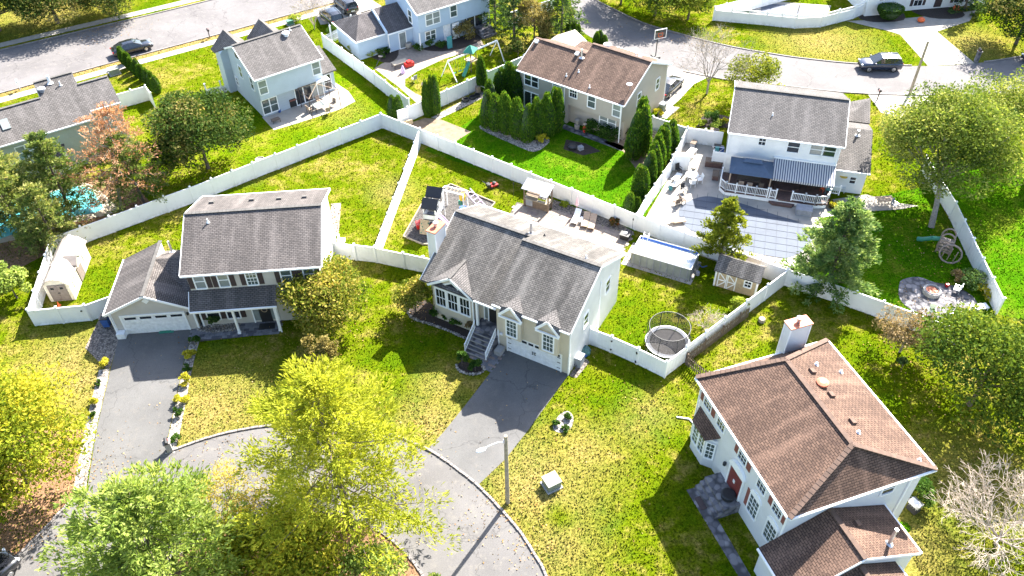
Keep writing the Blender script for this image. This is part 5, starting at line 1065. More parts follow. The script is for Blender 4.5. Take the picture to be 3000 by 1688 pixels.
def car(label, loc, rz, pm, kind='sedan', group=None):
    t = thing('parked_car', label, 'car', (loc[0], loc[1], .02), rz, group)
    if kind == 'sedan':
        Lh, W, st = 2.42, .92, [(-2.42, .34, .72, .74), (-2.30, .26, .90, .86), (-1.75, .24, .98, .91), (-.9, .24, .94, .92), (.6, .24, .93, .92), (1.05, .24, .92, .92), (1.9, .25, .84, .89), (2.28, .28, .72, .80), (2.42, .34, .60, .66)]
        cab = [(-1.95, .96, .74, .97), (-1.0, .94, .60, 1.40), (-.3, .93, .60, 1.46), (.25, .93, .60, 1.43), (1.2, .92, .76, .935)]; wz = (-1.45, 1.45); wr = .33
    else:
        Lh, W, st = 2.38, .95, [(-2.38, .4, .95, .82), (-2.3, .3, 1.05, .90), (-1.6, .27, 1.08, .95), (0, .27, 1.06, .95), (.9, .27, 1.05, .95), (1.7, .28, 1.0, .93), (2.22, .32, .88, .85), (2.38, .4, .75, .72)]
        cab = [(-2.3, 1.06, .80, 1.08), (-2.0, 1.07, .68, 1.62), (-1.2, 1.06, .70, 1.72), (.1, 1.05, .68, 1.70), (1.1, 1.04, .80, 1.07)]; wz = (-1.4, 1.45); wr = .37
    rings = []
    for x, zb, zt, w in st: rings.append([(x, -w * .90, zb), (x, -w, zb + .16), (x, -w, zt - .18), (x, -w * .93, zt - .03), (x, -w * .6, zt + .02), (x, w * .6, zt + .02), (x, w * .93, zt - .03), (x, w, zt - .18), (x, w, zb + .16), (x, w * .9, zb)])
    body = loft(rings).build('body', pm, t, smooth=True)
    rings = []
    for x, zb, w, zt in cab: rings.append([(x, -W * .9, zb - .04), (x, -w - .02, zt - .03), (x, -w * .8, zt), (x, w * .8, zt), (x, w + .02, zt - .03), (x, W * .9, zb - .04)])
    gl = loft(rings).build('cabin_glass', M['carglass'], t, smooth=False)
    # roof skin and pillars
    r0 = [c for c in cab if c[3] > 1.3]; rf = MB()
    for (xa, _, wa, za), (xb, _, wb, zb_) in zip(r0[:-1], r0[1:]):
        rf.add([(xa, -wa - .03, za - .02), (xa, -wa * .8, za + .018), (xa, wa * .8, za + .018), (xa, wa + .03, za - .02), (xb, -wb - .03, zb_ - .02), (xb, -wb * .8, zb_ + .018), (xb, wb * .8, zb_ + .018), (xb, wb + .03, zb_ - .02)], [(0, 4, 5, 1), (1, 5, 6, 2), (2, 6, 7, 3)])
    rf.build('roof', pm, t, smooth=True)
    pl = MB()
    for s in (-1, 1):
        for (xa, za, wa, ta), (xb, zb_, wb, tb) in ((cab[0], cab[1]), (cab[-1], cab[-2])): pl.bar((xa, s * (W * .86), za), (xb, s * (wb + .02), tb - .02), .07, .07)
        xm = (r0[0][0] + r0[-1][0]) / 2; pl.bar((xm, s * W * .9, cab[2][1]), (xm, s * (cab[2][2] + .03), cab[2][3] - .04), .09, .05)
        if kind != 'sedan': pl.bar((-1.25, s * W * .9, cab[2][1]), (-1.3, s * (cab[2][2] + .03), cab[2][3] - .04), .12, .05); pl.bar((-1.9, s * .56, 1.74), (.0, s * .56, 1.76), .04, .04)
    pl.build('pillar', pm, t)
    tm = MB(); 
    for x in wz:
        for s in (-1, 1):
            w_ = MB().cyl((x, s * (W - .22), wr), (x, s * (W + .02), wr), wr, n=18).build('tyre', M['tyre'], t, smooth=False)
            rm = MB().cyl((x, s * (W + .005), wr), (x, s * (W + .035), wr), wr * .66, wr * .6, n=14)
            rm.build('rim', M['rim'], w_)
            sp = MB()
            for k in range(5): a = k * 2 * math.pi / 5; sp.bar((x, s * (W + .04), wr), (x + math.cos(a) * wr * .58, s * (W + .035), wr + math.sin(a) * wr * .58), .05, .03)
            sp.build('spoke', M['chrome'], w_)
    for s in (-1, 1):
        MB().cbox((Lh - .12, s * .62, .66 if kind == 'sedan' else .82), (.16, .34, .13), s * -.35).build('headlight', M['headl'], t); MB().cbox((-Lh + .08, s * .66, .78 if kind == 'sedan' else .95), (.12, .3, .15), s * .35).build('tail_light', M['taill'], t)
        MB().cbox((cab[-1][0] - .2, s * (W + .08), cab[-1][1] + .1), (.12, .18, .12)).build('wing_mirror', pm, t)
    MB().box(Lh - .05, Lh + .03, -.5, .5, .42, .60).build('grille', M['black'], t); MB().box(-Lh - .03, -Lh + .02, -.25, .25, .55, .68).build('number_plate', M['white'], t)
    return t
car('black sedan parked by the verge of the upper left street', (-46.6, 96.35), R(32), M['paintblk'])
car('dark blue sport utility car parked on the right street by the lawn', (43.7, 89.1), R(178), M['paintblu'], 'suv')
car('dark grey car parked in the blue house driveway nearer the street', (-21.6, 107.4), R(122), M['paintgrey'], 'suv')
car('dark car half hidden by the blue garage wing', (-23.0, 103.9), R(122), M['paintblk'], 'suv')
car('dark car parked beside the tan house wall', (18.3, 84.9), R(54), M['paintblk'])
car('dark car cut off by the right edge of the picture', (63.6, 90.3), R(185), M['paintblk'])
car('black car at the lower left corner under the trees', (-33.6, 25.6), R(60), M['paintblk'])
# ================================================================== street furniture
lp = thing('street_lamp', 'wooden street lamp pole with long white arm beside the front driveway', 'street lamp', (-.54, 31.24))
MB().cyl((0, 0, 0), (0, 0, 7.5), .15, .115, 12).build('pole', M['pole'], lp)
arm = MB().tube([(-.1, -.05, 6.95), (-.5, -.2, 7.1), (-1.0, -.38, 7.05), (-1.3, -.5, 6.95)], .035, 8).build('arm', M['white'], lp); MB().cbox((-.1, -.03, 6.95), (.12, .12, .35)).build('bracket', M['steel'], lp)
MB().lathe([(.03, -.36), (.13, -.26), (.16, 0), (.13, .22), (.05, .32)], (0, 0, 0), 12).build('lamp_head', M['white'], lp, smooth=True).matrix_local = Matrix.Translation((-1.55, -.6, 6.88)) @ Matrix.Rotation(R(202), 4, 'Z') @ Matrix.Rotation(R(90), 4, 'Y') @ Matrix.Diagonal((.55, 1, 1, 1))
up = thing('street_lamp', 'tall wooden utility pole with thin lamp arm at the right street', 'street lamp', (45.33, 83.31))
MB().cyl((0, 0, 0), (-.1, -.2, 6.5), .16, .12, 10).build('pole', M['pole'], up); MB().tube([(-.1, -.2, 6.1), (.0, .6, 6.5), (0, 1.5, 6.55), (0, 2.1, 6.5)], .03, 6).build('arm', M['white'], up)
MB().cbox((0, 2.3, 6.46), (.2, .5, .1)).build('lamp_head', M['steel'], up)
def mailbox(label, loc, rz, boxm, postm, h=1.05, thick=.05, stone=False):
    t = thing('mailbox', label, 'mailbox', loc, rz)
    if stone:
        MB().box(-.2, .2, -.2, .2, 0, h).build('pillar', M[postm], t); MB().box(-.26, .26, -.26, .26, h, h + .08).build('pillar_cap', M['kerb'], t)
    else: MB().box(-thick, thick, -thick, thick, 0, h).box(-thick * .6, thick * .6, -.3, .25, h - .06, h).build('post', M[postm], t)
    pts = [(-.12, 0), (.12, 0)] + [(.12 * math.cos(R(a)), .14 + .12 * math.sin(R(a))) for a in range(0, 181, 30)]
    b = MB().prof([(x, h + z + (.08 if stone else 0)) for x, z in pts], 'v', -.32, .22).build('box', M[boxm], t); MB().box(.12, .14, .0, .16, h + .14, h + .2).build('flag', M['red'], b); return t
mailbox('dark maroon mailbox on the verge of the upper left street', (-37.9, 99.6), R(30), 'shutter', 'shutter')
mailbox('white mailbox post on the verge at the far left', (-57.0, 87.5), R(30), 'white', 'white')
mailbox('stone mailbox pillar beside the concrete driveway at the right street', (55.7, 90.3), R(180), 'black', 'cobble', 1.35, stone=True)
mailbox('black mailbox on the near verge of the right street', (41.3, 82.2), R(180), 'black', 'black')
mailbox('black mailbox on a stone base at the foot of the left driveway', (-24.8, 36.0), R(25), 'black', 'found', .95, stone=True)
MB().box(-.1, .1, -.1, .1, 0, 0)
def utility_box(label, loc, rz, d=(1.0, .95, .75), m='greenbox', sticker=True):
    t = thing('utility_box', label, 'utility box', loc, rz); x, y, z = d
    MB().box(-x / 2 - .1, x / 2 + .1, -y / 2 - .1, y / 2 + .1, 0, .08).build('pad', M['found'], t); b = MB().box(-x / 2, x / 2, -y / 2, y / 2, .08, z).build('cabinet', M[m], t, bev=.02)
    MB().box(-x / 2 - .03, x / 2 + .03, -y / 2 - .03, y / 2 + .03, z - .1, z + .02).build('lid', M[m + '_l'], t, bev=.015)
    if sticker: MB().box(x * .12, x * .45, -y * .1, y * .4, z + .021, z + .024).build('sticker', M['paver4'], t)
    return t
M['greenbox'] = plain('green_steel', (.17, .2, .16), .6); M['greenbox_l'] = plain('faded_green_steel', (.42, .43, .35), .6); M['darkbox'] = plain('dark_green_steel', (.05, .15, .11), .5); M['darkbox_l'] = plain('dark_green_lid', (.08, .2, .15), .5)
utility_box('pale green transformer box on the dry front lawn', (2.5, 32.55), R(28))
utility_box('grey-green transformer box by the small arborvitae hedge', (-47.1, 90.9), R(33), (1.1, .9, .75))
utility_box('small dark green utility box by the verge bush', (-28.3, 103.1), R(33), (.8, .6, .6), 'darkbox', False)
hp = thing('basketball_hoop', 'basketball hoop with white-edged clear backboard at the street', 'basketball hoop', (18.0, 92.4), R(20))
MB().box(-.4, .4, -.1, .9, 0, .2).build('base', M['black'], hp); MB().tube([(0, .4, .2), (0, .4, 2.3), (0, -.1, 3.0)], .06, 8).build('pole', M['black'], hp)
bb = MB().box(-.75, .75, -.17, -.14, 2.75, 3.8).build('backboard', M['carglass'], hp); MB().box(-.8, .8, -.19, -.13, 2.68, 2.77).box(-.8, .8, -.19, -.13, 3.78, 3.87).box(-.8, -.72, -.19, -.13, 2.77, 3.78).box(.72, .8, -.19, -.13, 2.77, 3.78).build('border', M['white'], bb)
MB().box(-.3, .3, -.2, -.175, 2.95, 3.0).box(-.3, .3, -.2, -.175, 3.35, 3.4).box(-.3, -.25, -.2, -.175, 3., 3.35).box(.25, .3, -.2, -.175, 3., 3.35).build('target_square', M['orange'], bb)
mb = MB(); 
for k in range(14): a, b_ = 2 * math.pi * k / 14, 2 * math.pi * (k + 1) / 14; mb.cyl((.23 * math.cos(a), -.45 + .23 * math.sin(a), 2.95), (.23 * math.cos(b_), -.45 + .23 * math.sin(b_), 2.95), .015, n=5)
mb.build('rim', M['orange'], hp)
def bin_(label, loc, rz, m, lid='black'):
    t = thing('wheeled_bin', label, 'bin', loc, rz)
    mb = MB().add([(-.24, -.27, .08), (.24, -.27, .08), (.24, .27, .08), (-.24, .27, .08), (-.3, -.34, 1.0), (.3, -.34, 1.0), (.3, .36, 1.0), (-.3, .36, 1.0)], [(0, 3, 2, 1), (4, 5, 6, 7), (0, 1, 5, 4), (1, 2, 6, 5), (2, 3, 7, 6), (3, 0, 4, 7)]); mb.build('bin_body', M[m], t)
    MB().box(-.33, .33, -.38, .4, 1.0, 1.08).build('lid', M[lid], t)
    for s in (-1, 1): MB().cyl((s * .2, .3, .12), (s * .3, .3, .12), .12, n=12).build('wheel', M['black'], t)
    return t
bin_('dark wheeled bin with pale lid by the tan house driveway', (16.9, 80.4), R(-36), 'greenbox', 'cover'); bin_('blue wheeled bin beside the left garage', (-33.6, 48.7), R(5), 'bluep'); bin_('blue wheeled bin behind the blue garage wing', (-19.9, 97.6), R(33), 'bluep'); bin_('second black wheeled bin just behind the blue garage wing corner', (-19.2, 98.0), R(33), 'black')
# ================================================================== sheds
M['shedpl'] = plain('cream_resin', (.60, .53, .42), .6, var=.08); M['shedroof'] = plain('taupe_resin_roof', (.30, .25, .21), .7, var=.15, scale=2); M['sheddoor'] = plain('taupe_resin_door', (.17, .135, .115), .7, var=.2)
sh = thing('garden_shed', 'long cream resin shed with taupe double doors and roof dormer', 'shed', (-38.75, 54.5), R(6.5))
MB().prof([(-1.02, 0), (1.02, 0), (1.02, 1.85), (.55, 2.35), (0, 2.5), (-.55, 2.35), (-1.02, 1.85)], 'v', -2.75, 2.75).build('wall', M['shedpl'], sh)
rf = MB()
for (ua, za), (ub, zb) in (((-1.2, 1.82), (-.6, 2.42)), ((-.6, 2.42), (0, 2.62)), ((1.2, 1.82), (.6, 2.42)), ((.6, 2.42), (0, 2.62))): rf.slab([(ua, -2.95, za), (ub, -2.95, zb), (ub, 2.95, zb), (ua, 2.95, za)], .05)
rf.build('roof', M['shedroof'], sh, fix=False); MB().box(-.09, .09, -2.98, 2.98, 2.6, 2.67).build('ridge_strip', M['trim'], sh)
dd = MB().box(-.72, -.01, -2.82, -2.75, .08, 1.85).build('door', M['sheddoor'], sh); MB().box(-.5, -.25, -2.84, -2.82, 1.4, 1.6).build('door_pane', M['glassd'], dd)
dd = MB().box(.01, .72, -2.82, -2.75, .08, 1.85).build('door', M['sheddoor'], sh); MB().box(.25, .5, -2.84, -2.82, 1.4, 1.6).build('door_pane', M['glassd'], dd); MB().box(-.08, .12, -2.87, -2.82, .95, 1.02).build('door_handle', M['black'], sh)
MB().prof([(-.55, 1.7), (.55, 1.7), (.55, 2.15), (0, 2.55), (-.55, 2.15)], 'u', .85, 1.25).build('dormer', M['shedpl'], sh); rfd = MB(); rfd.slab([(.2, -.7, 2.1), (1.35, -.7, 2.1), (1.35, 0, 2.66), (.2, 0, 2.66)], .04); rfd.slab([(.2, .7, 2.1), (1.35, .7, 2.1), (1.35, 0, 2.66), (.2, 0, 2.66)], .04); rfd.build('dormer_roof', M['shedroof'], sh, fix=False)
MB().box(1.02, 1.09, -.55, .55, .1, 1.75).build('side_door', M['sheddoor'], sh)
for v_ in (-1.7, 1.6): window(sh, 'R', 1.02, v_, 1.0, .35, .6, (1, 1), 'glassd')
MB().cbox((-.75, -.6, 2.3), (.35, .6, .04), 0, ('Y', R(-45))).build('skylight', M['tanplas'], sh)
for u_, v_ in ((-.3, -2.9),): prop(MB().lathe([(.17, 0), (.17, .03), (.09, .05), (.03, .42), (.02, .45)], (-38.6, 51.2, 0), 12).build('traffic_cone', M['orange']), 'small orange traffic cone before the resin shed doors', 'traffic cone')
sc = thing('garden_shed', 'tan wooden shed with cross-braced white doors beside the conifer', 'shed', (19.4, 52.45), R(-26.6))
MB().prof([(-1.0, 0), (1.0, 0), (1.0, 1.85), (0, 2.55), (-1.0, 1.85)], 'u', -1.75, 1.75).build('wall', M['woodlt'], sc); roof(sc, [[(-1.95, -1.2, 1.85), (1.95, -1.2, 1.85), (1.95, 0, 2.68), (-1.95, 0, 2.68)], [(1.95, 1.2, 1.85), (-1.95, 1.2, 1.85), (-1.95, 0, 2.68), (1.95, 0, 2.68)]], M['roof_c'], .08)
for s_ in (-1, 1):
    x0 = -.75 + (s_ * .4); d_ = MB().box(x0 - .38, x0 + .38, -1.05, -1.0, .1, 1.7).build('door', M['woodlt'], sc)
    MB().bar((x0 - .3, -1.06, .15), (x0 + .3, -1.06, .85), .03, .08).bar((x0 - .3, -1.06, 1.65), (x0 + .3, -1.06, .95), .03, .08).box(x0 - .38, x0 + .38, -1.07, -1.05, .84, .94).box(x0 - .38, x0 - .3, -1.07, -1.05, .1, 1.7).box(x0 + .3, x0 + .38, -1.07, -1.05, .1, 1.7).build('brace', M['trim'], d_)
window(sc, 'F', -1.0, 1.0, .95, .5, .6, (1, 1), 'glassd'); cornertrim(sc, [(-1.75, -1), (1.75, -1), (1.75, 1)], 1.85)
# ================================================================== back yard of the cream house
M['jump'] = plain('jump_mat_cloth', (.075, .07, .068), .9)
tr = thing('trampoline', 'round trampoline with dark safety net enclosure by the corner fence', 'trampoline', (12.25, 45.1)); n = 20; r = 1.72
ring = lambda rr, z, rad, m, nm: MB().tube([(rr * math.cos(2 * math.pi * k / 24), rr * math.sin(2 * math.pi * k / 24), z) for k in range(25)], rad, 6).build(nm, M[m], tr)
MB().cyl((0, 0, .76), (0, 0, .78), 1.45, n=28).build('jump_mat', M['jump'], tr); ring(1.72, .8, .05, 'steel', 'frame'); 
pd = MB(); N_ = 28
for k in range(N_): a, b_ = 2 * math.pi * k / N_, 2 * math.pi * (k + 1) / N_; pd.add([(1.42 * math.cos(a), 1.42 * math.sin(a), .83), (1.78 * math.cos(a), 1.78 * math.sin(a), .83), (1.78 * math.cos(b_), 1.78 * math.sin(b_), .83), (1.42 * math.cos(b_), 1.42 * math.sin(b_), .83)], [(0, 1, 2, 3)])
pd.build('spring_pad', M['cover'], tr)
nt_ = MB()
for k in range(N_): a, b_ = 2 * math.pi * k / N_, 2 * math.pi * (k + 1) / N_; nt_.add([(1.6 * math.cos(a), 1.6 * math.sin(a), .83), (1.6 * math.cos(b_), 1.6 * math.sin(b_), .83), (1.6 * math.cos(b_), 1.6 * math.sin(b_), 2.55), (1.6 * math.cos(a), 1.6 * math.sin(a), 2.55)], [(0, 1, 2, 3)])
nt_.build('net', M['net'], tr); ring(1.6, 2.56, .03, 'black', 'top_ring')
for k in range(8): a = 2 * math.pi * k / 8 + .2; MB().tube([(1.8 * math.cos(a), 1.8 * math.sin(a), .1), (1.82 * math.cos(a), 1.82 * math.sin(a), 2.2), (1.62 * math.cos(a), 1.62 * math.sin(a), 2.56)], .03, 6).build('net_pole', M['black'], tr)
for k in range(4): a = 2 * math.pi * k / 4 + .5; MB().tube([(1.7 * math.cos(a - .2), 1.7 * math.sin(a - .2), .8), (1.72 * math.cos(a - .2), 1.72 * math.sin(a - .2), .05), (1.72 * math.cos(a + .2), 1.72 * math.sin(a + .2), .05), (1.7 * math.cos(a + .2), 1.7 * math.sin(a + .2), .8)], .035, 6).build('leg', M['steel'], tr)
pool = thing('frame_pool', 'rectangular above-ground frame pool with blue liner and grey wall', 'pool', (13.5, 55.3), R(-26.5)); PL, PW, PH = 2.7, 1.25, 1.28
MB().box(-PL, PL, -PW, -PW + .04, 0, PH).box(-PL, PL, PW - .04, PW, 0, PH).box(-PL, -PL + .04, -PW, PW, 0, PH).box(PL - .04, PL, -PW, PW, 0, PH).build('pool_wall', M['poolwall'], pool)
MB().box(-PL + .04, PL - .04, -PW + .04, PW - .04, PH - .20, PH - .18).build('water', M['poolglare'], pool); MB().box(-PL + .04, PL - .04, PW - .06, PW - .04, PH - .34, PH).box(-PL + .04, -PL + .06, -PW + .04, PW - .04, PH - .34, PH).box(PL - .06, PL - .04, -PW + .04, PW - .04, PH - .34, PH).box(-PL + .04, PL - .04, -PW + .04, -PW + .06, PH - .34, PH).build('liner', M['liner'], pool)
for s in (-1, 1): MB().cyl((-PL, s * PW, PH), (PL, s * PW, PH), .05, n=8).build('top_rail', M['steel'], pool); MB().cyl((s * PL, -PW, PH), (s * PL, PW, PH), .05, n=8).build('top_rail', M['steel'], pool)
for k in range(9):
    x = -PL + .25 + k * (2 * PL - .5) / 8
    for s in (-1, 1): MB().tube([(x, s * (PW + .03), PH), (x, s * (PW + .06), .05)], .035, 6).build('upright', M['cover'], pool)
for s in (-1, 1):
    for k in range(3): y = -PW + .4 + k * (PW - .4); MB().tube([(s * (PL + .03), y, PH), (s * (PL + .07), y, .05)], .035, 6).build('upright', M['cover'], pool)
ld = MB()
for s in (-.22, .22): ld.tube([(-PL + .5 + s, PW + .55, 0), (-PL + .5 + s, PW + .1, 1.75), (-PL + .5 + s, PW - .2, 1.7), (-PL + .5 + s, PW - .35, .4)], .03, 6)
for k in range(4): ld.box(-PL + .28, -PL + .72, PW + .45 - k * .1, PW + .55 - k * .1, .3 + k * .32, .34 + k * .32)
ld.build('ladder', M['white'], pool)
MB().tube([(PL + .2, PW - .4, .3), (PL + .6, PW - .6, .25), (PL + .9, PW - .2, .2)], .05, 8).build('pump_hose', M['bluep'], pool); MB().lathe([(.02, 0), (.18, .02), (.18, .35), (.1, .4)], (PL + .45, -.2, 0), 12).build('filter_pump', M['cover'], pool)
sheet('ground_cloth', [W2(pool, -PL - .7, -PW - .45), W2(pool, PL + .3, -PW - .45), W2(pool, PL + .3, PW + .3), W2(pool, -PL - .7, PW + .3)], .016, M['concrete_w'])
bq = thing('grill_shelter', 'wooden grill shelter with slatted metal roof by the paver patio', 'grill shelter', (2.62, 63.75), R(-27.5))
for u_ in (-1.25, 1.25):
    for v_ in (-.42, .42): MB().box(u_ - .06, u_ + .06, v_ - .06, v_ + .06, 0, 2.2 + (v_ > 0) * .22).build('post', M['wood'], bq)
for k in range(12): rfb = MB(); u_ = -1.42 + k * .2365; rfb.add([(u_, -.75, 2.18), (u_ + .22, -.75, 2.18), (u_ + .22, .62, 2.55), (u_, .62, 2.55), (u_, -.75, 2.22), (u_ + .22, -.75, 2.22), (u_ + .22, .62, 2.59), (u_, .62, 2.59)], [(0, 3, 2, 1), (4, 5, 6, 7), (0, 1, 5, 4), (1, 2, 6, 5), (2, 3, 7, 6), (3, 0, 4, 7)]); rfb.build('roof_slat', M['steel'] if k % 2 else M['cover'], bq)
MB().box(-1.2, 1.2, -.4, .4, .05, .9).build('counter_base', M['wood'], bq); MB().box(-1.3, 1.3, -.5, .45, .9, .96).build('counter_top', M['pole'], bq); gl = MB().box(.15, .95, -.35, .35, .96, 1.12).build('grill', M['steel'], bq); MB().prof([(-.35, 1.12), (.35, 1.12), (.3, 1.35), (-.1, 1.42), (-.32, 1.3)], 'u', .15, .95).build('grill_hood', M['chrome'], gl)
MB().box(-1.1, -.4, -.42, -.4, .15, .85).build('cupboard_door', M['cover'], bq); MB().box(-1.2, .1, .3, .4, 1.5, 1.56).build('shelf', M['woodlt'], bq); MB().box(-1.2, .1, -.2, .4, 1.25, 1.29).build('shelf', M['wood'], bq)
def lounger(label, loc, rz, fm, m, back=.5, group=None):
    t = thing('sun_lounger', label, 'sun lounger', loc, rz, group)
    MB().box(-.3, .3, -.9, .25, .28, .34).build('seat', M[m], t); b = MB().cbox((0, .55, .34 + .35 * math.sin(back)), (.6, .75, .06), 0, ('X', back)).build('backrest', M[m], t)
    for x in (-.28, .28):
        MB().box(x - .02, x + .02, -.92, .3, .24, .28).build('side_rail', M[fm], t)
        for y in (-.8, .25): MB().box(x - .02, x + .02, y - .02, y + .02, 0, .26).build('leg', M[fm], t)
    return t
lounger('pale tan lounger, left of the pair on the paver patio', (7.0, 61.15), R(-15), 'tanplas', 'tanfab'); lounger('pale tan lounger, right of the pair on the paver patio', (7.6, 60.85), R(-15), 'tanplas', 'tanfab'); lounger('white lounger under the folded pink parasol', (6.15, 61.65), R(-20), 'white', 'white')
prop(MB().cyl((6.25, 62.55, 0), (6.25, 62.55, 1.9), .025, n=6).lathe([(.05, .9), (.16, 1.1), (.1, 1.6), (.02, 2.0)], (6.25, 62.55, 0), 8).lathe([(.25, 0), (.25, .06), (.03, .1)], (6.25, 62.55, 0), 10).build('folded_parasol', M['pink']), 'folded pink parasol on the gravel edge of the patio', 'parasol')
def ptable(label, loc, rz, w, d, h, m, lm, nm='side_table', cat='table'):
    t = thing(nm, label, cat, loc, rz); MB().box(-w / 2, w / 2, -d / 2, d / 2, h - .05, h).build('table_top', M[m], t)
    for x in (-1, 1):
        for y in (-1, 1): MB().box(x * (w / 2 - .05) - .025, x * (w / 2 - .05) + .025, y * (d / 2 - .05) - .025, y * (d / 2 - .05) + .025, 0, h - .05).build('leg', M[lm], t)
    return t
ptable('low white side table between the patio loungers', (6.6, 61.3), R(-20), .3, .8, .35, 'white', 'white')
ft = thing('fire_table', 'square black fire table at the right end of the paver patio', 'fire table', (10.45, 58.85), R(-28)); MB().box(-.38, .38, -.38, .38, 0, .55).build('body', M['black'], ft); MB().box(-.45, .45, -.45, .45, .55, .6).build('table_top', M['black'], ft); MB().box(-.15, .15, -.15, .15, .6, .66).build('burner_lid', M['white'], ft)
for lb, p in (('thin garden torch by the fire table', (11.15, 59.55)), ('thin garden torch by the grill shelter', (.3, 65.3)), ('thin garden torch in the pool deck corner by the shed', (22.6, 53.4))): prop(MB().cyl((p[0], p[1], 0), (p[0], p[1], 1.5), .018, n=5).lathe([(.03, 0), (.06, .05), (.05, .22), (.02, .26)], (p[0], p[1], 1.5), 8).build('garden_torch', M['black']), lb, 'torch')
mw = thing('lawn_mower', 'red and black lawn mower in the fence shade', 'lawn mower', (-1.65, 67.1), R(-60)); MB().box(-.28, .28, -.4, .4, .12, .34).build('deck', M['red'], mw, bev=.05); MB().lathe([(.2, .34), (.2, .5), (.1, .56)], (0, .05, 0), 10).build('engine', M['black'], mw); MB().tube([(-.22, -.35, .3), (-.22, -1.1, .95), (.22, -1.1, .95), (.22, -.35, .3)], .02, 6).build('handle', M['black'], mw); MB().box(-.24, .24, -.75, -.4, .2, .55).build('grass_bag', M['black'], mw)
for x in (-.3, .3):
    for y in (-.35, .35): MB().cyl((x - .03, y, .12), (x + .03, y, .12), .12, n=10).build('wheel', M['black'], mw)
# play tower
pt = thing('playset', 'white and black twin-tower playset with climbing wall and monkey bars', 'playset', (-7.1, 61.6), R(-14))
for k, (cy_, zt) in enumerate(((-.75, 2.75), (.65, 3.05))):
    for x in (-.55, .55):
        for y in (-.6, .6): MB().box(x - .05, x + .05, cy_ + y - .05, cy_ + y + .05, 0, zt).build('post', M['white'], pt)
    MB().box(-.6, .6, cy_ - .65, cy_ + .65, 1.25, 1.33).build('platform', M['cover'], pt)
    pr = MB()
    for x0, x1, y0, y1 in ((-.58, .58, -.63, -.6), (-.58, -.55, -.6, .6), (.55, .58, -.6, .6)): pr.box(x0, x1, cy_ + y0, cy_ + y1, 1.4, 1.95)
    pr.build('parapet', M['white'], pt); ed = MB()
    for z in (1.36, 1.97): ed.box(-.62, .62, cy_ - .68, cy_ - .63, z, z + .07).box(-.62, -.57, cy_ - .63, cy_ + .6, z, z + .07)
    ed.build('trim_strip', M['black'], pt)
    rr = MB(); rr.slab([(-.75, cy_ - .75, zt - .05), (.75, cy_ - .75, zt - .05), (.75, cy_, zt + .65), (-.75, cy_, zt + .65)], .05); rr.slab([(-.75, cy_ + .75, zt - .05), (.75, cy_ + .75, zt - .05), (.75, cy_, zt + .65), (-.75, cy_, zt + .65)], .05); rr.build('roof', M['black'], pt, fix=False)
    MB().prof([(cy_ - .6, zt), (cy_ + .6, zt), (cy_, zt + .55)], 'u', .6, .66).build('gable', M['white'], pt)
cw = MB().add([(-.95, -1.9, 0), (-.1, -1.9, 0), (-.1, -1.35, 1.3), (-.95, -1.35, 1.3), (-.95, -1.95, 0), (-.1, -1.95, 0), (-.1, -1.4, 1.3), (-.95, -1.4, 1.3)], [(0, 1, 2, 3), (7, 6, 5, 4), (0, 4, 5, 1), (1, 5, 6, 2), (2, 6, 7, 3), (3, 7, 4, 0)]).build('climbing_wall', M['woodlt'], pt); MB().box(-.55, -.5, -1.97, -1.93, 0, .1)
hd = MB()
for k in range(8): f_ = .12 + .1 * k; hd.cbox((-.8 + .55 * (k % 2) + .1 * (k % 3), -1.95 + f_ * .55, f_ * 1.3), (.1, .06, .1))
hd.build('climbing_hold', M['greenp'], pt)
MB().tube([(.6, -.6, 1.35), (1.1, -.75, .95), (1.6, -.95, .35), (1.9, -1.05, .2)], .02, 4); sl = MB()
pts_ = [(.6, -.55, 1.32), (1.0, -.6, 1.05), (1.5, -.68, .5), (1.8, -.72, .25), (2.1, -.76, .2)]
for (p, q) in zip(pts_[:-1], pts_[1:]):
    for w0, w1, dz in ((-.22, .22, 0), (-.26, -.22, .12), (.22, .26, .12)): sl.add([(p[0], p[1] + w0, p[2] + dz), (p[0], p[1] + w1, p[2] + dz), (q[0], q[1] + w1, q[2] + dz), (q[0], q[1] + w0, q[2] + dz), (p[0], p[1] + w0, p[2] - .05), (p[0], p[1] + w1, p[2] - .05), (q[0], q[1] + w1, q[2] - .05), (q[0], q[1] + w0, q[2] - .05)], [(0, 1, 2, 3), (7, 6, 5, 4), (0, 4, 5, 1), (1, 5, 6, 2), (2, 6, 7, 3), (3, 7, 4, 0)])
sl.build('slide', M['purple'], pt)
mk = MB().bar((.1, 2.1, 2.3), (2.3, 1.75, 2.3), .09, .12).bar((.3, 2.75, 2.3), (2.5, 2.4, 2.3), .09, .12).build('monkey_bar_beam', M['white'], pt)
for k in range(7): f_ = k / 6; MB().cyl((.15 + 2.1 * f_, 2.1 - .35 * f_, 2.3), (.35 + 2.1 * f_, 2.75 - .35 * f_, 2.3), .022, n=5).build('rung', M['woodlt'], mk)
for x, y in ((.15, 2.1), (.35, 2.75), (2.3, 1.75), (2.5, 2.4)): MB().box(x - .05, x + .05, y - .05, y + .05, 0, 2.3).build('leg', M['white'], pt)
MB().bar((.5, 1.25, 2.2), (.25, 2.2, 2.3), .1, .12).bar((-.4, 1.25, 2.2), (.3, 2.7, 2.3), .1, .12).build('link_beam', M['white'], pt)
sl2 = MB()
for k in range(7): sl2.bar((2.6 + k * .3, 2.3 - k * .07, 2.1 - k * .28), (2.95 + k * .3, 2.9 - k * .07, 2.1 - k * .28), .05, .05)
sl2.bar((2.4, 2.25, 2.25), (4.6, 1.75, .1), .07, .1).bar((2.65, 2.95, 2.25), (4.85, 2.45, .1), .07, .1).build('ladder_ramp', M['purple'], pt)
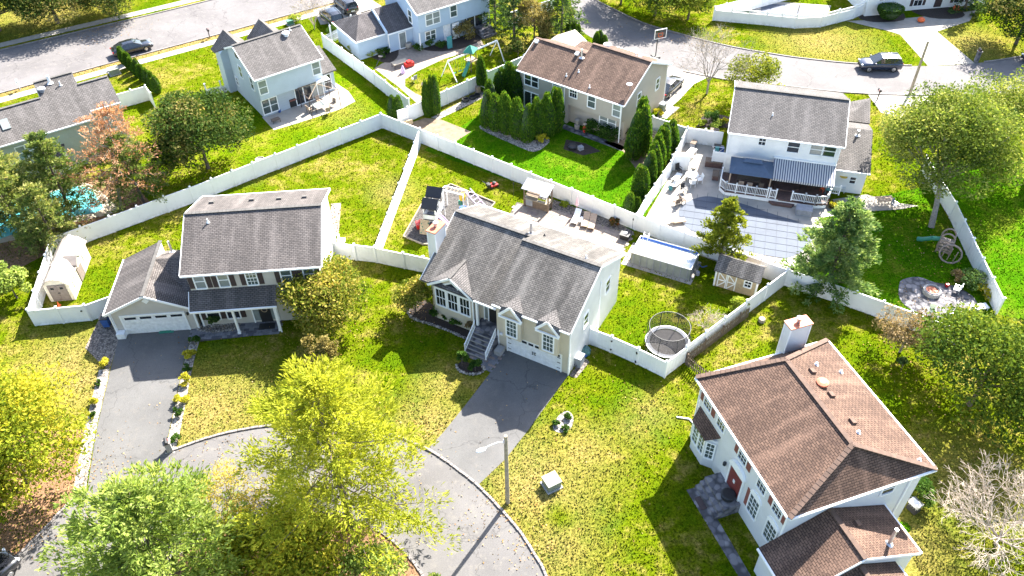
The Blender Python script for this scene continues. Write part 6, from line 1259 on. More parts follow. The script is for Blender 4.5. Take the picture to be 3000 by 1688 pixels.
MB().lathe([(.02, 0), (.3, .1), (.32, .5), (.2, .75)], (2.15, 2.0, 1.5), 10).build('toy_cockpit', M['yellow'], pt); MB().lathe([(.02, 0), (.35, .05), (.4, .3)], (2.2, 1.9, .35), 12).build('tyre_swing', M['bluep'], pt); MB().lathe([(.02, 0), (.3, .05), (.25, .4)], (2.0, 2.0, 1.0), 10).build('toy_seat', M['greenp'], pt)
brd = MB(); eb = [(-9.95, 59.55), (-8.3, 65.4), (-5.9, 67.5), (-1.5, 64.4), (-3, 61.4), (-5.2, 58.1), (-8.1, 58.4)]
for i in range(len(eb)): a_, b_ = eb[i], eb[(i + 1) % len(eb)]; brd.bar((*a_, .08), (*b_, .08), .09, .16)
prop(brd.build('timber_edging', M['pole']), 'timber edging around the grey playset mulch', 'edging')
prop(MB().cbox((-8.6, 60.9, .3), (.5, .7, .5), .3).cbox((-8.4, 61.0, .65), (.3, .3, .25), .3).build('toy_car', M['red']), 'red toy car beside the climbing wall', 'toy')
tc = thing('toy_easel', 'small white toy easel by the front yard fence', 'toy', (-7.9, 56.0), R(20)); MB().bar((-.3, -.2, 0), (-.1, 0, .8), .05, .05).bar((.3, -.2, 0), (.1, 0, .8), .05, .05).bar((0, .3, 0), (0, 0, .8), .05, .05).build('frame', M['white'], tc); MB().cbox((0, -.12, .5), (.4, .05, .4), 0, ('X', R(-15))).build('board', M['pink'], tc)
bn = thing('garden_bench', 'white garden chair against the greige house end wall', 'bench', (-15.5, 58.6), R(90)); MB().box(-.45, .45, -.3, .25, .38, .44).build('seat', M['white'], bn); MB().box(-.45, .45, .2, .27, .44, .95).build('backrest', M['white'], bn)
for x in (-.4, .4):
    for y in (-.25, .22): MB().box(x - .03, x + .03, y - .03, y + .03, 0, .4).build('leg', M['white'], bn)
prop(MB().cbox((-16.7, 62.3, .012), (.95, 5.0, .012), R(5)).build('garden_rug', M['paver4']), 'patterned rose path mats beside the greige house', 'rug')
prop(MB().lathe([(.45, 0), (.5, .08), (.42, .12), (.36, .02)], (-25.9, 72.4, 0), 18).build('stone_ring', M['concrete_w']), 'pale stone ring on the mown lawn behind the long fence', 'stone ring')
prop(MB().cbox((5.15, 43.6, .45), (.75, .6, .9), R(60)).cbox((5.15, 43.6, .95), (.8, .65, .1), R(60)).build('storage_cabinet', M['cover']), 'grey lidded cabinet against the cream house side wall', 'cabinet')
ac = thing('tarp_bundle', 'teal tarpaulin bundle beside the cream house fence', 'tarpaulin', (5.75, 44.75)); MB().lathe([(.05, 0), (.42, .05), (.45, .35), (.3, .6), (.05, .72)], (0, 0, 0), 9).build('bundle', plain('teal_tarp', (.05, .13, .13), .6, var=.8, scale=6), ac); MB().cbox((-.25, -.35, .15), (.6, .4, .3), .4).build('fold', M['bluep'], ac)
prop(MB().tube([(4.55, 42.75, .03), (4.75, 43.2, .5), (4.95, 42.9, .03)], .02, 5).tube([(4.7, 42.6, .1), (4.9, 43.0, .6)], .03, 5).build('hose_reel', M['black']), 'black hose reel at the cream house corner', 'hose')
prop(MB().lathe([(.28, 0), (.3, .2), (.26, .34), (.02, .36)], (20.5, 47.95, 0), 12).build('tree_stump', M['pole']), 'sawn tree stump on the lawn behind the picket fence', 'stump')
gr = thing('gas_grill', 'black gas grill on the lawn behind the hip-roofed house', 'grill', (26.5, 30.1), R(-60)); MB().box(-.35, .35, -.28, .28, .15, .75).build('cart', M['dark'], gr); MB().prof([(-.3, .8), (.3, .8), (.28, 1.05), (.05, 1.15), (-.25, 1.05)], 'u', -.38, .38).build('hood', M['steel'], gr); MB().box(-.75, -.4, -.25, .25, .78, .82).build('side_shelf', M['dark'], gr)
for k in range(4): MB().cyl((-.25 + k * .17, -.31, .7), (-.25 + k * .17, -.28, .7), .04, n=8).build('knob', M['steel'], gr)
prop(MB().cyl((25.55, 28.9, .012), (25.55, 28.9, .03), .42, n=8).build('manhole_lid', M['lush']), 'round green access lid on the lawn near the gas grill', 'lid')
prop(MB().tube([(12.0, 38.2, .08), (12.9, 38.0, .08), (13.3, 37.3, .06), (13.35, 36.6, .05)], .06, 6).build('drain_pipe', M['white']), 'white drain pipe lying on the lawn by the bay window', 'pipe')
prop(MB().box(-.6, .6, -.35, .35, 0, .05).box(-.5, .4, -.25, .25, .05, .12).build('lumber_pile', M['greenp'], loc=(-28.5, 48.05, .02), rz=R(5)), 'green plank pile in front of the left garage door', 'planks')
sw = prop(MB().lathe([(.45, 0), (.45, .25)], (0, 0, 0), 4).build('stone_planter', M['found'], loc=(-2.0, 48.0, 0)), 'x', 'y'); bpy.data.objects.remove(sw)
# landscape edging stones at the cream house beds
es = MB().lathe([(.12, 0), (.15, .08), (.09, .14)], (0, 0, 0), 6).mesh('edging_stone', M['gravel'])
def stone_edge(label, pts, step=.26):
    t = thing('stone_edging', label, 'edging', pts[0]); o = Vector(pts[0]); d = 0.
    for a, b in zip(pts[:-1], pts[1:]):
        a, b = Vector(a), Vector(b); l = (b - a).length
        while d < l: p = a + (b - a) * d / l - o; inst('edging_stone', es, t, (p.x, p.y, 0), (0, 0, random.random() * 6), (random.uniform(.8, 1.25),) * 3); d += step
        d -= l
    return t
bedc = smooth_line([(-8.9, 50.6), (-8.7, 49.5), (-8.1, 48.8), (-6.8, 48.2), (-5.4, 47.5), (-4.1, 46.7), (-3.35, 46.3)], 4)
sheet('mulch_bed', bedc + [(-2.9, 47.2), (-3.6, 48.6), (-6.6, 50.4), (-7.4, 51.2)], .014, M['mulch']); stone_edge('pale stone edging around the bed under the tall windows', bedc)
bedc2 = closed_smooth(L['bed_c2'], 4); sheet('mulch_bed', bedc2, .014, M['mulch']); stone_edge('pale stone edging around the small bed at the stair foot', bedc2[:18])
bed_a = closed_smooth([W2(A, *p) for p in ((-5.5, -4.85), (-5.3, -5.3), (-4.0, -5.55), (-2.6, -5.4), (-2.3, -4.95), (-2.6, -4.8))], 4); sheet('gravel_bed', bed_a, .06, M['gravel_d']); stone_edge('grey stone edging around the porch bed', bed_a)
# ================================================================== pool yard of the white house
dk = thing('timber_deck', 'dark timber deck with white railings behind the white house', 'deck', (27.36, 71.39), R(-15.35)); DZ = .55
dpoly = [(-5.2, -4.75), (-5.25, -7.2), (-4.7, -7.85), (1.5, -7.95), (3.7, -8.0), (4.75, -7.7), (5.05, -6.6), (5.05, -4.75)]
M['deckw'] = plain('dark_stained_deck', (.105, .06, .05), .75, var=.25, scale=3, bmp=.2)
MB().prism(dpoly, .05, .4).build('skirt', M['trim'], dk)
for k in range(23):
    v0 = -8.0 + k * .142; xs = [x for x in np.arange(-5.25, 5.1, .1) if inside((x, v0 + .07), dpoly)]
    if xs: MB().box(min(xs), max(xs) + .1, v0, v0 + .132, .4, .55 + random.uniform(0, .006)).build('deck_board', M['deckw'], dk)
MB().prism([(-.4, -4.75), (2.2, -4.75), (2.2, -6.1), (1.6, -6.6), (-.1, -6.6)], .56, .72).build('upper_step', M['deckw'], dk); MB().prism([(-.5, -8.0), (1.9, -8.0), (1.65, -8.4), (-.1, -8.4)], .0, .25).build('step', M['deckw'], dk)
bal = MB().box(-.018, .018, -.018, .018, .62, 1.38).mesh('baluster', M['trim']); pst = MB().box(-.055, .055, -.055, .055, .5, 1.58).box(-.075, .075, -.075, .075, 1.58, 1.63).mesh('railing_post', M['trim'])
def railing(pts):
    for a, b in zip(pts[:-1], pts[1:]):
        a, b = Vector(a), Vector(b); l = (b - a).length; MB().bar((a.x, a.y, 1.42), (b.x, b.y, 1.42), .08, .07).build('rail', M['trim'], dk); MB().bar((a.x, a.y, .66), (b.x, b.y, .66), .06, .06).build('rail', M['trim'], dk)
        inst('railing_post', pst, dk, (a.x, a.y, 0)); inst('railing_post', pst, dk, (b.x, b.y, 0)); n = int(l / .15)
        for i in range(1, n): p = a + (b - a) * i / n; inst('baluster', bal, dk, (p.x, p.y, 0), (0, 0, math.atan2(b.y - a.y, b.x - a.x)))
railing([(-5.2, -5.6), (-5.25, -7.15), (-4.65, -7.8), (-3.7, -7.85), (-2.75, -7.87), (-1.85, -7.89), (-.75, -7.91)]); railing([(-.55, -7.9), (.05, -7.92)]); railing([(1.5, -7.9), (2.7, -7.93), (3.7, -7.95), (4.7, -7.65), (5.0, -6.6)]); railing([(5.05, -5.9), (5.9, -5.9)])
gz = thing('canopy_gazebo', 'navy cloth gazebo with vented hip top on the deck', 'gazebo', (27.36, 71.39), R(-15.35))
gx0, gx1, gy0, gy1, gh, gp = -4.62, -.55, -7.75, -4.95, 2.6, 3.35
mx_, my_ = (gx0 + gx1) / 2, (gy0 + gy1) / 2
cn = MB()
for q in ([(gx0, gy0, gh), (gx1, gy0, gh), (mx_ + .7, my_, gp), (mx_ - .7, my_, gp)], [(gx1, gy1, gh), (gx0, gy1, gh), (mx_ - .7, my_, gp), (mx_ + .7, my_, gp)], [(gx1, gy0, gh), (gx1, gy1, gh), (mx_ + .7, my_, gp)], [(gx0, gy1, gh), (gx0, gy0, gh), (mx_ - .7, my_, gp)]): cn.slab(q, .03)
cn.build('canopy', M['canopy'], gz, fix=False); vt = MB()
for q in ([(mx_ - 1.0, my_ - .35, gp + .02), (mx_ + 1.0, my_ - .35, gp + .02), (mx_ + .7, my_, gp + .22), (mx_ - .7, my_, gp + .22)], [(mx_ + 1.0, my_ + .35, gp + .02), (mx_ - 1.0, my_ + .35, gp + .02), (mx_ - .7, my_, gp + .22), (mx_ + .7, my_, gp + .22)]): vt.slab(q, .03)
vt.build('vent_canopy', M['canopy'], gz, fix=False)
for x in (gx0 + .15, gx1 - .15):
    for y in (gy0 + .3, gy1 - .1): MB().box(x - .06, x + .06, y - .06, y + .06, DZ, gh).build('post', M['tanfab'] if y < my_ else M['dark'], gz)
_pc = {}
def chair(label, loc, rz, m, lm='dark', group=None, z=0., s=1.):
    t = thing('patio_chair', label, 'chair', (loc[0], loc[1], z), rz, group); t.scale = (s,) * 3
    if (m, lm) not in _pc: _pc[(m, lm)] = (MB().box(-.25, .25, -.25, .25, .40, .45).mesh('seat', M[m]), MB().cbox((0, .26, .7), (.5, .05, .55), 0, ('X', R(-10))).mesh('backrest', M[m]), MB().box(-.02, .02, -.02, .02, 0, .42).mesh('leg', M[lm]), MB().box(-.025, .025, -.25, .25, .62, .65).mesh('armrest', M[lm]))
    se, ba, le, ar = _pc[(m, lm)]; inst('seat', se, t); inst('backrest', ba, t)
    for x in (-.23, .23):
        inst('armrest', ar, t, (x, 0, 0))
        for y in (-.23, .23): inst('leg', le, t, (x, y, 0))
    return t
def EW(u, v): return W2(E, u, v)
M['mint'] = plain('mint_fabric', (.45, .5, .38), .9); M['teal'] = plain('teal_plastic', (.06, .26, .28), .5)
chair('pale mint chair left of the black grill on the deck', EW(2.6, -5.4), R(-15), 'mint', z=.56); chair('pale mint chair between the black bins and the orange chair', EW(4.0, -5.35), R(-15), 'mint', z=.56); chair('orange chair on the deck under the awning', EW(4.42, -5.75), R(-60), 'orange', 'orange', z=.56, s=.8); chair('teal chair at the right end of the deck', EW(4.8, -5.8), R(-90), 'teal', 'teal', z=.56)
chair('tan chair, left one under the navy gazebo', EW(-3.3, -7.0), R(165), 'tanfab', z=.56); chair('tan chair, right one under the navy gazebo', EW(-2.5, -7.05), R(165), 'tanfab', z=.56); chair('dark chair tucked at the right of the gazebo table', EW(-1.5, -6.9), R(180), 'wood', z=.56)
ptable('long dining table in the gazebo shade', (*EW(-2.6, -6.3), .56), R(-15), 2.2, .8, .72, 'wood', 'dark', 'dining_table')
bg_ = thing('kettle_grill', 'round black grill between the mint deck chairs', 'grill', (*EW(3.3, -5.3), .56)); MB().lathe([(.05, .4), (.3, .55), (.34, .75), (.28, .9), (.05, 1.0)], (0, 0, 0), 14).build('bowl', M['black'], bg_)
for k in range(3): a = k * 2.1; MB().cyl((.1 * math.cos(a), .1 * math.sin(a), .5), (.28 * math.cos(a), .28 * math.sin(a), 0), .02, n=5).build('leg', M['dark'], bg_)
prop(MB().box(-.7, .7, -.45, .45, 0, .62).box(-.74, .74, -.49, .49, .62, .70).build('storage_box', M['cover'], loc=(*EW(2.75, -8.95), 0), rz=R(-15)), 'grey lidded storage box against the deck railing', 'storage box')
ht = thing('wicker_box', 'dark brown wicker box by the white fish panel', 'storage box', EW(-6.1, -3.1), R(-15)); MB().box(-.85, .85, -.4, .4, 0, .6).build('body', M['deckw'], ht); MB().box(-.88, .88, -.43, .43, .6, .66).build('lid', M['wood'], ht)
ht = thing('wicker_box', 'small dark brown wicker box at the deck corner', 'storage box', EW(-5.75, -5.1), R(-15)); MB().box(-.3, .3, -.55, .55, 0, .5).build('body', M['deckw'], ht); MB().box(-.33, .33, -.58, .58, .5, .55).build('lid', M['wood'], ht)
def cabinet(label, p, rz, w, d, h, m):
    t = thing('garden_cabinet', label, 'cabinet', p, rz); MB().box(-w / 2, w / 2, -d / 2, d / 2, 0, h).build('body', M[m], t); MB().box(-w / 2 - .03, w / 2 + .03, -d / 2 - .03, d / 2 + .03, h, h + .07).build('lid', M['wood'], t)
    for s in (-1, 1): MB().box(s * .06 - .015, s * .06 + .015, -d / 2 - .03, -d / 2, h * .45, h * .6).build('handle', M['black'], t)
    return t
cabinet('tall cream cabinet at the back of the pool deck', EW(-6.55, .85), R(-15), .85, .5, 1.7, 'shedpl'); cabinet('low cream cabinet beside the tall one on the pool deck', EW(-7.7, .95), R(-15), .85, .5, .95, 'shedpl'); cabinet('small grey cabinet in the back corner of the pool deck', (19.05, 73.0), R(60), .7, .5, .85, 'cover')
ptable('white table in the sunny back corner of the pool deck', (18.6, 71.6), R(55), 1.3, .7, .72, 'white', 'white', 'patio_table')
pl_ = [('white slatted lounger, highest along the pool deck fence', (16.5, 67.6), 150), ('white slatted lounger, second along the pool deck fence', (16.2, 66.6), 145), ('brown lounger alone on the sunlit pool deck', (15.4, 60.9), 100)]
for lb, p, a in pl_: lounger(lb, p, R(a), 'white' if 'white' in lb else 'wood', 'white' if 'white' in lb else 'tanfab', .45)
chair('folding brown chair by the planter on the pool deck', (15.9, 63.6), R(200), 'wood'); chair('second brown folding chair nearer the pool cover', (16.5, 63.9), R(110), 'wood'); chair('metal chair at the lower fence corner of the pool deck', (13.0, 60.5), R(140), 'cover', 'steel'); chair('dark chair behind the privacy panel', (16.9, 68.9), R(30), 'black'); chair('dark chair beside the glass table', (16.9, 65.6), R(30), 'dark')
gt_ = thing('glass_table', 'round glass patio table on the sunny pool deck', 'table', (18.0, 67.6)); 
for p_ in range(2):
    pass
MB().cyl((0, 0, .70), (0, 0, .715), .62, n=24).build('table_top', M['poolglare'], gt_); ringm = MB().tube([(.62 * math.cos(2 * math.pi * k / 20), .62 * math.sin(2 * math.pi * k / 20), .7) for k in range(21)], .025, 5).build('rim', M['white'], gt_)
for k in range(4): a = k * math.pi / 2 + .4; MB().cyl((.5 * math.cos(a), .5 * math.sin(a), .7), (.4 * math.cos(a), .4 * math.sin(a), 0), .02, n=5).build('leg', M['white'], gt_)
chair('white chair beside the round glass table', (18.7, 67.2), R(-80), 'white', 'white'); chair('white chair on the near side of the round glass table', (17.9, 66.6), R(190), 'white', 'white')
prop(MB().lathe([(.2, 0), (.24, .05), (.1, .4), (.32, .85), (.34, .95), (.3, .92)], (18.3, 68.6, 0), 14).build('bird_bath', M['concrete_w']), 'pale stone bird bath in front of the privacy panel', 'bird bath')
prop(MB().lathe([(.16, 0), (.22, .3), (.2, .32)], (15.7, 66.1, 0), 10).build('flower_pot', M['teal']), 'teal flower pot against the pool deck fence', 'pot')
clt = thing('clothes_rack', 'folding rack hung with blue towels by the white house wall', 'rack', EW(-5.9, -1.4), R(-15))
MB().bar((-.6, -.3, 0), (.6, .1, 1.1), .03, .03).bar((.6, -.3, 0), (-.6, .1, 1.1), .03, .03).bar((-.6, .1, 1.1), (.6, .1, 1.1), .03, .03).build('frame', M['white'], clt); MB().box(-.3, .1, -.05, .2, .5, 1.12).build('towel', M['teal'], clt); MB().cbox((.4, .3, .5), (.35, .3, 1.0), .2).build('towel', M['bluep'], clt); MB().cbox((-.1, .9, .4), (.7, .5, .8), 0).build('tarpaulin', M['dark'], clt)
# pool safety cover
pcv = closed_smooth([(15.95, 62.6), (16.0, 61.4), (16.4, 60.1), (17.7, 58.9), (19.1, 57.5), (20.8, 56.9), (22.8, 56.1), (24.4, 55.7), (25.9, 56.4), (27.2, 57.7), (27.6, 59.5), (26.8, 60.8), (24.6, 62.1), (22.5, 63.5), (20.4, 64.5), (19, 64.9), (17.7, 64.5), (16.6, 63.7)], 4)
cov = thing('pool_cover', 'blue-grey mesh safety cover stretched over the curved pool', 'pool cover', (0, 0)); M['covercloth'] = plain('blue_grey_mesh', (.085, .105, .145), .8, var=.16, scale=.6, kind='Pos')
MB().prism(pcv, .02, .035).build('sheet', M['covercloth'], cov)
ca, sa = math.cos(R(-15.35)), math.sin(R(-15.35)); M['strap'] = plain('dark_strap', (.05, .06, .085), .8)
def strap(p, d):
    ts = []; N2 = 240
    for k in range(N2 + 1):
        t_ = -12 + 24 * k / N2; q = (p[0] + d[0] * t_, p[1] + d[1] * t_)
        if inside(q, pcv): ts.append(t_)
    if len(ts) > 4:
        a_, b_ = min(ts) - .55, max(ts) + .55; MB().bar((p[0] + d[0] * a_, p[1] + d[1] * a_, .05), (p[0] + d[0] * b_, p[1] + d[1] * b_, .05), .035, .012).build('strap', M['strap'], cov)
for k in range(-7, 8): c_ = (21.8 + ca * k * .95, 60.3 + sa * k * .95); strap(c_, (-sa, ca))
for k in range(-5, 6): c_ = (21.8 - sa * k * .95, 60.3 + ca * k * .95); strap(c_, (ca, sa))
hr = thing('pool_handrail', 'pair of chrome pool handrails at the deck side of the cover', 'handrail', EW(-4.4, -8.9), R(-15)); 
for x in (-.3, .3): MB().tube([(x, .3, 0), (x, .2, .8), (x, -.25, .8), (x, -.5, .1)], .025, 6).build('rail', M['chrome'], hr)
# fire-pit patio
fp_ = thing('fire_pit', 'round stone fire pit with rusty bowl on the flagstones', 'fire pit', (35.6, 50.95))
blk = MB().box(-.14, .14, -.1, .1, 0, .13).mesh('block', M['found'])
for j in range(3):
    for k in range(14): a = 2 * math.pi * (k + .5 * (j % 2)) / 14; inst('block', blk, fp_, (.62 * math.cos(a), .62 * math.sin(a), j * .135), (0, 0, a + math.pi / 2))
MB().cyl((0, 0, .3), (0, 0, .33), .5, n=20).build('ash_bowl', M['terra'], fp_); MB().tube([(.6 * math.cos(2 * math.pi * k / 20), .6 * math.sin(2 * math.pi * k / 20), .42) for k in range(21)], .04, 6).build('rim', M['cover'], fp_)
chair('white rope chair right of the fire pit', (37.7, 51.0), R(-120), 'white', 'steel'); chair('pale chair near the lower edge of the flagstone patio', (36.1, 47.9), R(30), 'white', 'white'); chair('pale green chair at the lower left of the flagstone patio', (34.6, 48.4), R(-20), 'mint', 'white'); lounger('white slatted lounger at the right rim of the flagstone patio', (38.6, 48.9), R(100), 'white', 'white', .5)
prop(MB().lathe([(.12, 0), (.2, .3), (.15, .34)], (37.2, 51.7, 0), 10).build('bucket', M['red']), 'red bucket beside the rope chair', 'bucket')
p2 = thing('playset', 'tan plastic climber with green slide on the shaded lawn', 'playset', (38.7, 56.4), R(-30)); MB().box(-.6, .6, -.5, .5, 1.0, 1.08).build('platform', M['tanplas'], p2)
for x in (-.55, .55):
    for y in (-.45, .45): MB().cyl((x, y, 0), (x, y, 1.6), .07, n=8).build('post', M['tanplas'], p2)
for k in range(5): MB().box(-.55, .55, -.62 - k * .02, -.5 - k * .02, .25 + k * .3, .4 + k * .3).build('rung', M['tanplas'], p2)
MB().tube([(-.5, 0, 1.15), (-1.2, .1, .9), (-1.9, .2, .4), (-2.3, .25, .25)], .2, 8).build('slide', M['greenp'], p2)
rc_ = MB().tube([(.6 + .9 * math.cos(R(a)), -1.2 + .35 * math.sin(R(a)), .75 + .75 * math.sin(R(a))) for a in range(0, 361, 30)], .08, 6).build('climbing_arch', M['tanplas'], p2); MB().tube([(.55 * math.cos(R(a)), .3, 1.5 + .75 * math.sin(R(a))) for a in range(0, 181, 20)], .07, 6).build('roof_arch', M['tanplas'], p2); MB().tube([(.55 * math.cos(R(a)), -.35, 1.5 + .65 * math.sin(R(a))) for a in range(0, 181, 20)], .07, 6).build('roof_arch', M['tanplas'], p2)
for k in range(3): MB().tube([(.0 + .5 * k, -1.2, .05), (.1 + .5 * k, -1.25, 1.4 - .2 * abs(k - 1))], .05, 6).build('net_bar', M['tanplas'], p2)
# tarps and pool toys beyond the big tree
prop(MB().lathe([(1.3, 0), (1.4, .4), (1.3, .42), (1.25, .2)], (33.8, 69.0, 0), 20).build('wading_pool', M['teal']), 'round turquoise wading pool half hidden by the big tree', 'pool')
prop(MB().lathe([(.9, 0), (1.0, .3), (.6, .45), (.55, .2)], (32.4, 67.6, 0), 18).build('inflatable_ring', M['yellow']), 'yellow inflatable ring half hidden by the big tree', 'pool toy')
ptable('white garden table in the dappled shade', (31.8, 65.6), R(-10), 1.5, .9, .6, 'white', 'white', 'patio_table'); ptable('tan folding table on the dappled paving', (35.6, 63.2), R(5), 1.6, .8, .72, 'tanfab', 'steel', 'folding_table'); chair('silver folding chair beside the tan folding table', (36.4, 62.6), R(40), 'cover', 'steel')
# ================================================================== patio of the pale blue house
cf = thing('patio_canopy', 'bare dark metal canopy frame over the patio dining set', 'canopy frame', (0, 0)); feet = [(-23.3, 82.6), (-21.7, 80.2), (-18.8, 82.15), (-20.4, 84.6)]
for p in feet: MB().cyl((*p, 0), (*p, 2.4), .045, n=6).build('post', M['shutter'], cf)
for a, b in zip(feet, feet[1:] + feet[:1]): MB().bar((*a, 2.4), (*b, 2.4), .05, .05).build('top_beam', M['shutter'], cf)
MB().bar((*feet[0], 2.4), (-21.1, 82.4, 3.0), .04, .04).bar((*feet[1], 2.4), (-21.1, 82.4, 3.0), .04, .04).bar((*feet[2], 2.4), (-21.1, 82.4, 3.0), .04, .04).bar((*feet[3], 2.4), (-21.1, 82.4, 3.0), .04, .04).build('rafter', M['tanfab'], cf)
MB().cbox((-20.9, 84.3, 2.45), (1.5, .9, .08), R(35)).build('rolled_cloth', M['white'], cf)
ptable('patio dining table under the canopy frame', (-21.0, 82.1), R(35), 1.7, 1.0, .72, 'glassb', 'dark', 'dining_table')
for i, (dx, dy, a) in enumerate(((-1.2, -.6, 100), (.9, -1.0, 170), (1.25, .55, -70), (-.4, 1.1, 10))): chair(('dark metal chair at the left of the canopy dining table', 'dark metal chair at the near side of the canopy dining table', 'dark metal chair at the right of the canopy dining table', 'dark metal chair at the far side of the canopy dining table')[i], (-21.0 + dx, 82.1 + dy), R(a + 35), 'tanfab', 'dark')
g2 = thing('gas_grill', 'dark covered grill against the pale blue house wall', 'grill', (-24.3, 82.9), R(35)); MB().box(-.45, .45, -.3, .3, .05, 1.05).build('cover', M['black'], g2, bev=.05); MB().box(-.4, .4, -.33, -.3, .8, .95).build('handle', M['shutter_r'], g2)
ptable('low dark table on the shaded patio corner', (-25.6, 79.6), R(35), .9, .6, .4, 'wood', 'dark'); prop(MB().lathe([(.13, 0), (.18, .3), (.15, .3)], (-25.6, 81.6, 0), 10).build('bucket', M['bluep']), 'blue bucket by the patio window', 'bucket')
# ================================================================== yard of the blue house
ss = thing('swing_set', 'white wooden swing set with green roof and slide', 'swing set', (0, 0)); bA, bB, bC = Vector((-7.0, 88.3, 2.3)), Vector((-4.4, 90.4, 2.3)), Vector((-1.3, 93.2, 2.3))
MB().bar(bA, bB, .12, .16).build('beam', M['trim'], ss); MB().bar(bB, bC, .12, .16).build('beam', M['trim'], ss)
for p, q in ((bA, (-7.9, 88.9, 0)), (bA, (-6.0, 87.5, 0)), (bC, (-2.2, 93.9, 0)), (bC, (-.5, 92.4, 0))): MB().bar(p, q, .09, .09).build('leg', M['trim'], ss)
for dx, dy in ((-.6, 0), (0, -.6), (.6, .2), (0, .8)): MB().box(bB.x + dx - .05, bB.x + dx + .05, bB.y + dy - .05, bB.y + dy + .05, 0, 2.5).build('post', M['wood'], ss)
MB().cbox((bB.x, bB.y + .1, 1.3), (1.2, 1.2, .08), R(40)).build('platform', M['woodlt'], ss); MB().add([(bB.x - .9, bB.y - .5, 2.5), (bB.x + .3, bB.y - .9, 2.5), (bB.x + .9, bB.y + .6, 2.5), (bB.x - .4, bB.y + 1.0, 2.5), (bB.x, bB.y, 3.2)], [(0, 1, 4), (1, 2, 4), (2, 3, 4), (3, 0, 4)]).build('roof', M['greenp'], ss)
MB().tube([(bB.x - .2, bB.y - .5, 1.35), (bB.x - .5, bB.y - 1.2, .9), (bB.x - .9, bB.y - 1.9, .2)], .22, 7).build('slide', M['greenp'], ss)
for f_ in (.25, .5, .72):
    p = bA.lerp(bB, f_); MB().cyl((p.x - .18, p.y - .12, 2.25), (p.x - .18, p.y - .12, .5), .012, n=4).cyl((p.x + .18, p.y + .12, 2.25), (p.x + .18, p.y + .12, .5), .012, n=4).cbox((p.x, p.y, .48), (.45, .2, .04), R(38)).build('swing', M['greenp'], ss)
ptable('long pale table with toys on the blue house patio', (-13.0, 91.6), R(33), 1.9, .9, .6, 'sand', 'dark', 'patio_table')
prop(MB().cbox((-11.9, 91.5, .3), (1.1, .6, .45), R(33)).cbox((-11.9, 91.5, .6), (.5, .5, .25), R(33)).build('toy_car', M['red']), 'red toy car on the blue house patio', 'toy'); prop(MB().lathe([(.25, 0), (.3, .3), (.2, .6), (.12, .9), (.05, 1.0)], (-12.5, 89.9, 0), 8).build('toy_slide', M['purple']), 'white and lilac toy below the patio table', 'toy')
prop(MB().tube([(-15.9, 91.3, .05), (-15.6, 91.7, .6), (-15.2, 92.2, 1.0)], .04, 5).lathe([(.02, 0), (.28, .05), (.3, .1)], (-15.3, 92.2, .95), 12).build('toy_scooter', M['dark']), 'dark ride-on toy at the fence side of the patio', 'toy')
chair('pale chair on the small lawn by the patio curve', (-11.0, 87.8), R(-140), 'cover', 'steel')
for lb, p, s in (('large stone urn left of the glazed door', (-13.3, 96.7), 1.), ('stone urn right of the larger one by the glazed door', (-12.3, 96.1), .8), ('stone urn against the blue garage wing', (-17.0, 97.2), .75)): prop(MB().lathe([(.3 * s, 0), (.5 * s, .3 * s), (.52 * s, .8 * s), (.45 * s, .9 * s), (.38 * s, .8 * s)], (*p, 0), 14).build('garden_urn', M['concrete']), lb, 'urn')
bf = thing('bird_feeder', 'bird feeder pole in the stony bed by the fence corner', 'bird feeder', (-9.7, 84.3)); MB().cyl((0, 0, 0), (0, 0, 1.7), .02, n=5).build('pole', M['dark'], bf); MB().lathe([(.18, 0), (.1, .25), (.02, .35)], (0, 0, 1.6), 8).build('feeder', M['tanplas'], bf)
prop(MB().cbox((-7.2, 95.9, .8), (.6, .25, 1.5), R(33)).build('folded_chair', M['teal']), 'folded teal chair leaning in the flower bed', 'chair')
# ================================================================== yard of the tan house
for lb, p, r_ in (('black tyre planter, leftmost on the gravel strip', (-4.9, 83.4), .42), ('black tub, second on the gravel strip', (-4.1, 83.9), .4), ('dark tub beside the wheel on the gravel strip', (-3.6, 84.3), .36)): prop(MB().lathe([(r_, 0), (r_ * 1.1, .1), (r_, .25), (r_ * .7, .25), (r_ * .7, .12)], (*p, 0), 16).build('tub', M['black']), lb, 'tub')
prop(MB().tube([(-3.05 + .45 * math.cos(2 * math.pi * k / 16), 84.9 - .25 * math.cos(2 * math.pi * k / 16), .5 + .45 * math.sin(2 * math.pi * k / 16)) for k in range(17)], .07, 6).build('hose_coil', M['greenbox']), 'coiled hose leaning on the white fence', 'hose'); prop(MB().cbox((-3.5, 85.0, .45), (.5, .4, .9), R(40)).build('bird_house', M['tanplas']), 'brown wooden box against the white fence', 'box')
sheet('gravel_strip', [(-8.6, 80.0), (-5, 83.6), (-2.3, 86.2), (-1.6, 85.2), (-4.6, 82.4), (-7.8, 79.5)], .016, M['gravel'])
prop(MB().box(-.55, .55, -.06, .06, 0, .55).build('wood_screen', M['woodlt'], loc=(-11.0, 78.6, 0), rz=R(28)), 'small cedar board leaning in the fence corner', 'board')
prop(MB().lathe([(.25, 0), (.32, .5), (.28, .55), (.1, .5), (.3, 1.1), (.02, 1.2)], (7.3, 77.3, 0), 12).build('planter_pot', M['concrete']), 'tall stone planter against the tan house', 'planter')
fg = thing('scarecrow', 'red and tan scarecrow figure by the tan house planter', 'garden figure', (8.0, 76.2)); MB().lathe([(.05, .2), (.16, .3), (.2, .7), (.12, 1.0), (.03, 1.05)], (0, 0, 0), 8).build('shirt', M['red'], fg); MB().lathe([(.02, 0), (.11, .08), (.1, .2), (.24, .22), (.1, .3), (.02, .38)], (0, 0, 1.05), 10).build('head', M['tanfab'], fg); MB().cyl((0, 0, 0), (0, 0, .4), .05, n=6).build('stake', M['wood'], fg)
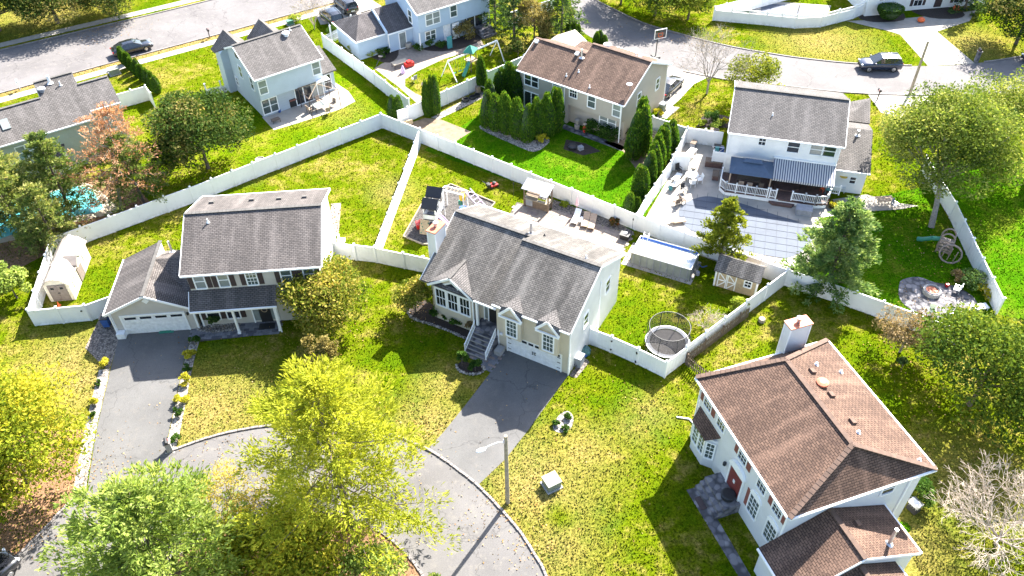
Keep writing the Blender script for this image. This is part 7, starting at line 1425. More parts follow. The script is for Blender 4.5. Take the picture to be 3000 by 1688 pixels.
prop(MB().lathe([(.02, 0), (.5, .1), (.55, .3), (.4, .42)], (6.6, 73.6, 0), 12).build('garden_tub', M['black']), 'black garden tub in the dark mulch bed', 'tub'); prop(MB().cbox((7.4, 73.3, .2), (.5, .5, .4), .5).build('garden_crate', M['cover']), 'grey box beside the black garden tub', 'box')
wt = thing('wooden_steps', 'flight of cedar steps beside the tan house end wall', 'steps', (14.9, 75.4), R(-36))
for k in range(5): MB().box(-.9, .9, -.7 + k * .3, -.42 + k * .3, .1 * k, .1 * k + .09).build('tread', M['woodlt'], wt)
for lb, p in (('orange pumpkin, left one in the mulch by the white house', (53.0, 100.9)), ('orange pumpkin, right one near the far corner bed', (58.8, 104.1))): prop(MB().lathe([(.1, 0), (.42, .12), (.48, .32), (.35, .5), (.08, .55)], (*p, 0), 12).cyl((*p, .5), (*p, .68), .05, n=5).build('pumpkin', M['orange'], smooth=True), lb, 'pumpkin')
prop(MB().cyl((36.9, 101.0, 0), (37.2, 101.6, 2.6), .05, n=6).build('flag_pole', M['wood']), 'thin leaning pole behind the lattice-top fence', 'pole')
sheet('swimming_pool', [(31, 102), (41, 101.6), (43, 106), (33, 108)], .02, M['concrete_w']); 
prop(MB().prism([(33, 103.4), (40, 102.4), (41.5, 105.5), (34, 107)], .03, .05).build('pool_cover', M['covercloth']), 'pale pool cover beyond the lattice-top fence', 'pool cover')
# ================================================================== trees and shrubs
LM = {}
def LMAT(k, a, b, c, tr=.35): LM[k] = leaf_mat(k + '_foliage', [(0., a), (.5, b), (1., c)], tr)
LMAT('oak', (.022, .055, .014), (.075, .125, .022), (.40, .31, .11)); LMAT('maple', (.05, .10, .012), (.19, .22, .028), (.60, .46, .12), .4); LMAT('yellowgreen', (.05, .10, .010), (.24, .29, .022), (.58, .50, .05), .45)
LMAT('islandpine', (.08, .125, .012), (.30, .34, .028), (.56, .55, .06), .45); LMAT('softpine', (.06, .12, .022), (.23, .32, .06), (.44, .50, .14), .45); LMAT('deadpine', (.26, .11, .055), (.50, .25, .14), (.62, .42, .28), .3)
LMAT('oldpine', (.04, .095, .024), (.17, .23, .055), (.48, .44, .17), .42); LMAT('whitepine', (.035, .09, .028), (.13, .23, .065), (.36, .44, .16), .4); LMAT('bigtree', (.035, .08, .012), (.16, .22, .032), (.46, .46, .14), .42)
LMAT('darkbush', (.025, .06, .010), (.10, .16, .018), (.30, .33, .04)); LMAT('arb', (.028, .085, .014), (.085, .18, .018), (.30, .36, .035), .35); LMAT('gold', (.22, .24, .02), (.5, .46, .04), (.7, .62, .08), .4); LMAT('shrub', (.02, .055, .012), (.06, .13, .02), (.14, .22, .04)); LMAT('locust', (.3, .26, .04), (.52, .43, .09), (.66, .55, .18), .45)
LMAT('rust', (.06, .07, .025), (.24, .18, .09), (.42, .30, .17)); LMAT('juniper', (.06, .10, .010), (.20, .24, .02), (.42, .42, .05)); LMAT('spruce', (.025, .06, .02), (.075, .14, .04), (.22, .28, .08)); LMAT('redflower', (.03, .06, .015), (.10, .10, .03), (.5, .08, .04)); LMAT('fern', (.14, .2, .02), (.3, .38, .04), (.5, .52, .08), .4); LMAT('browngold', (.10, .09, .03), (.25, .2, .06), (.4, .33, .13))
def nrm(a): return a / np.maximum(np.linalg.norm(a, axis=1, keepdims=True), 1e-6)
def leaf_cloud(name, Cn, D, size, aspect, m, tint, parent, rg):
    n = len(Cn); D = nrm(D); S = nrm(np.cross(D, rg.normal(size=(n, 3)))); s = size[:, None]
    V = np.empty((n, 4, 3)); V[:, 0] = Cn - D * s * .5; V[:, 1] = Cn + S * s * aspect * .5; V[:, 2] = Cn + D * s * .5; V[:, 3] = Cn - S * s * aspect * .5
    me = bpy.data.meshes.new(name); me.vertices.add(4 * n); me.vertices.foreach_set('co', V.ravel().astype(np.float32)); me.loops.add(4 * n); me.loops.foreach_set('vertex_index', np.arange(4 * n, dtype=np.int32)); me.polygons.add(n); me.polygons.foreach_set('loop_start', np.arange(0, 4 * n, 4, dtype=np.int32))
    me.update(calc_edges=True); at = me.attributes.new('tint', 'FLOAT', 'FACE'); at.data.foreach_set('value', np.clip(tint, 0, 1).astype(np.float32)); me.materials.append(m)
    o = bpy.data.objects.new(name, me); COL.objects.link(o); o.parent = parent; return o
def unit(rg, n): return nrm(rg.normal(size=(n, 3)))
_seed = [100]
def broadleaf(name, label, loc, zc, r, rv, n, size, key, clumps=40, off=(0, 0), tr=.16, bark='bark', cat='tree', tmean=.45, limbs=12, aspect=.62, cl=(.22, .40), gap=.0, group=None, trunk=True):
    _seed[0] += 1; rg = np.random.default_rng(_seed[0]); t = thing(name, label, cat, loc, 0, group); r *= 1.18; rv *= 1.15
    u = unit(rg, clumps); u[:, 2] = np.where(u[:, 2] < -.45, -u[:, 2], u[:, 2]); f = rg.uniform(.42, .95, clumps) ** .75
    if cat == 'tree': n = int(n * 1.55); size *= .84
    cc = u * f[:, None] * np.array([r * .82, r * .82, rv * .82]) + np.array([off[0], off[1], zc]); cr_ = rg.uniform(*cl, clumps) * r; ct = rg.normal(tmean, .16, clumps)
    w = cr_ ** 2; w /= w.sum(); idx = rg.choice(clumps, n, p=w); dr = unit(rg, n); rad = rg.uniform(.25, 1, n) ** .5
    P = cc[idx] + dr * (cr_[idx] * rad)[:, None] * np.array([1, 1, .72]); P[:, 2] = np.maximum(P[:, 2], .08)
    D = dr * .7 + unit(rg, n) * .9; D[:, 2] *= .6
    tint = ct[idx] + rg.normal(0, .16, n) + .16 * (rad - .7)
    leaf_cloud('crown', P, D, size * (.45 + 1.1 * rg.uniform(0, 1, n) ** 1.4), aspect, LM[key], tint, t, rg)
    if trunk:
        tb = MB(); zt = max(zc - rv * .15, .4); tb.tube([(0, 0, 0), (off[0] * .2 + rg.normal(0, .05), off[1] * .2, zt * .35), (off[0] * .6, off[1] * .6, zt * .75), (off[0], off[1], zt + rv * .5)], [tr, tr * .8, tr * .6, tr * .2], 8)
        for i in range(min(limbs, clumps)):
            a = np.array([off[0] * .6, off[1] * .6, zt * rg.uniform(.55, .95)]); b = cc[i]; m_ = (a + b) / 2 + rg.normal(0, .12 * r * .3, 3); tb.tube([tuple(a), tuple(m_), tuple(b)], [tr * .45, tr * .28, tr * .1], 5)
        tb.build('trunk', M[bark], t)
    return t
def pine(name, label, loc, H, r, key, nb=60, per=60, size=.3, t0=.12, droop=.1, tr=.2, bark='bark', tmean=.45, taper=1., aspect=.3, lift=.35, lean=(0, 0), cat='tree', inner=.25, clump=.15):
    _seed[0] += 1; rg = np.random.default_rng(_seed[0]); t = thing(name, label, cat, loc); tb = MB(); pos = lambda z: np.array([lean[0] * z / H, lean[1] * z / H, z])
    tb.tube([tuple(pos(0)), tuple(pos(H * .5)), tuple(pos(H * .97))], [tr, tr * .6, .03], 8); Ps = []; Ds = []; Ts = []
    for k in range(nb):
        f = (k + rg.uniform(0, 1)) / nb; z = H * (t0 + (1 - t0) * f); az = k * 2.39996 + rg.normal(0, .35)
        ln = r * ((1 - f) ** taper * .92 + .08) * rg.uniform(.62, 1.12); up = lift * (f - .3) - droop + rg.normal(0, .06)
        d = np.array([math.cos(az), math.sin(az), up]); a = pos(z); tip = a + d * ln; tip[2] += rg.normal(0, .06) * ln; tip[2] = max(tip[2], .15)
        tb.cyl(tuple(a), tuple(tip), max(.015, tr * .22 * (1 - f * .6)), .008, 4, False); m_ = max(6, int(per * (.35 + .65 * ln / r)))
        lat = np.array([-math.sin(az), math.cos(az), 0]); nc = max(2, int(5.2 * ln / r + .6)); sc_ = np.linspace(inner + .12, 1.0, nc) + rg.normal(0, .04, nc); ci = rg.integers(0, nc, m_)
        lo = rg.normal(0, .20, nc) * ln * (1.15 - sc_); cz = rg.normal(.02 * r, .03 * r, nc); rc = clump * r * rg.uniform(.7, 1.25, nc) * (.55 + .45 * ln / r); cti = rg.normal(0, .11, nc)
        s = sc_[ci]; dv = unit(rg, m_) * (rg.uniform(.1, 1, m_) ** .5 * rc[ci])[:, None] * np.array([1, 1, .42]); cp = a + (tip - a) * s[:, None] + lat * lo[ci][:, None] + dv; cp[:, 2] += cz[ci]
        dd = d * .6 + dv / np.maximum(rc[ci], .05)[:, None] * 1.0 + unit(rg, m_) * .4; dd[:, 2] += .4
        Ps.append(cp); Ds.append(dd); Ts.append(rg.normal(tmean, .13, m_) + cti[ci] + .15 * (s - .6))
    P = np.concatenate(Ps); D = np.concatenate(Ds); T = np.concatenate(Ts); rep = 3
    P = np.repeat(P, rep, 0) + rg.normal(0, size * .28, (len(P) * rep, 3)); D = np.repeat(D, rep, 0) + unit(rg, len(P)) * .6; T = np.repeat(T, rep) + rg.normal(0, .07, len(P)); P[:, 2] = np.maximum(P[:, 2], .1)
    leaf_cloud('crown', P, D, size * rg.uniform(.7, 1.3, len(P)), aspect, LM[key], T, t, rg); tb.build('trunk', M[bark], t); return t
def bare_tree(name, label, loc, H, r, m='barkgrey', depth=5, n0=6, tr=.13, cat='tree', spread=.75, stem=.3, leaves=0, key='rust', thin=1.):
    _seed[0] += 1; rg = np.random.default_rng(_seed[0]); t = thing(name, label, cat, loc); tb = MB(); tips = []
    def grow(p, d, l, rad, k):
        q = p + d * l * .55 + rg.normal(0, l * .05, 3); e_ = q + (d + rg.normal(0, .16, 3)) * l * .5; e_[2] = max(e_[2], .1)
        tb.tube([tuple(p), tuple(q), tuple(e_)], [rad, rad * .8, rad * .55], 5 if k > 2 else 3)
        if k == 0: tips.append(e_); return
        for i in range(3 if k > 1 else 3):
            nd_ = d + rg.normal(0, spread * .62, 3); nd_[2] = nd_[2] * .85 + .12; nd_ /= np.linalg.norm(nd_); grow(e_ if i else q, nd_, l * rg.uniform(.6, .85), max(rad * .55, .009 * thin), k - 1)
    tb2 = H * stem; tb.tube([(0, 0, 0), (0, 0, tb2)], [tr, tr * .85], 7)
    for i in range(n0):
        a = 2 * math.pi * i / n0 + rg.normal(0, .2); d = np.array([math.cos(a) * r / H * 1.1, math.sin(a) * r / H * 1.1, .9]); d /= np.linalg.norm(d); grow(np.array([0, 0, tb2 * rg.uniform(.8, 1)]), d, H * .33, tr * .5, depth - 1)
    tb.build('trunk', M[m], t)
    if leaves:
        tp = np.array(tips); idx = rg.integers(0, len(tp), leaves); leaf_cloud('crown', tp[idx] + rg.normal(0, .12, (leaves, 3)), unit(rg, leaves), rg.uniform(.08, .18, leaves), .6, LM[key], rg.uniform(0, 1, leaves), t, rg)
    return t
# arborvitae: four shapes shared by every copy
def arb_meshes(k):
    rg = np.random.default_rng(900 + k); n = 3400; z = rg.uniform(.02, 1, n) ** .9; lobes = 3 + k % 3; tops = rg.uniform(.84, 1.0, lobes); la = rg.uniform(0, 6.28, lobes); li = rg.integers(0, lobes, n)
    prof_ = np.where(z < .25, .72 + .28 * (z / .25), np.cos((z - .25) / .75 * 1.5) ** .62) * .5; az = rg.uniform(0, 6.283, n); rr = prof_ * rg.uniform(.82, 1.06, n)
    P = np.stack([np.cos(az) * rr, np.sin(az) * rr, z * tops[li]], 1); P[:, 0] += np.cos(la[li]) * .16 * z; P[:, 1] += np.sin(la[li]) * .16 * z
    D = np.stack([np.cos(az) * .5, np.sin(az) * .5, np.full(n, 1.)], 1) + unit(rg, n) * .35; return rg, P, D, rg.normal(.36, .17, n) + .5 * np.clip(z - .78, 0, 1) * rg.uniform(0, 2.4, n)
ARB = []
def arbs(specs, H0=4.5, W0=1.35):
    for k in range(4):
        rg, P, D, T = arb_meshes(k); Q = P * np.array([W0, W0, H0]); D2 = D * np.array([1, 1, 2.])
        o = leaf_cloud('crown', Q, D2, rg.uniform(.14, .30, len(Q)), .42, LM['arb'], T, None, rg); me = o.data; bpy.data.objects.remove(o)
        co = MB().lathe([(.22 * W0, .05 * H0), (.40 * W0, .22 * H0), (.38 * W0, .5 * H0), (.22 * W0, .78 * H0), (.03, .93 * H0)], (0, 0, 0), 10).mesh('light_block_core', M['shrubcore']); tk = MB().cyl((0, 0, 0), (0, 0, H0 * .4), .07, .05, 6).mesh('trunk', M['bark']); ARB.append((me, co, tk))  # solid core added inside each crown to stop light passing through
    for i, (lb, grp, x, y, h, w) in enumerate(specs):
        t = thing('arborvitae', lb, 'arborvitae', (x, y), random.random() * 6.28, grp); sc = (w / W0, w / W0, h / H0)
        me, co, tk = ARB[i % 4]; c_ = inst('crown', me, t, scale=sc); inst('light_block_core', co, c_); inst('trunk', tk, t, scale=sc)
M['shrubcore'] = plain('inner_foliage', (.022, .045, .012), .95, var=.4, scale=5)  # dark green for the added cores that block light inside crowns
ordn = ['first', 'second', 'third', 'fourth', 'fifth', 'sixth', 'seventh', 'eighth', 'ninth']
sp = []
for i, (x, y, h) in enumerate(((-2.4, 78.0, 4.3), (-1.4, 77.3, 4.5), (-.25, 76.6, 4.9), (.9, 75.7, 4.6), (1.85, 75.1, 4.3), (3.1, 75.8, 4.7), (4.15, 76.0, 5.0), (5.0, 76.9, 5.2))): sp.append(('arborvitae, %s from the left in the row before the tan house sliding door' % ordn[i], 'arborvitae row before the tan house', x, y, h * 1.05, 1.62))
for i, (x, y, h) in enumerate(((-1.9, 80.8, 4.2), (-1.0, 82.3, 4.7), (.1, 82.7, 5.3), (.95, 82.0, 5.0))): sp.append(('arborvitae, %s from the left in the dark clump at the tan house corner' % ordn[i], 'arborvitae clump at the tan house corner', x, y, h, 1.6))
for i, (x, y, h) in enumerate(((12.6, 71.6, 5.9), (13.5, 72.2, 6.2), (13.7, 73.3, 6.1))): sp.append(('tallest arborvitae clump right of the tan house, %s stem from the left' % ordn[i], 'tall arborvitae clump right of the tan house', x, y, h, 1.9))
for i, (x, y, h) in enumerate(((12.5, 64.7, 3.9), (13.3, 66.2, 4.4), (14.1, 67.5, 4.5), (14.8, 69.2, 4.3), (15.3, 70.4, 4.4), (15.8, 71.3, 4.2), (16.5, 72.2, 3.9))): sp.append(('arborvitae, %s from the near end of the row along the pool deck fence' % ordn[i], 'arborvitae row along the pool deck fence', x, y, h * 1.04, 1.65))
sp += [('small arborvitae in the lower corner of the lush lawn', 'small arborvitae in the lawn corner', 11.1, 62.4, 2.5, 1.1), ('smallest arborvitae beside its twin in the lawn corner', 'small arborvitae in the lawn corner', 11.85, 62.75, 1.9, .9)]
for i, (x, y, h) in enumerate(((-9.0, 80.4, 4.6), (-8.4, 80.8, 5.0), (-8.0, 80.6, 4.8))): sp.append(('arborvitae clump ringed with stones at the white fence, %s stem' % ordn[i], 'stone-ringed arborvitae clump', x, y, h, 1.0))
sp += [('lone arborvitae at the far end of the gravel strip', None, -3.0, 85.5, 4.5, 1.25), ('short arborvitae left of the fence apex corner', 'arborvitae pair at the fence apex', -12.75, 79.75, 3.0, 1.25), ('short arborvitae right of its twin at the fence apex corner', 'arborvitae pair at the fence apex', -12.1, 79.5, 3.2, 1.2)]
for i in range(8): f = i / 7; sp.append(('small hedge arborvitae, %s from the street by the cream fence' % ordn[i], 'small arborvitae hedge', -46.6 + 6.0 * f, 93.3 - 7.0 * f, 2.3 - .1 * (i % 3), 1.05))
for i, (x, y, h) in enumerate(((4.3, 98.8, 3.2), (4.9, 98.4, 3.5), (7.6, 97.7, 2.4), (8.2, 97.8, 2.5), (8.7, 98.1, 1.9), (10.9, 96.0, 1.9), (11.5, 96.3, 1.9), (11.9, 96.0, 1.5))): sp.append(('small arborvitae behind the brown roof, %s from the left' % ordn[i], 'small arborvitae behind the brown roof', x, y, h, .95))
arbs(sp)
# large trees
broadleaf('oak_tree', 'dense round dark green tree overhanging the long back fence', (-30.9, 71.0), 4.0, 4.8, 3.9, 19000, .30, 'oak', 60, tr=.22, tmean=.42)
pine('pine_tree', 'dying orange-brown pine with bare limbs behind the long fence', (-37.6, 64.2), 10.0, 5.2, 'deadpine', 70, 64, .21, .25, .0, .19, 'barkgrey', .5, .7, .35, .5, (1.4, 2.0))
pine('pine_tree', 'blue-green pine at the left edge over the turquoise pool', (-45.5, 60.6), 9.5, 5.2, 'oldpine', 80, 130, .30, .15, .05, .2, tmean=.5, taper=.75, aspect=.34); pine('pine_tree', 'slim dark pine between the bay window and the pool', (-42.4, 64.2), 8.5, 4.0, 'oldpine', 70, 100, .28, .12, .05, .16, tmean=.4, taper=.7, aspect=.34)
pine('pine_tree', 'small ragged pine at the near end of the turquoise pool', (-41.6, 58.8), 7.0, 3.4, 'oldpine', 56, 80, .28, .12, .05, .14, tmean=.55, taper=.8, aspect=.34); pine('pine_tree', 'ragged half-green pine right of the orange one', (-35.6, 65.2), 7.5, 3.8, 'oldpine', 60, 70, .28, .2, .0, .15, tmean=.42, taper=.6, aspect=.34, lean=(-.8, .4)); pine('pine_tree', 'pale pine at the far left edge below the grey roof', (-49.0, 63.5), 9.5, 5.2, 'oldpine', 76, 120, .30, .15, .05, .2, tmean=.6, taper=.7, aspect=.34)
broadleaf('small_tree', 'pale green bushy tree outside the resin shed fence', (-42.6, 52.2), 1.9, 1.8, 1.8, 2600, .26, 'softpine', 18, tr=.08, tmean=.6)
broadleaf('maple_tree', 'yellow-tipped maple at the right of the greige house front', (-15.2, 48.6), 2.7, 3.75, 2.5, 13000, .27, 'maple', 46, tr=.15, tmean=.52)
broadleaf('young_tree', 'thin young tree on the front lawn below the maple', (-14.7, 42.9), 2.3, 1.6, 2.0, 2000, .2, 'browngold', 22, tr=.05, tmean=.5, cl=(.18, .3)); broadleaf('small_tree', 'small yellow-orange tree at the left of the tall windows', (-8.1, 49.6), 1.9, 1.75, 1.5, 3600, .22, 'maple', 24, tr=.09, tmean=.5)
broadleaf('oak_tree', 'large yellow-green tree at the left edge beside the driveway', (-34.0, 33.6), 5.4, 5.0, 4.0, 22000, .27, 'yellowgreen', 70, tr=.22, tmean=.48); broadleaf('oak_tree', 'second yellow-green tree at the lower left corner', (-36.5, 28.8), 4.4, 4.2, 3.4, 13000, .27, 'yellowgreen', 46, tr=.2, tmean=.38)
pine('pine_tree', 'big feathery yellow-green pine in the traffic island', (-10.9, 29.6), 14.6, 7.0, 'islandpine', 84, 190, .34, .14, -.02, .3, tmean=.58, taper=.58, aspect=.24, lift=.45); pine('pine_tree', 'bright soft pine at the bottom left of the traffic island', (-20.6, 24.6), 11.0, 7.3, 'softpine', 96, 170, .33, .10, .0, .26, tmean=.55, taper=.6, aspect=.32, lift=.4)
broadleaf('locust_tree', 'sparse golden honey locust in the traffic island', (-17.9, 29.2), 4.4, 2.6, 1.7, 3000, .16, 'locust', 30, tr=.08, tmean=.6, cl=(.2, .32)); broadleaf('shrub_mass', 'olive-gold shrub mass below the big pine', (-13.8, 26.0), 2.6, 3.6, 2.2, 11000, .24, 'yellowgreen', 56, tr=.1, tmean=.6, cat='shrub'); broadleaf('shrub_mass', 'bright green shrub at the bottom edge right of the big pine', (-9.0, 25.2), 1.7, 2.2, 1.5, 3600, .22, 'softpine', 26, tr=.08, tmean=.5, cat='shrub'); broadleaf('shrub_mass', 'dense gold shrub between the two island pines', (-16.6, 27.0), 2.6, 2.3, 1.8, 3600, .24, 'islandpine', 26, tr=.08, tmean=.55, cat='shrub'); broadleaf('small_shrub', 'low bright shrub on the road edge at the bottom', (-4.9, 25.1), .5, .9, .6, 800, .2, 'softpine', 9, tr=.05, tmean=.5, cat='shrub')
pine('juniper_tree', 'conical yellow-green conifer beside the wooden shed', (18.4, 55.3), 6.9, 2.6, 'juniper', 64, 80, .26, .12, -.12, .15, tmean=.45, taper=.8, aspect=.45, lift=.3); pine('white_pine', 'soft blue-green white pine by the pool cover end', (27.0, 51.9), 8.7, 4.0, 'whitepine', 90, 110, .32, .08, .02, .2, tmean=.6, taper=.62, aspect=.38, lift=.3)
broadleaf('shade_tree', 'largest pale-leaved tree at the right over the tables', (38.9, 59.7), 6.5, 6.5, 4.7, 36000, .30, 'bigtree', 90, (.6, 3.6), .3, 'barkgrey', tmean=.5, cl=(.16, .3), limbs=26, aspect=.45); broadleaf('shade_tree', 'pale-leaved tree at the right edge behind the largest tree', (49.0, 70.0), 6.0, 4.6, 3.8, 9000, .30, 'bigtree', 46, tr=.2, tmean=.5, aspect=.45)
broadleaf('dogwood', 'rusty half-bare round tree against the lower right fence', (30.6, 44.3), 2.3, 2.3, 1.9, 3200, .2, 'rust', 34, tr=.1, bark='barkgrey', tmean=.55, cl=(.2, .32), limbs=20); broadleaf('dark_tree', 'dark green spreading tree at the lower right edge', (33.9, 38.9), 4.2, 4.8, 3.4, 14000, .28, 'darkbush', 60, tr=.2, tmean=.4)
bare_tree('bare_tree', 'sprawling bare pale tree at the lower right corner', (31.0, 27.6), 5.4, 5.6, 'barkpale', 6, 10, .12, thin=1.3, spread=.85, stem=.12); bare_tree('bare_tree', 'bare grey tree with few leaves beside the tan house driveway', (22.5, 84.0), 6.4, 2.9, 'barkgrey', 6, 6, .13, leaves=260, key='rust', stem=.25); bare_tree('bare_tree', 'small bare multi-stem tree by the blue house driveway', (-24.9, 101.7), 4.6, 1.7, 'barkpale', 5, 7, .08, stem=.08, leaves=200, key='browngold')
bare_tree('bare_shrub', 'leafless grey shrub behind the trampoline', (15.6, 47.3), 2.0, 1.6, 'barkpale', 5, 9, .04, 'shrub', stem=.05, thin=.8); bare_tree('bare_shrub', 'fallen bare branch pile by the swing set', (-.6, 91.2), 1.2, 1.4, 'bark', 3, 5, .05, 'branches', stem=.05)
broadleaf('yellow_tree', 'loose yellow-green tree behind the white pool house', (27.0, 82.2), 3.3, 3.2, 2.4, 4600, .24, 'juniper', 40, tr=.1, tmean=.5, cl=(.18, .3))
pine('fir_tree', 'bright green fir behind the brown roof', (6.7, 97.6), 8.6, 3.2, 'spruce', 66, 46, .30, .1, .0, .18, tmean=.55, taper=.8, aspect=.4); pine('fir_tree', 'dark fir at the right of the blue house', (.8, 97.6), 8.6, 2.8, 'spruce', 56, 42, .30, .1, .05, .18, tmean=.4, taper=.8, aspect=.4); broadleaf('hazel_tree', 'bronze-leaved tree between the two firs', (3.3, 97.0), 3.2, 2.3, 2.8, 3600, .26, 'browngold', 30, tr=.12, tmean=.5); pine('fir_tree', 'spreading fir at the top edge beyond the blue house yard', (-1.6, 101.0), 7.0, 3.0, 'spruce', 46, 42, .30, .1, .05, .18, tmean=.35, taper=.8, aspect=.4); broadleaf('laurel_bush', 'leafy bush below the firs at the blue house yard end', (1.2, 93.2), 1.3, 1.5, 1.2, 1700, .22, 'oak', 14, tr=.06, cat='shrub', tmean=.45)
broadleaf('street_tree', 'broad tree at the top edge left of the lattice-top fence', (19.3, 103.9), 3.2, 4.3, 2.7, 11000, .28, 'darkbush', 44, tr=.2, tmean=.55); broadleaf('street_tree', 'smaller olive tree right of the broad one at the top edge', (23.4, 102.6), 2.8, 3.0, 2.2, 6000, .28, 'darkbush', 30, tr=.15, tmean=.6); broadleaf('street_tree', 'bronze tree at the top edge over the curved street', (15.2, 107.4), 3.0, 3.6, 2.6, 7000, .28, 'browngold', 30, tr=.16, tmean=.4)
broadleaf('street_tree', 'dark oak with stout trunk across the upper left street', (-59.2, 104.6), 3.9, 5.3, 3.3, 15000, .30, 'oak', 50, tr=.3, tmean=.4); broadleaf('street_tree', 'dark oak at the top left corner', (-66.0, 102.6), 3.9, 5.4, 3.3, 13000, .30, 'oak', 44, tr=.3, tmean=.38); broadleaf('street_tree', 'dark oak shading the far sidewalk of the upper left street', (-52.2, 107.0), 3.3, 4.6, 2.9, 12000, .30, 'oak', 44, tr=.26, tmean=.42); broadleaf('street_tree', 'dark tree overhanging the lawn at the top right corner', (62.4, 94.6), 4.2, 4.8, 3.4, 12000, .30, 'oak', 44, tr=.24, tmean=.4)
pine('fir_tree', 'dark needle tree beside the top right pumpkins', (59.6, 103.6), 7., 2.6, 'spruce', 44, 38, .3, .05, .08, .16, tmean=.35, taper=.8, aspect=.4)
# shrubs
def shrub(label, x, y, r, h, key='shrub', n=None, size=.17, name='shrub', tm=.45, cl=(.3, .5)): return broadleaf(name, label, (x, y), h * .5, r, h * .52, n or int(900 * r * max(r, h) + 250), size, key, max(6, int(14 * r)), tr=.04, cat='shrub', tmean=tm, limbs=4, cl=cl)
shrub('round clipped bush, left of the pair at the tan house wall', 9.0, 76.5, 1.1, 1.4, 'shrub', 2200); shrub('round clipped bush, right of the pair at the tan house wall', 10.6, 75.3, 1.1, 1.4, 'shrub', 2200)
shrub('golden bush at the end of the arborvitae row', 3.5, 74.9, .55, .9, 'gold'); shrub('yellow-green bush beside the golden one', 2.8, 75.1, .5, .9, 'fern')
for lb, x, y, r in (('gold mound bush, upper one at the left driveway edge', -32.3, 44.1, .48), ('small gold mound bush, lower one at the left driveway edge', -31.75, 40.5, .36), ('gold mound bush at the right driveway edge nearest the porch', -25.7, 44.9, .5), ('gold mound bush, middle one at the right driveway edge', -25.4, 42.3, .5), ('gold mound bush, lowest one at the right driveway edge', -25.2, 40.4, .5)): shrub(lb, x, y, r, r * 1.7, 'gold', 700, .15)
for lb, x, y, r in (('tiny green plant at the left driveway edge', -32.1, 42.3, .25), ('tiny dark plant lower at the left driveway edge', -31.4, 39.2, .25), ('dark green bush by the upper right driveway edge', -25.6, 43.6, .35), ('dark green bush at the lower right driveway edge', -25.1, 39.2, .4), ('green plant around the stone mailbox', -24.5, 36.7, .4), ('dark bush at the corner of the porch paving', -25.7, 46.4, .45)): shrub(lb, x, y, r, r * 1.8, 'shrub', 420, .15)
for lb, x, y, r, h, k in (('round green bush, left one under the tall windows', -6.3, 49.0, .55, 1.2, 'shrub'), ('small green bush, middle one under the tall windows', -5.5, 48.8, .35, .7, 'shrub'), ('round green bush, right one under the tall windows', -4.6, 48.2, .6, 1.3, 'shrub'), ('rusty leafless bush left of the wide stair', -3.4, 47.2, .6, 1.3, 'rust'), ('clipped cone bush at the foot of the wide stair', -4.0, 43.6, .45, 1.7, 'shrub'), ('round bush beside the cone at the stair foot', -2.95, 43.1, .55, .95, 'shrub')): shrub(lb, x, y, r, h, k)
for lb, x, y, r, h, k in (('low green bush, left in the oval bed by the pool house', 20.8, 77.6, .5, .7, 'fern'), ('round green ball bush in the oval bed by the pool house', 21.9, 78.2, .8, 1.3, 'shrub'), ('pale low bush, front of the oval bed by the pool house', 22.2, 77.1, .8, .6, 'softpine'), ('golden bush, right end of the oval bed by the pool house', 23.1, 77.5, .5, .8, 'gold')): shrub(lb, x, y, r, h, k)
for lb, x, y, r, h, k in (('yellow fern clump, first from the bins in the blue house bed', -19.2, 95.9, .7, .9, 'fern'), ('yellow fern clump, second in the blue house bed', -18.1, 95.1, .8, .9, 'fern'), ('yellow fern clump, third in the blue house bed', -17.0, 94.3, .8, .9, 'fern'), ('dark green bush at the end of the blue house bed', -15.2, 94.3, .8, .9, 'shrub'), ('dark bush against the blue garage wing wall', -18.4, 97.0, .5, .9, 'shrub'), ('low bush by the blue garage corner', -22.4, 100.4, .8, .8, 'shrub'), ('bright low bush right of the stone urns', -11.2, 95.5, .8, .7, 'shrub'), ('bush below the blue house window', -9.6, 96.7, .8, 1.2, 'shrub'), ('low bush left of the folded chair', -8.3, 96.4, .7, .7, 'shrub'), ('large weeping golden bush by the blue house sliding door', -5.6, 98.6, 1.4, 2.0, 'browngold')): shrub(lb, x, y, r, h, k)
for lb, x, y, r, h, k in (('small green plant, left in the white stone patch', 3.1, 37.7, .28, .4, 'shrub'), ('small green plant, upper right in the white stone patch', 4.0, 38.3, .28, .4, 'shrub'), ('small green plant, lowest in the white stone patch', 3.7, 37.2, .3, .4, 'shrub'), ('small young evergreen on the right-hand lawn', 30.1, 42.5, .5, 1.3, 'spruce'), ('golden bush by the right fence of the fire-pit patio', 40.0, 50.6, .7, .9, 'gold'), ('dark bush at the right rim of the fire-pit patio', 39.3, 51.8, 1.1, 1.4, 'spruce'), ('pale flowering bush above the fire-pit patio', 38.4, 52.3, .8, .9, 'rust'), ('red flower clump by the deck end', 30.3, 62.9, .6, .6, 'redflower'), ('yellow flower clump by the deck end', 31.0, 62.8, .6, .6, 'gold'), ('red flowering bush in the patio gravel', 9.6, 60.7, .5, .8, 'redflower'), ('low green plant by the grill shelter gravel', 5.1, 63.9, .45, .4, 'fern'), ('leafy young shrub at the picket fence', 18.9, 49.1, .8, 1.6, 'fern'), ('glossy green bush behind the hip-roofed house', 27.0, 31.0, 1.0, 1.9, 'shrub'), ('small verge bush by the green utility box', -27.6, 103.8, .8, .9, 'fern'), ('golden bush beside the dark bin at the tan house', 16.3, 79.8, .5, .8, 'gold'), ('porch bed evergreen behind the posts', -24.6, 48.55, .55, 1.3, 'spruce'), ('green bush at the shade bed corner of the tan house', 12.2, 76.0, .7, 1.0, 'shrub')): shrub(lb, x, y, r, h, k)
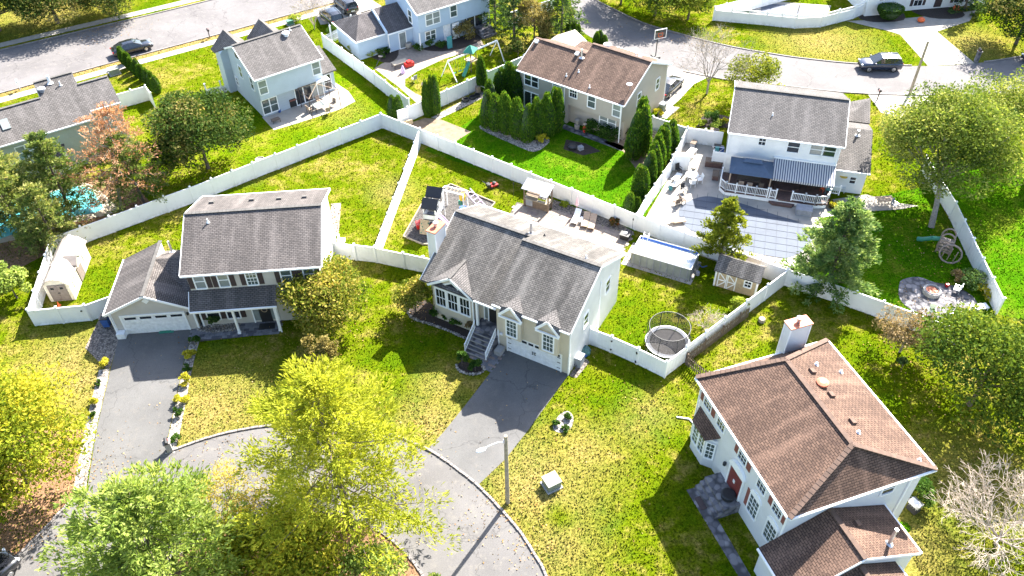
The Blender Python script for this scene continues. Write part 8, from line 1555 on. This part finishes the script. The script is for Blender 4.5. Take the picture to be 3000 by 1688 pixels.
tp = thing('topiary', 'large clipped cup-shaped bush before the top right garage', 'shrub', (49.0, 101.6)); rg = np.random.default_rng(5); n = 5200; z = rg.uniform(0, 1, n); az = rg.uniform(0, 6.283, n); rr = (.9 + .75 * np.clip(z * 1.5, 0, 1)) * np.where(z > .9, rg.uniform(0, 1, n) ** .5, 1); P = np.stack([np.cos(az) * rr, np.sin(az) * rr * .8, .35 + z * 1.5], 1)
leaf_cloud('crown', P, unit(rg, n), rg.uniform(.12, .24, n), .6, LM['shrub'], rg.normal(.4, .2, n), tp, rg); MB().lathe([(.7, .3), (1.4, 1.2), (1.3, 1.75)], (0, 0, 0), 14).build('light_block_core', M['shrubcore'], tp); MB().cyl((0, 0, 0), (0, 0, .5), .12, n=6).build('trunk', M['bark'], tp)

# ================================================================== grass tufts, fallen leaves (uncountable)
def inpoly(P, poly):
    x, y = P[:, 0], P[:, 1]; r = np.zeros(len(P), bool); n = len(poly)
    for i in range(n):
        x0, y0 = poly[i]; x1, y1 = poly[i - 1]
        if y0 == y1: continue
        r ^= ((y0 > y) != (y1 > y)) & (x < (x1 - x0) * (y - y0) / (y1 - y0) + x0)
    return r
foot = [[W2(h_, *p) for p in q] for h_, q in ((A, [(-5.2, -4.8), (5.2, -4.8), (5.2, 4.8), (-5.2, 4.8)]), (A, [(-12.1, -5.1), (-5, -5.1), (-5, 1.4), (-12.1, 1.4)]), (C, [(-6.9, -4.7), (6.3, -4.7), (6.3, 4.7), (-6.9, 4.7)]), (D, [(-5.3, -4.8), (13.5, -5.9), (13.5, 2.4), (5.4, 4.8), (-5.3, 4.8)]), (B, [(-6.4, -4.9), (6.4, -4.9), (6.4, 4.9), (-6.4, 4.9)]), (E, [(-5.3, -8), (8.1, -8), (8.1, 4.7), (-5.3, 4.7)]), (F, [(-3.8, -4.2), (5.5, -4.2), (5.5, 5.3), (-3.8, 5.3)]), (Gh, [(-13, .3), (3, .3), (3, 10), (-13, 10)]), (H, [(-7.3, 1.6), (0, 0), (10.2, 0), (10.2, 8.6), (-7.3, 8.6)]), (I, [(-8.2, -1.8), (9, -1.8), (9, 8), (-8.2, 8)]))]
def scatter(n, rg):
    y = 22 + (rg.uniform(0, 1, n) ** 1.25) * 92; hw = .62 * np.hypot(y, 49) + 3; return np.stack([rg.uniform(-1, 1, n) * hw, y], 1)
rg = np.random.default_rng(77); P = scatter(330000, rg); ok = np.ones(len(P), bool)
for q in PAVED + foot:
    c_ = np.mean(q, 0); rr_ = max(math.hypot(a_ - c_[0], b_ - c_[1]) for a_, b_ in q); near = np.hypot(P[:, 0] - c_[0], P[:, 1] - c_[1]) < rr_
    idx = np.where(near)[0]; ok[idx[inpoly(P[idx], q)]] = False
P = P[ok]; lz = [(L['lawn_b'], 'lush'), ([f1[0], *f1[1:], (-11.3, 79.6), (-22.6, 96.6), (-30, 91), (-36, 80), (-38.5, 70)], 'mown'), ([(24, 52.6), (36, 45.2), (40, 48.9), (41, 60), (41, 66), (36, 64.6), (29, 61.4), (28.8, 58), (27, 55.5)], 'lush'), ([(42.5, 70), (41.2, 60.5), (40.2, 48.3), (60, 40), (75, 70)], 'lush')]
left = np.ones(len(P), bool); groups = {}
for q, mk_ in lz: s_ = inpoly(P, q) & left; left &= ~s_; groups.setdefault(mk_, []).append(P[s_])
groups['lawn'] = [P[left]]
for mk_, ps in groups.items():
    Q = np.concatenate(ps); n = len(Q); hgt = rg.uniform(.035, .105, n); C3 = np.stack([Q[:, 0], Q[:, 1], hgt * .45], 1); D3 = np.stack([rg.normal(0, .75, n), rg.normal(0, .75, n), np.full(n, .8)], 1)
    o = leaf_cloud('grass_tufts', C3, D3, hgt * 1.5, .8, M[mk_], np.zeros(n), None, rg); o['kind'] = 'stuff'
LMAT('fallen', (.22, .10, .035), (.42, .24, .08), (.58, .42, .2), .1)
spots = [(-30.5, 32.5, 5, 700), (-20, 37.2, 5, 260), (-9, 37, 4, 260), (-1, 30.5, 3, 220), (1, 27.5, 2, 120), (-14, 30, 6, 700), (-15, 48.5, 4, 320), (-8, 49.5, 2.5, 140), (-31, 70, 5, 300), (31, 44, 4, 260), (33, 38, 6, 360), (38, 57, 6, 420), (21, 86, 4, 260), (-52, 103, 6, 400), (22, 99, 6, 400), (0, 33, 12, 160), (-20, 42, 9, 300), (8, 40, 8, 240), (35, 50, 4, 160)]
FP = np.concatenate([np.stack([rg.normal(x, r_ * .5, n), rg.normal(y, r_ * .5, n)], 1) for x, y, r_, n in spots]); k_ = np.ones(len(FP), bool)
for q in foot: k_ &= ~inpoly(FP, q)
FP = FP[k_]; n = len(FP); o = leaf_cloud('fallen_leaves', np.stack([FP[:, 0], FP[:, 1], rg.uniform(.05, .09, n)], 1), np.stack([rg.normal(size=n), rg.normal(size=n), rg.normal(0, .15, n)], 1), rg.uniform(.07, .15, n), .75, LM['fallen'], rg.uniform(0, 1, n), None, rg); o['kind'] = 'stuff'
